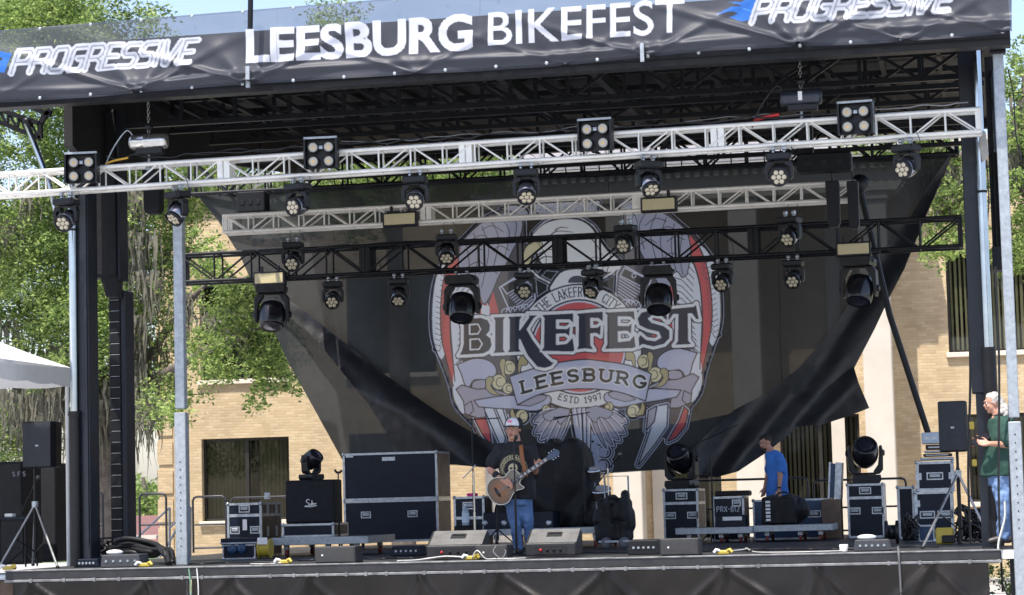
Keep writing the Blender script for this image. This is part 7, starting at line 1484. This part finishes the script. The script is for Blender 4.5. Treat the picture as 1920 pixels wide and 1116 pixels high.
# cap
g = MB(); mm4 = m4; up_ = m4 @ Vector((0, 0, 1)); g.ball(at_(0, -.012, .050), (.104, .120, .100), 20, mat=m4); o = remesh(g, .008, 'cap_crown', M('white_cap_front', (.72, .72, .73), .8, var=.05), singer, 2)
g = MB(); 
for sg in (-1, 1): g.ball(at_(sg*.056, -.042, .050), (.056, .098, .100), 14, mat=m4)
g.ball(at_(0, -.08, .045), (.088, .06, .094), 14, mat=m4); remesh(g, .008, 'cap_side', M('black_cap_mesh', (.012, .012, .014), .8), singer, 2)
g = MB(); br = [at_(a, .07+.075*math.cos(a/.085*1.35), .034-.9*abs(a)**1.6) for a in [x*.085/6 for x in range(-6, 7)]]; bk = [at_(a, .045, .040-.9*abs(a)**1.6) for a in [x*.085/6 for x in range(-6, 7)]]
g.prism(br+bk[::-1], m4 @ Vector((0, 0, .009))); g.build('cap_brim', MATS['black_cap_mesh'], singer); g = MB(); g.cbox((0, 0, 0), (.05, .008, .03), mat=Matrix.Translation(at_(.008, .092, .088)) @ m4.to_4x4()); g.build('cap_badge', M('pink_red_patch', (.65, .12, .22), .6), singer)
g = MB(); g.ball(at_(0, -.06, -.03), (.070, .045, .055), 12, mat=m4); g.build('hair', M('brown_hair', (.06, .035, .02), .8), singer)
g = MB(); d_ = (lwr-lel).normalized(); w0_ = lel.lerp(lwr, .50); g.ring(w0_, [(.046, -.045), (.050, -.04), (.049, .04), (.045, .045)], 16, d_); g.build('wristband', M('black_wristband', (.012, .012, .014), .8), singer)
# ---- guitar
gu = T('acoustic_guitar', 'sunburst cutaway acoustic guitar with pale binding held by the singer', 'guitar', Q(948, 915, -.28))
O_ = Q(947, 914, -.25); ax = (Q(1030, 858, -.25)-Q(947, 914, -.25)); ax.y = 0; ax.normalize(); nx = Vector((-ax.z, 0, ax.x)); fy = Vector((0, 1, 0)); k_ = 1/137
prof = [(-.235, 0), (-.228, .07), (-.19, .135), (-.13, .172), (-.06, .178), (0, .150), (.05, .122), (.09, .118), (.13, .135), (.18, .143), (.225, .120), (.248, .06), (.25, .03), (.25, -.02), (.215, -.035), (.185, -.07), (.20, -.115), (.205, -.135), (.185, -.142), (.15, -.132), (.10, -.115), (.05, -.122), (0, -.150), (-.06, -.178), (-.13, -.172), (-.19, -.135), (-.228, -.07)]
pr = [p for p in spl(prof, 3, True)][:-1]
def G3(a, b, d=0): return O_+ax*a*1.05+nx*b*1.05+fy*d
def burst():
    mt = bpy.data.materials.new('sunburst_guitar_top'); mt.use_nodes = True; nt = mt.node_tree; b = nt.nodes['Principled BSDF']; b.inputs['Roughness'].default_value = .22; b.inputs['Coat Weight'].default_value = .4
    at = nt.nodes.new('ShaderNodeVertexColor'); at.layer_name = 'Col'; nt.links.new(at.outputs[0], b.inputs['Base Color']); return mt
g = MB(); g.prism([G3(a, b, .0) for a, b in pr], (0, .095, 0)); g.build('body', M('guitar_dark_side', (.07, .03, .015), .3), gu)
N = len(pr); rings = [1, .93, .8, .62, .4, .18, .02]; vs = []; cc = []; ctr = (-.03, 0)
for r_ in rings:
    for a, b in pr: vs.append(G3(ctr[0]+(a-ctr[0])*r_, b*r_, -.003)); t_ = max(0, min(1, (1-r_)/.75)); dark = np.array([.055, .045, .038]); org = np.array([.24, .075, .016]); tan = np.array([.20, .09, .035]); up2 = max(0, min(1, (a*r_+.02)*4+.1)); c_1 = dark*(1-t_)+org*t_; c_1 = c_1*(1-up2)+np.array([.13, .13, .11])*up2; cc.append(tuple(c_1)+(1,))
me = bpy.data.meshes.new('guitar_top'); me.from_pydata([v-wloc(gu) for v in vs], [], [(i*N+k, i*N+(k+1) % N, (i+1)*N+(k+1) % N, (i+1)*N+k) for i in range(len(rings)-1) for k in range(N)]+[tuple(range((len(rings)-1)*N, len(rings)*N))])
ca = me.color_attributes.new('Col', 'FLOAT_COLOR', 'POINT'); ca.data.foreach_set('color', np.array(cc, np.float32).ravel()); mesh_obj('soundboard', me, burst(), gu)
g = MB(); g.tube([G3(a, b, -.004) for a, b in pr], .0055, 6, closed=True); g.build('binding', M('cream_binding', (.65, .62, .52), .4), gu)
g = MB(); g.prism([G3(-.115+.02*math.cos(t), .0+.075*math.sin(t), -.004) for t in [2*math.pi*i/12 for i in range(12)]], (0, -.008, 0)); g.build('bridge', rubber, gu)
g = MB(); g.prism([G3(.075+.05*math.cos(t), .05*math.sin(t), -.0045) for t in [2*math.pi*i/20 for i in range(20)]], (0, -.002, 0)); g.build('sound_hole', rubber, gu)
g = MB(); g.prism([G3(.13, .027, -.022), G3(.66, .022, -.022), G3(.66, -.022, -.022), G3(.13, -.027, -.022)], (0, .018, 0)); nk = g.build('neck', M('rosewood_fretboard', (.05, .03, .02), .4), gu)
g = MB()
for i in range(15): a_ = .18+.48*(1-.945**i)/(1-.945**15); g.prism([G3(a_, .024, -.024), G3(a_+.006, .024, -.024), G3(a_+.006, -.024, -.024), G3(a_, -.024, -.024)], (0, .001, 0))
g.build('frets', galv, nk); g = MB()
for i in range(7): a_ = .24+.062*i; g.prism([G3(a_, .015, -.0245), G3(a_+.026, .015, -.0245), G3(a_+.026, -.015, -.0245), G3(a_, -.015, -.0245)], (0, .0008, 0))
g.build('inlays', M('pearl_inlay', (.6, .58, .5), .3), nk)
g = MB(); g.prism([G3(.66, .024, -.014), G3(.71, .042, -.010), G3(.82, .038, -.002), G3(.835, 0, 0), G3(.82, -.038, -.002), G3(.71, -.042, -.010), G3(.66, -.024, -.014)], (0, .016, 0)); hs_ = g.build('headstock', M('blue_black_headstock', (.02, .04, .09), .2), gu)
for s2 in (-1, 1):
    for k in range(3): g = MB(); c = G3(.715+.038*k, s2*.052, -.004); g.ball(c, .013, 8); g.build('tuning_peg', chrome, hs_)
g = MB()
for k in range(6): g.tube([G3(-.11, -.020+.008*k, -.028), G3(.66, -.017+.0068*k, -.03)], .0012, 4)
g.build('strings', chrome, gu)
g = MB(); g.tube(smoothpath([G3(-.235, .0, .03), Q(940, 870, -.19)], 3), .004, 4)
stp = smoothpath([Q(977, 828, .06)+Vector((0, 0, .01)), Q(977, 835, -.09), Q(979, 858, -.205), Q(984, 880, -.225), Q(986, 894, -.20)], 5); g = MB(); vs = []
for p in stp: vs += [p+Vector((-.028, 0, 0)), p+Vector((.028, 0, 0)), p+Vector((.028, .006, 0)), p+Vector((-.028, .006, 0))]
g.add(vs, [(4*i+a_, 4*i+(a_+1) % 4, 4*i+4+(a_+1) % 4, 4*i+4+a_) for i in range(len(stp)-1) for a_ in range(4)], 0, True); g.build('strap', M('tan_leather_strap', (.26, .10, .035), .6, var=.2), gu)
# ---- man in blue
YB2 = 9.75
def Qb(px, py, dy=0): return P(px, py, YB2+dy)
man = T('person', 'bearded man in a bright blue T-shirt looking down behind the grey platforms', 'person', (XF(1452, YB2, 0), YB2, 0))
hc = Qb(1436, 830); hd = Vector((-.88, -.42, -.38)); g = MB(); at_, m4 = head(g, hc, hd, 1.03)
seg(g, [Qb(1439, 838), Qb(1448, 850, .02)], [.06, .066]); loft(g, [(Qb(1449, 846, .02), .08, .07, 0), (Qb(1452, 855, .02), .13, .18, 0), (Qb(1455, 880, .02), .135, .19, 0), (Qb(1457, 905, .02), .125, .16, 0), (Qb(1457, 930, .02), .13, .16, 0)])
sh1, el1, wr1 = Qb(1462, 862, -.17), Qb(1463, 892, -.20), Qb(1461, 918, -.26); sh2, el2, wr2 = Qb(1446, 862, .2), Qb(1440, 890, .2), Qb(1434, 914, .05)
seg(g, [sh1, el1], [.058, .043]); seg(g, [el1, wr1], [.044, .028]); seg(g, [sh2, el2], [.058, .043]); seg(g, [el2, wr2], [.044, .028]); fingers(g, wr1, (-.05, -.1, -1), (-.8, -.3, 0), (-.3, .5, -.4)); fingers(g, wr2, (-.2, -.3, -1), (-.7, -.5, 0), (-.3, .5, -.4))
h1, h2 = Qb(1452, 935, -.08), Qb(1456, 935, .09); k1, k2 = Vector((h1.x-.03, YB2-.10, .48)), Vector((h2.x+.03, YB2+.12, .48)); a1_, a2_ = Vector((h1.x+.05, YB2-.1, .09)), Vector((h2.x+.1, YB2+.12, .09))
for q in ((h1, k1, a1_), (h2, k2, a2_)): seg(g, q, [.08, .055, .04])
remesh(g, .0085, 'body', skin, man, 3); face(at_, m4, man, 1.03)
g = MB(); g.ball(at_(0, -.030, .050), (.084, .092, .086), 16, mat=m4); g.ball(at_(0, .02, .095), (.068, .065, .036), 12, mat=m4); g.ball(at_(0, -.07, -.01), (.065, .04, .06), 10, mat=m4); hr = M('dark_hair', (.022, .016, .013), .8); remesh(g, .009, 'hair', hr, man, 1, cloth_fold(.01, 40, 3))
g = MB(); g.ball(at_(0, .045, -.083), (.052, .052, .034), 12, mat=m4); g.ball(at_(0, .098, -.048), (.03, .01, .008), 8, mat=m4); remesh(g, .008, 'beard', hr, man, 1)
blue = M('bright_blue_cotton', (.045, .18, .55), .85, 0, var=.12, scale=5)
g = MB(); loft(g, [(Qb(1448, 845, .02), .08, .08, 0), (Qb(1452, 852, .02), .14, .18, 0), (Qb(1456, 870, .02), .165, .215, 0), (Qb(1458, 895, .02), .165, .20, 0), (Qb(1458, 920, .02), .172, .20, 0), (Qb(1459, 935, .02), .175, .205, 0)])
seg(g, [sh1, Qb(1465, 872, -.18), Qb(1465, 882, -.19)], [.082, .08, .076]); seg(g, [sh2, sh2.lerp(el2, .7)], [.082, .076]); remesh(g, .012, 'shirt', blue, man, 4, cloth_fold(.018, 7, 11))
g = MB(); loft(g, [(Qb(1457, 930, .02), .155, .185, 0), (Qb(1456, 950, .02), .15, .18, 0)])
for q in ((h1, k1, a1_), (h2, k2, a2_)): seg(g, q, [.10, .075, .06])
remesh(g, .013, 'jeans', denim_d, man, 3, cloth_fold(.015, 8, 5)); g = MB(); g.ring(wr1+Vector((0, 0, .03)), [(.033, -.014), (.036, 0), (.033, .014)], 14); g.build('watch', blkgear, man)
for a_ in (a1_, a2_): g = MB(); shoe(g, a_, (-1, -.3)); remesh(g, .01, 'shoe', shoe_m, man, 1)
# ---- older man at right
YR = .75
def Qr(px, py, dy=0): return P(px, py, YR+dy)
old = T('person', 'older man with long white hair, green shirt and jeans holding a tablet', 'person', (XF(1878, YR, 0), YR, 0))
hc = Qr(1861, 756); hd = Vector((-1, -.25, -.12)); g = MB(); at_, m4 = head(g, hc, hd, 1.02); 
seg(g, [Qr(1866, 768), Qr(1874, 784)], [.06, .068]); loft(g, [(Qr(1874, 780), .09, .08, 0), (Qr(1876, 792), .13, .19, 0), (Qr(1878, 830), .155, .20, 0), (Qr(1877, 870), .16, .19, 0), (Qr(1877, 890), .15, .18, 0)])
s1, e1, w1_ = Qr(1884, 798, -.18), Qr(1888, 834, -.22), Qr(1856, 832, -.30); s2, e2, w2_ = Qr(1870, 798, .19), Qr(1872, 836, .22), Qr(1846, 829, .05)
seg(g, [s1, e1], [.06, .046]); seg(g, [e1, w1_], [.046, .030]); seg(g, [s2, e2], [.06, .046]); seg(g, [e2, w2_], [.046, .030])
fingers(g, w1_, (-1, -.1, .12), (0, .5, .9), (-.4, .8, .3)); fingers(g, w2_, (-1, -.2, .12), (0, -.5, .9), (-.4, -.8, .3))
h1, h2 = Qr(1874, 895, -.09), Qr(1880, 895, .10); k1, k2 = Qr(1880, 950, -.14), Qr(1888, 950, .10); a1_, a2_ = Qr(1882, 1005, -.10), Qr(1892, 1003, .12)
for q in ((h1, k1, a1_), (h2, k2, a2_)): seg(g, q, [.085, .058, .042])
remesh(g, .0085, 'body', skin, old, 3); face(at_, m4, old, 1.02, brow=(.5, .48, .45))
wh = M('white_hair', (.44, .41, .37), .85, var=.15, scale=30, bump=.5, bscale=90); g = MB(); g.ball(at_(0, -.025, .045), (.088, .098, .090), 16, mat=m4); g.ball(at_(0, -.085, -.02), (.078, .060, .075), 14, mat=m4); g.ball(Qr(1882, 772), (.09, .085, .10), 14); g.ball(Qr(1886, 782), (.06, .07, .06), 12); g.ball(at_(0, .035, .088), (.05, .04, .028), 10, mat=m4); remesh(g, .009, 'hair', wh, old, 2, cloth_fold(.018, 24, 3))
gm = M('green_polo_cotton', (.017, .055, .040), .85, 0, var=.15, scale=5)
g = MB(); loft(g, [(Qr(1874, 779), .085, .085, 0), (Qr(1877, 787), .15, .19, 0), (Qr(1880, 815), .18, .225, 0), (Qr(1877, 850), .205, .225, 0), (Qr(1873, 880), .225, .22, 0), (Qr(1873, 893), .23, .215, 0)])
seg(g, [s1, s1.lerp(e1, .45), s1.lerp(e1, .85)], [.085, .086, .085]); seg(g, [s2, s2.lerp(e2, .8)], [.085, .08]); remesh(g, .012, 'shirt', gm, old, 4, cloth_fold(.022, 7, 21)); g = MB(); g.ring(Qr(1873, 779), [(.082, -.02), (.095, 0), (.08, .02)], 16, Vector((-.3, 0, 1))); g.build('collar', M('black_collar', (.012, .014, .014), .8), old)
g = MB(); loft(g, [(Qr(1877, 885), .165, .185, 0), (Qr(1878, 912), .16, .18, 0)])
for q in ((h1, k1, a1_), (h2, k2, a2_)): seg(g, [q[0], q[0].lerp(q[1], .5), q[1], q[1].lerp(q[2], .5), q[2]], [.108, .098, .084, .078, .072])
remesh(g, .012, 'jeans', M('sunlit_denim', (.13, .21, .37), .8, 0, var=.35, scale=5, bump=.4, bscale=60), old, 4, cloth_fold(.024, 9, 17))
for a_ in (a1_, a2_): g = MB(); shoe(g, a_, (-1, -.2), z0=max(0, a_.z-.09)); remesh(g, .009, 'shoe', shoe_m, old, 1)
g = MB(); c = Qr(1838, 824, -.12); m5 = Matrix.Rotation(R(-28), 4, 'Y') @ Matrix.Rotation(R(25), 4, 'X'); m5.translation = c; g.cbox((0, 0, 0), (.24, .19, .016), mat=m5, bev=.005); t = T('tablet', 'black tablet computer held up by the older man at the right', 'tablet', c); g.build('case', blkgear, t); g = MB(); g.cbox((0, 0, .0095), (.21, .16, .002), mat=m5); g.build('screen', M('dark_screen', (.02, .02, .025), .1), t); g = MB(); g.ball(m5 @ Vector((-.12, -.09, .006)), .006, 6); g.build('indicator', redp, t)
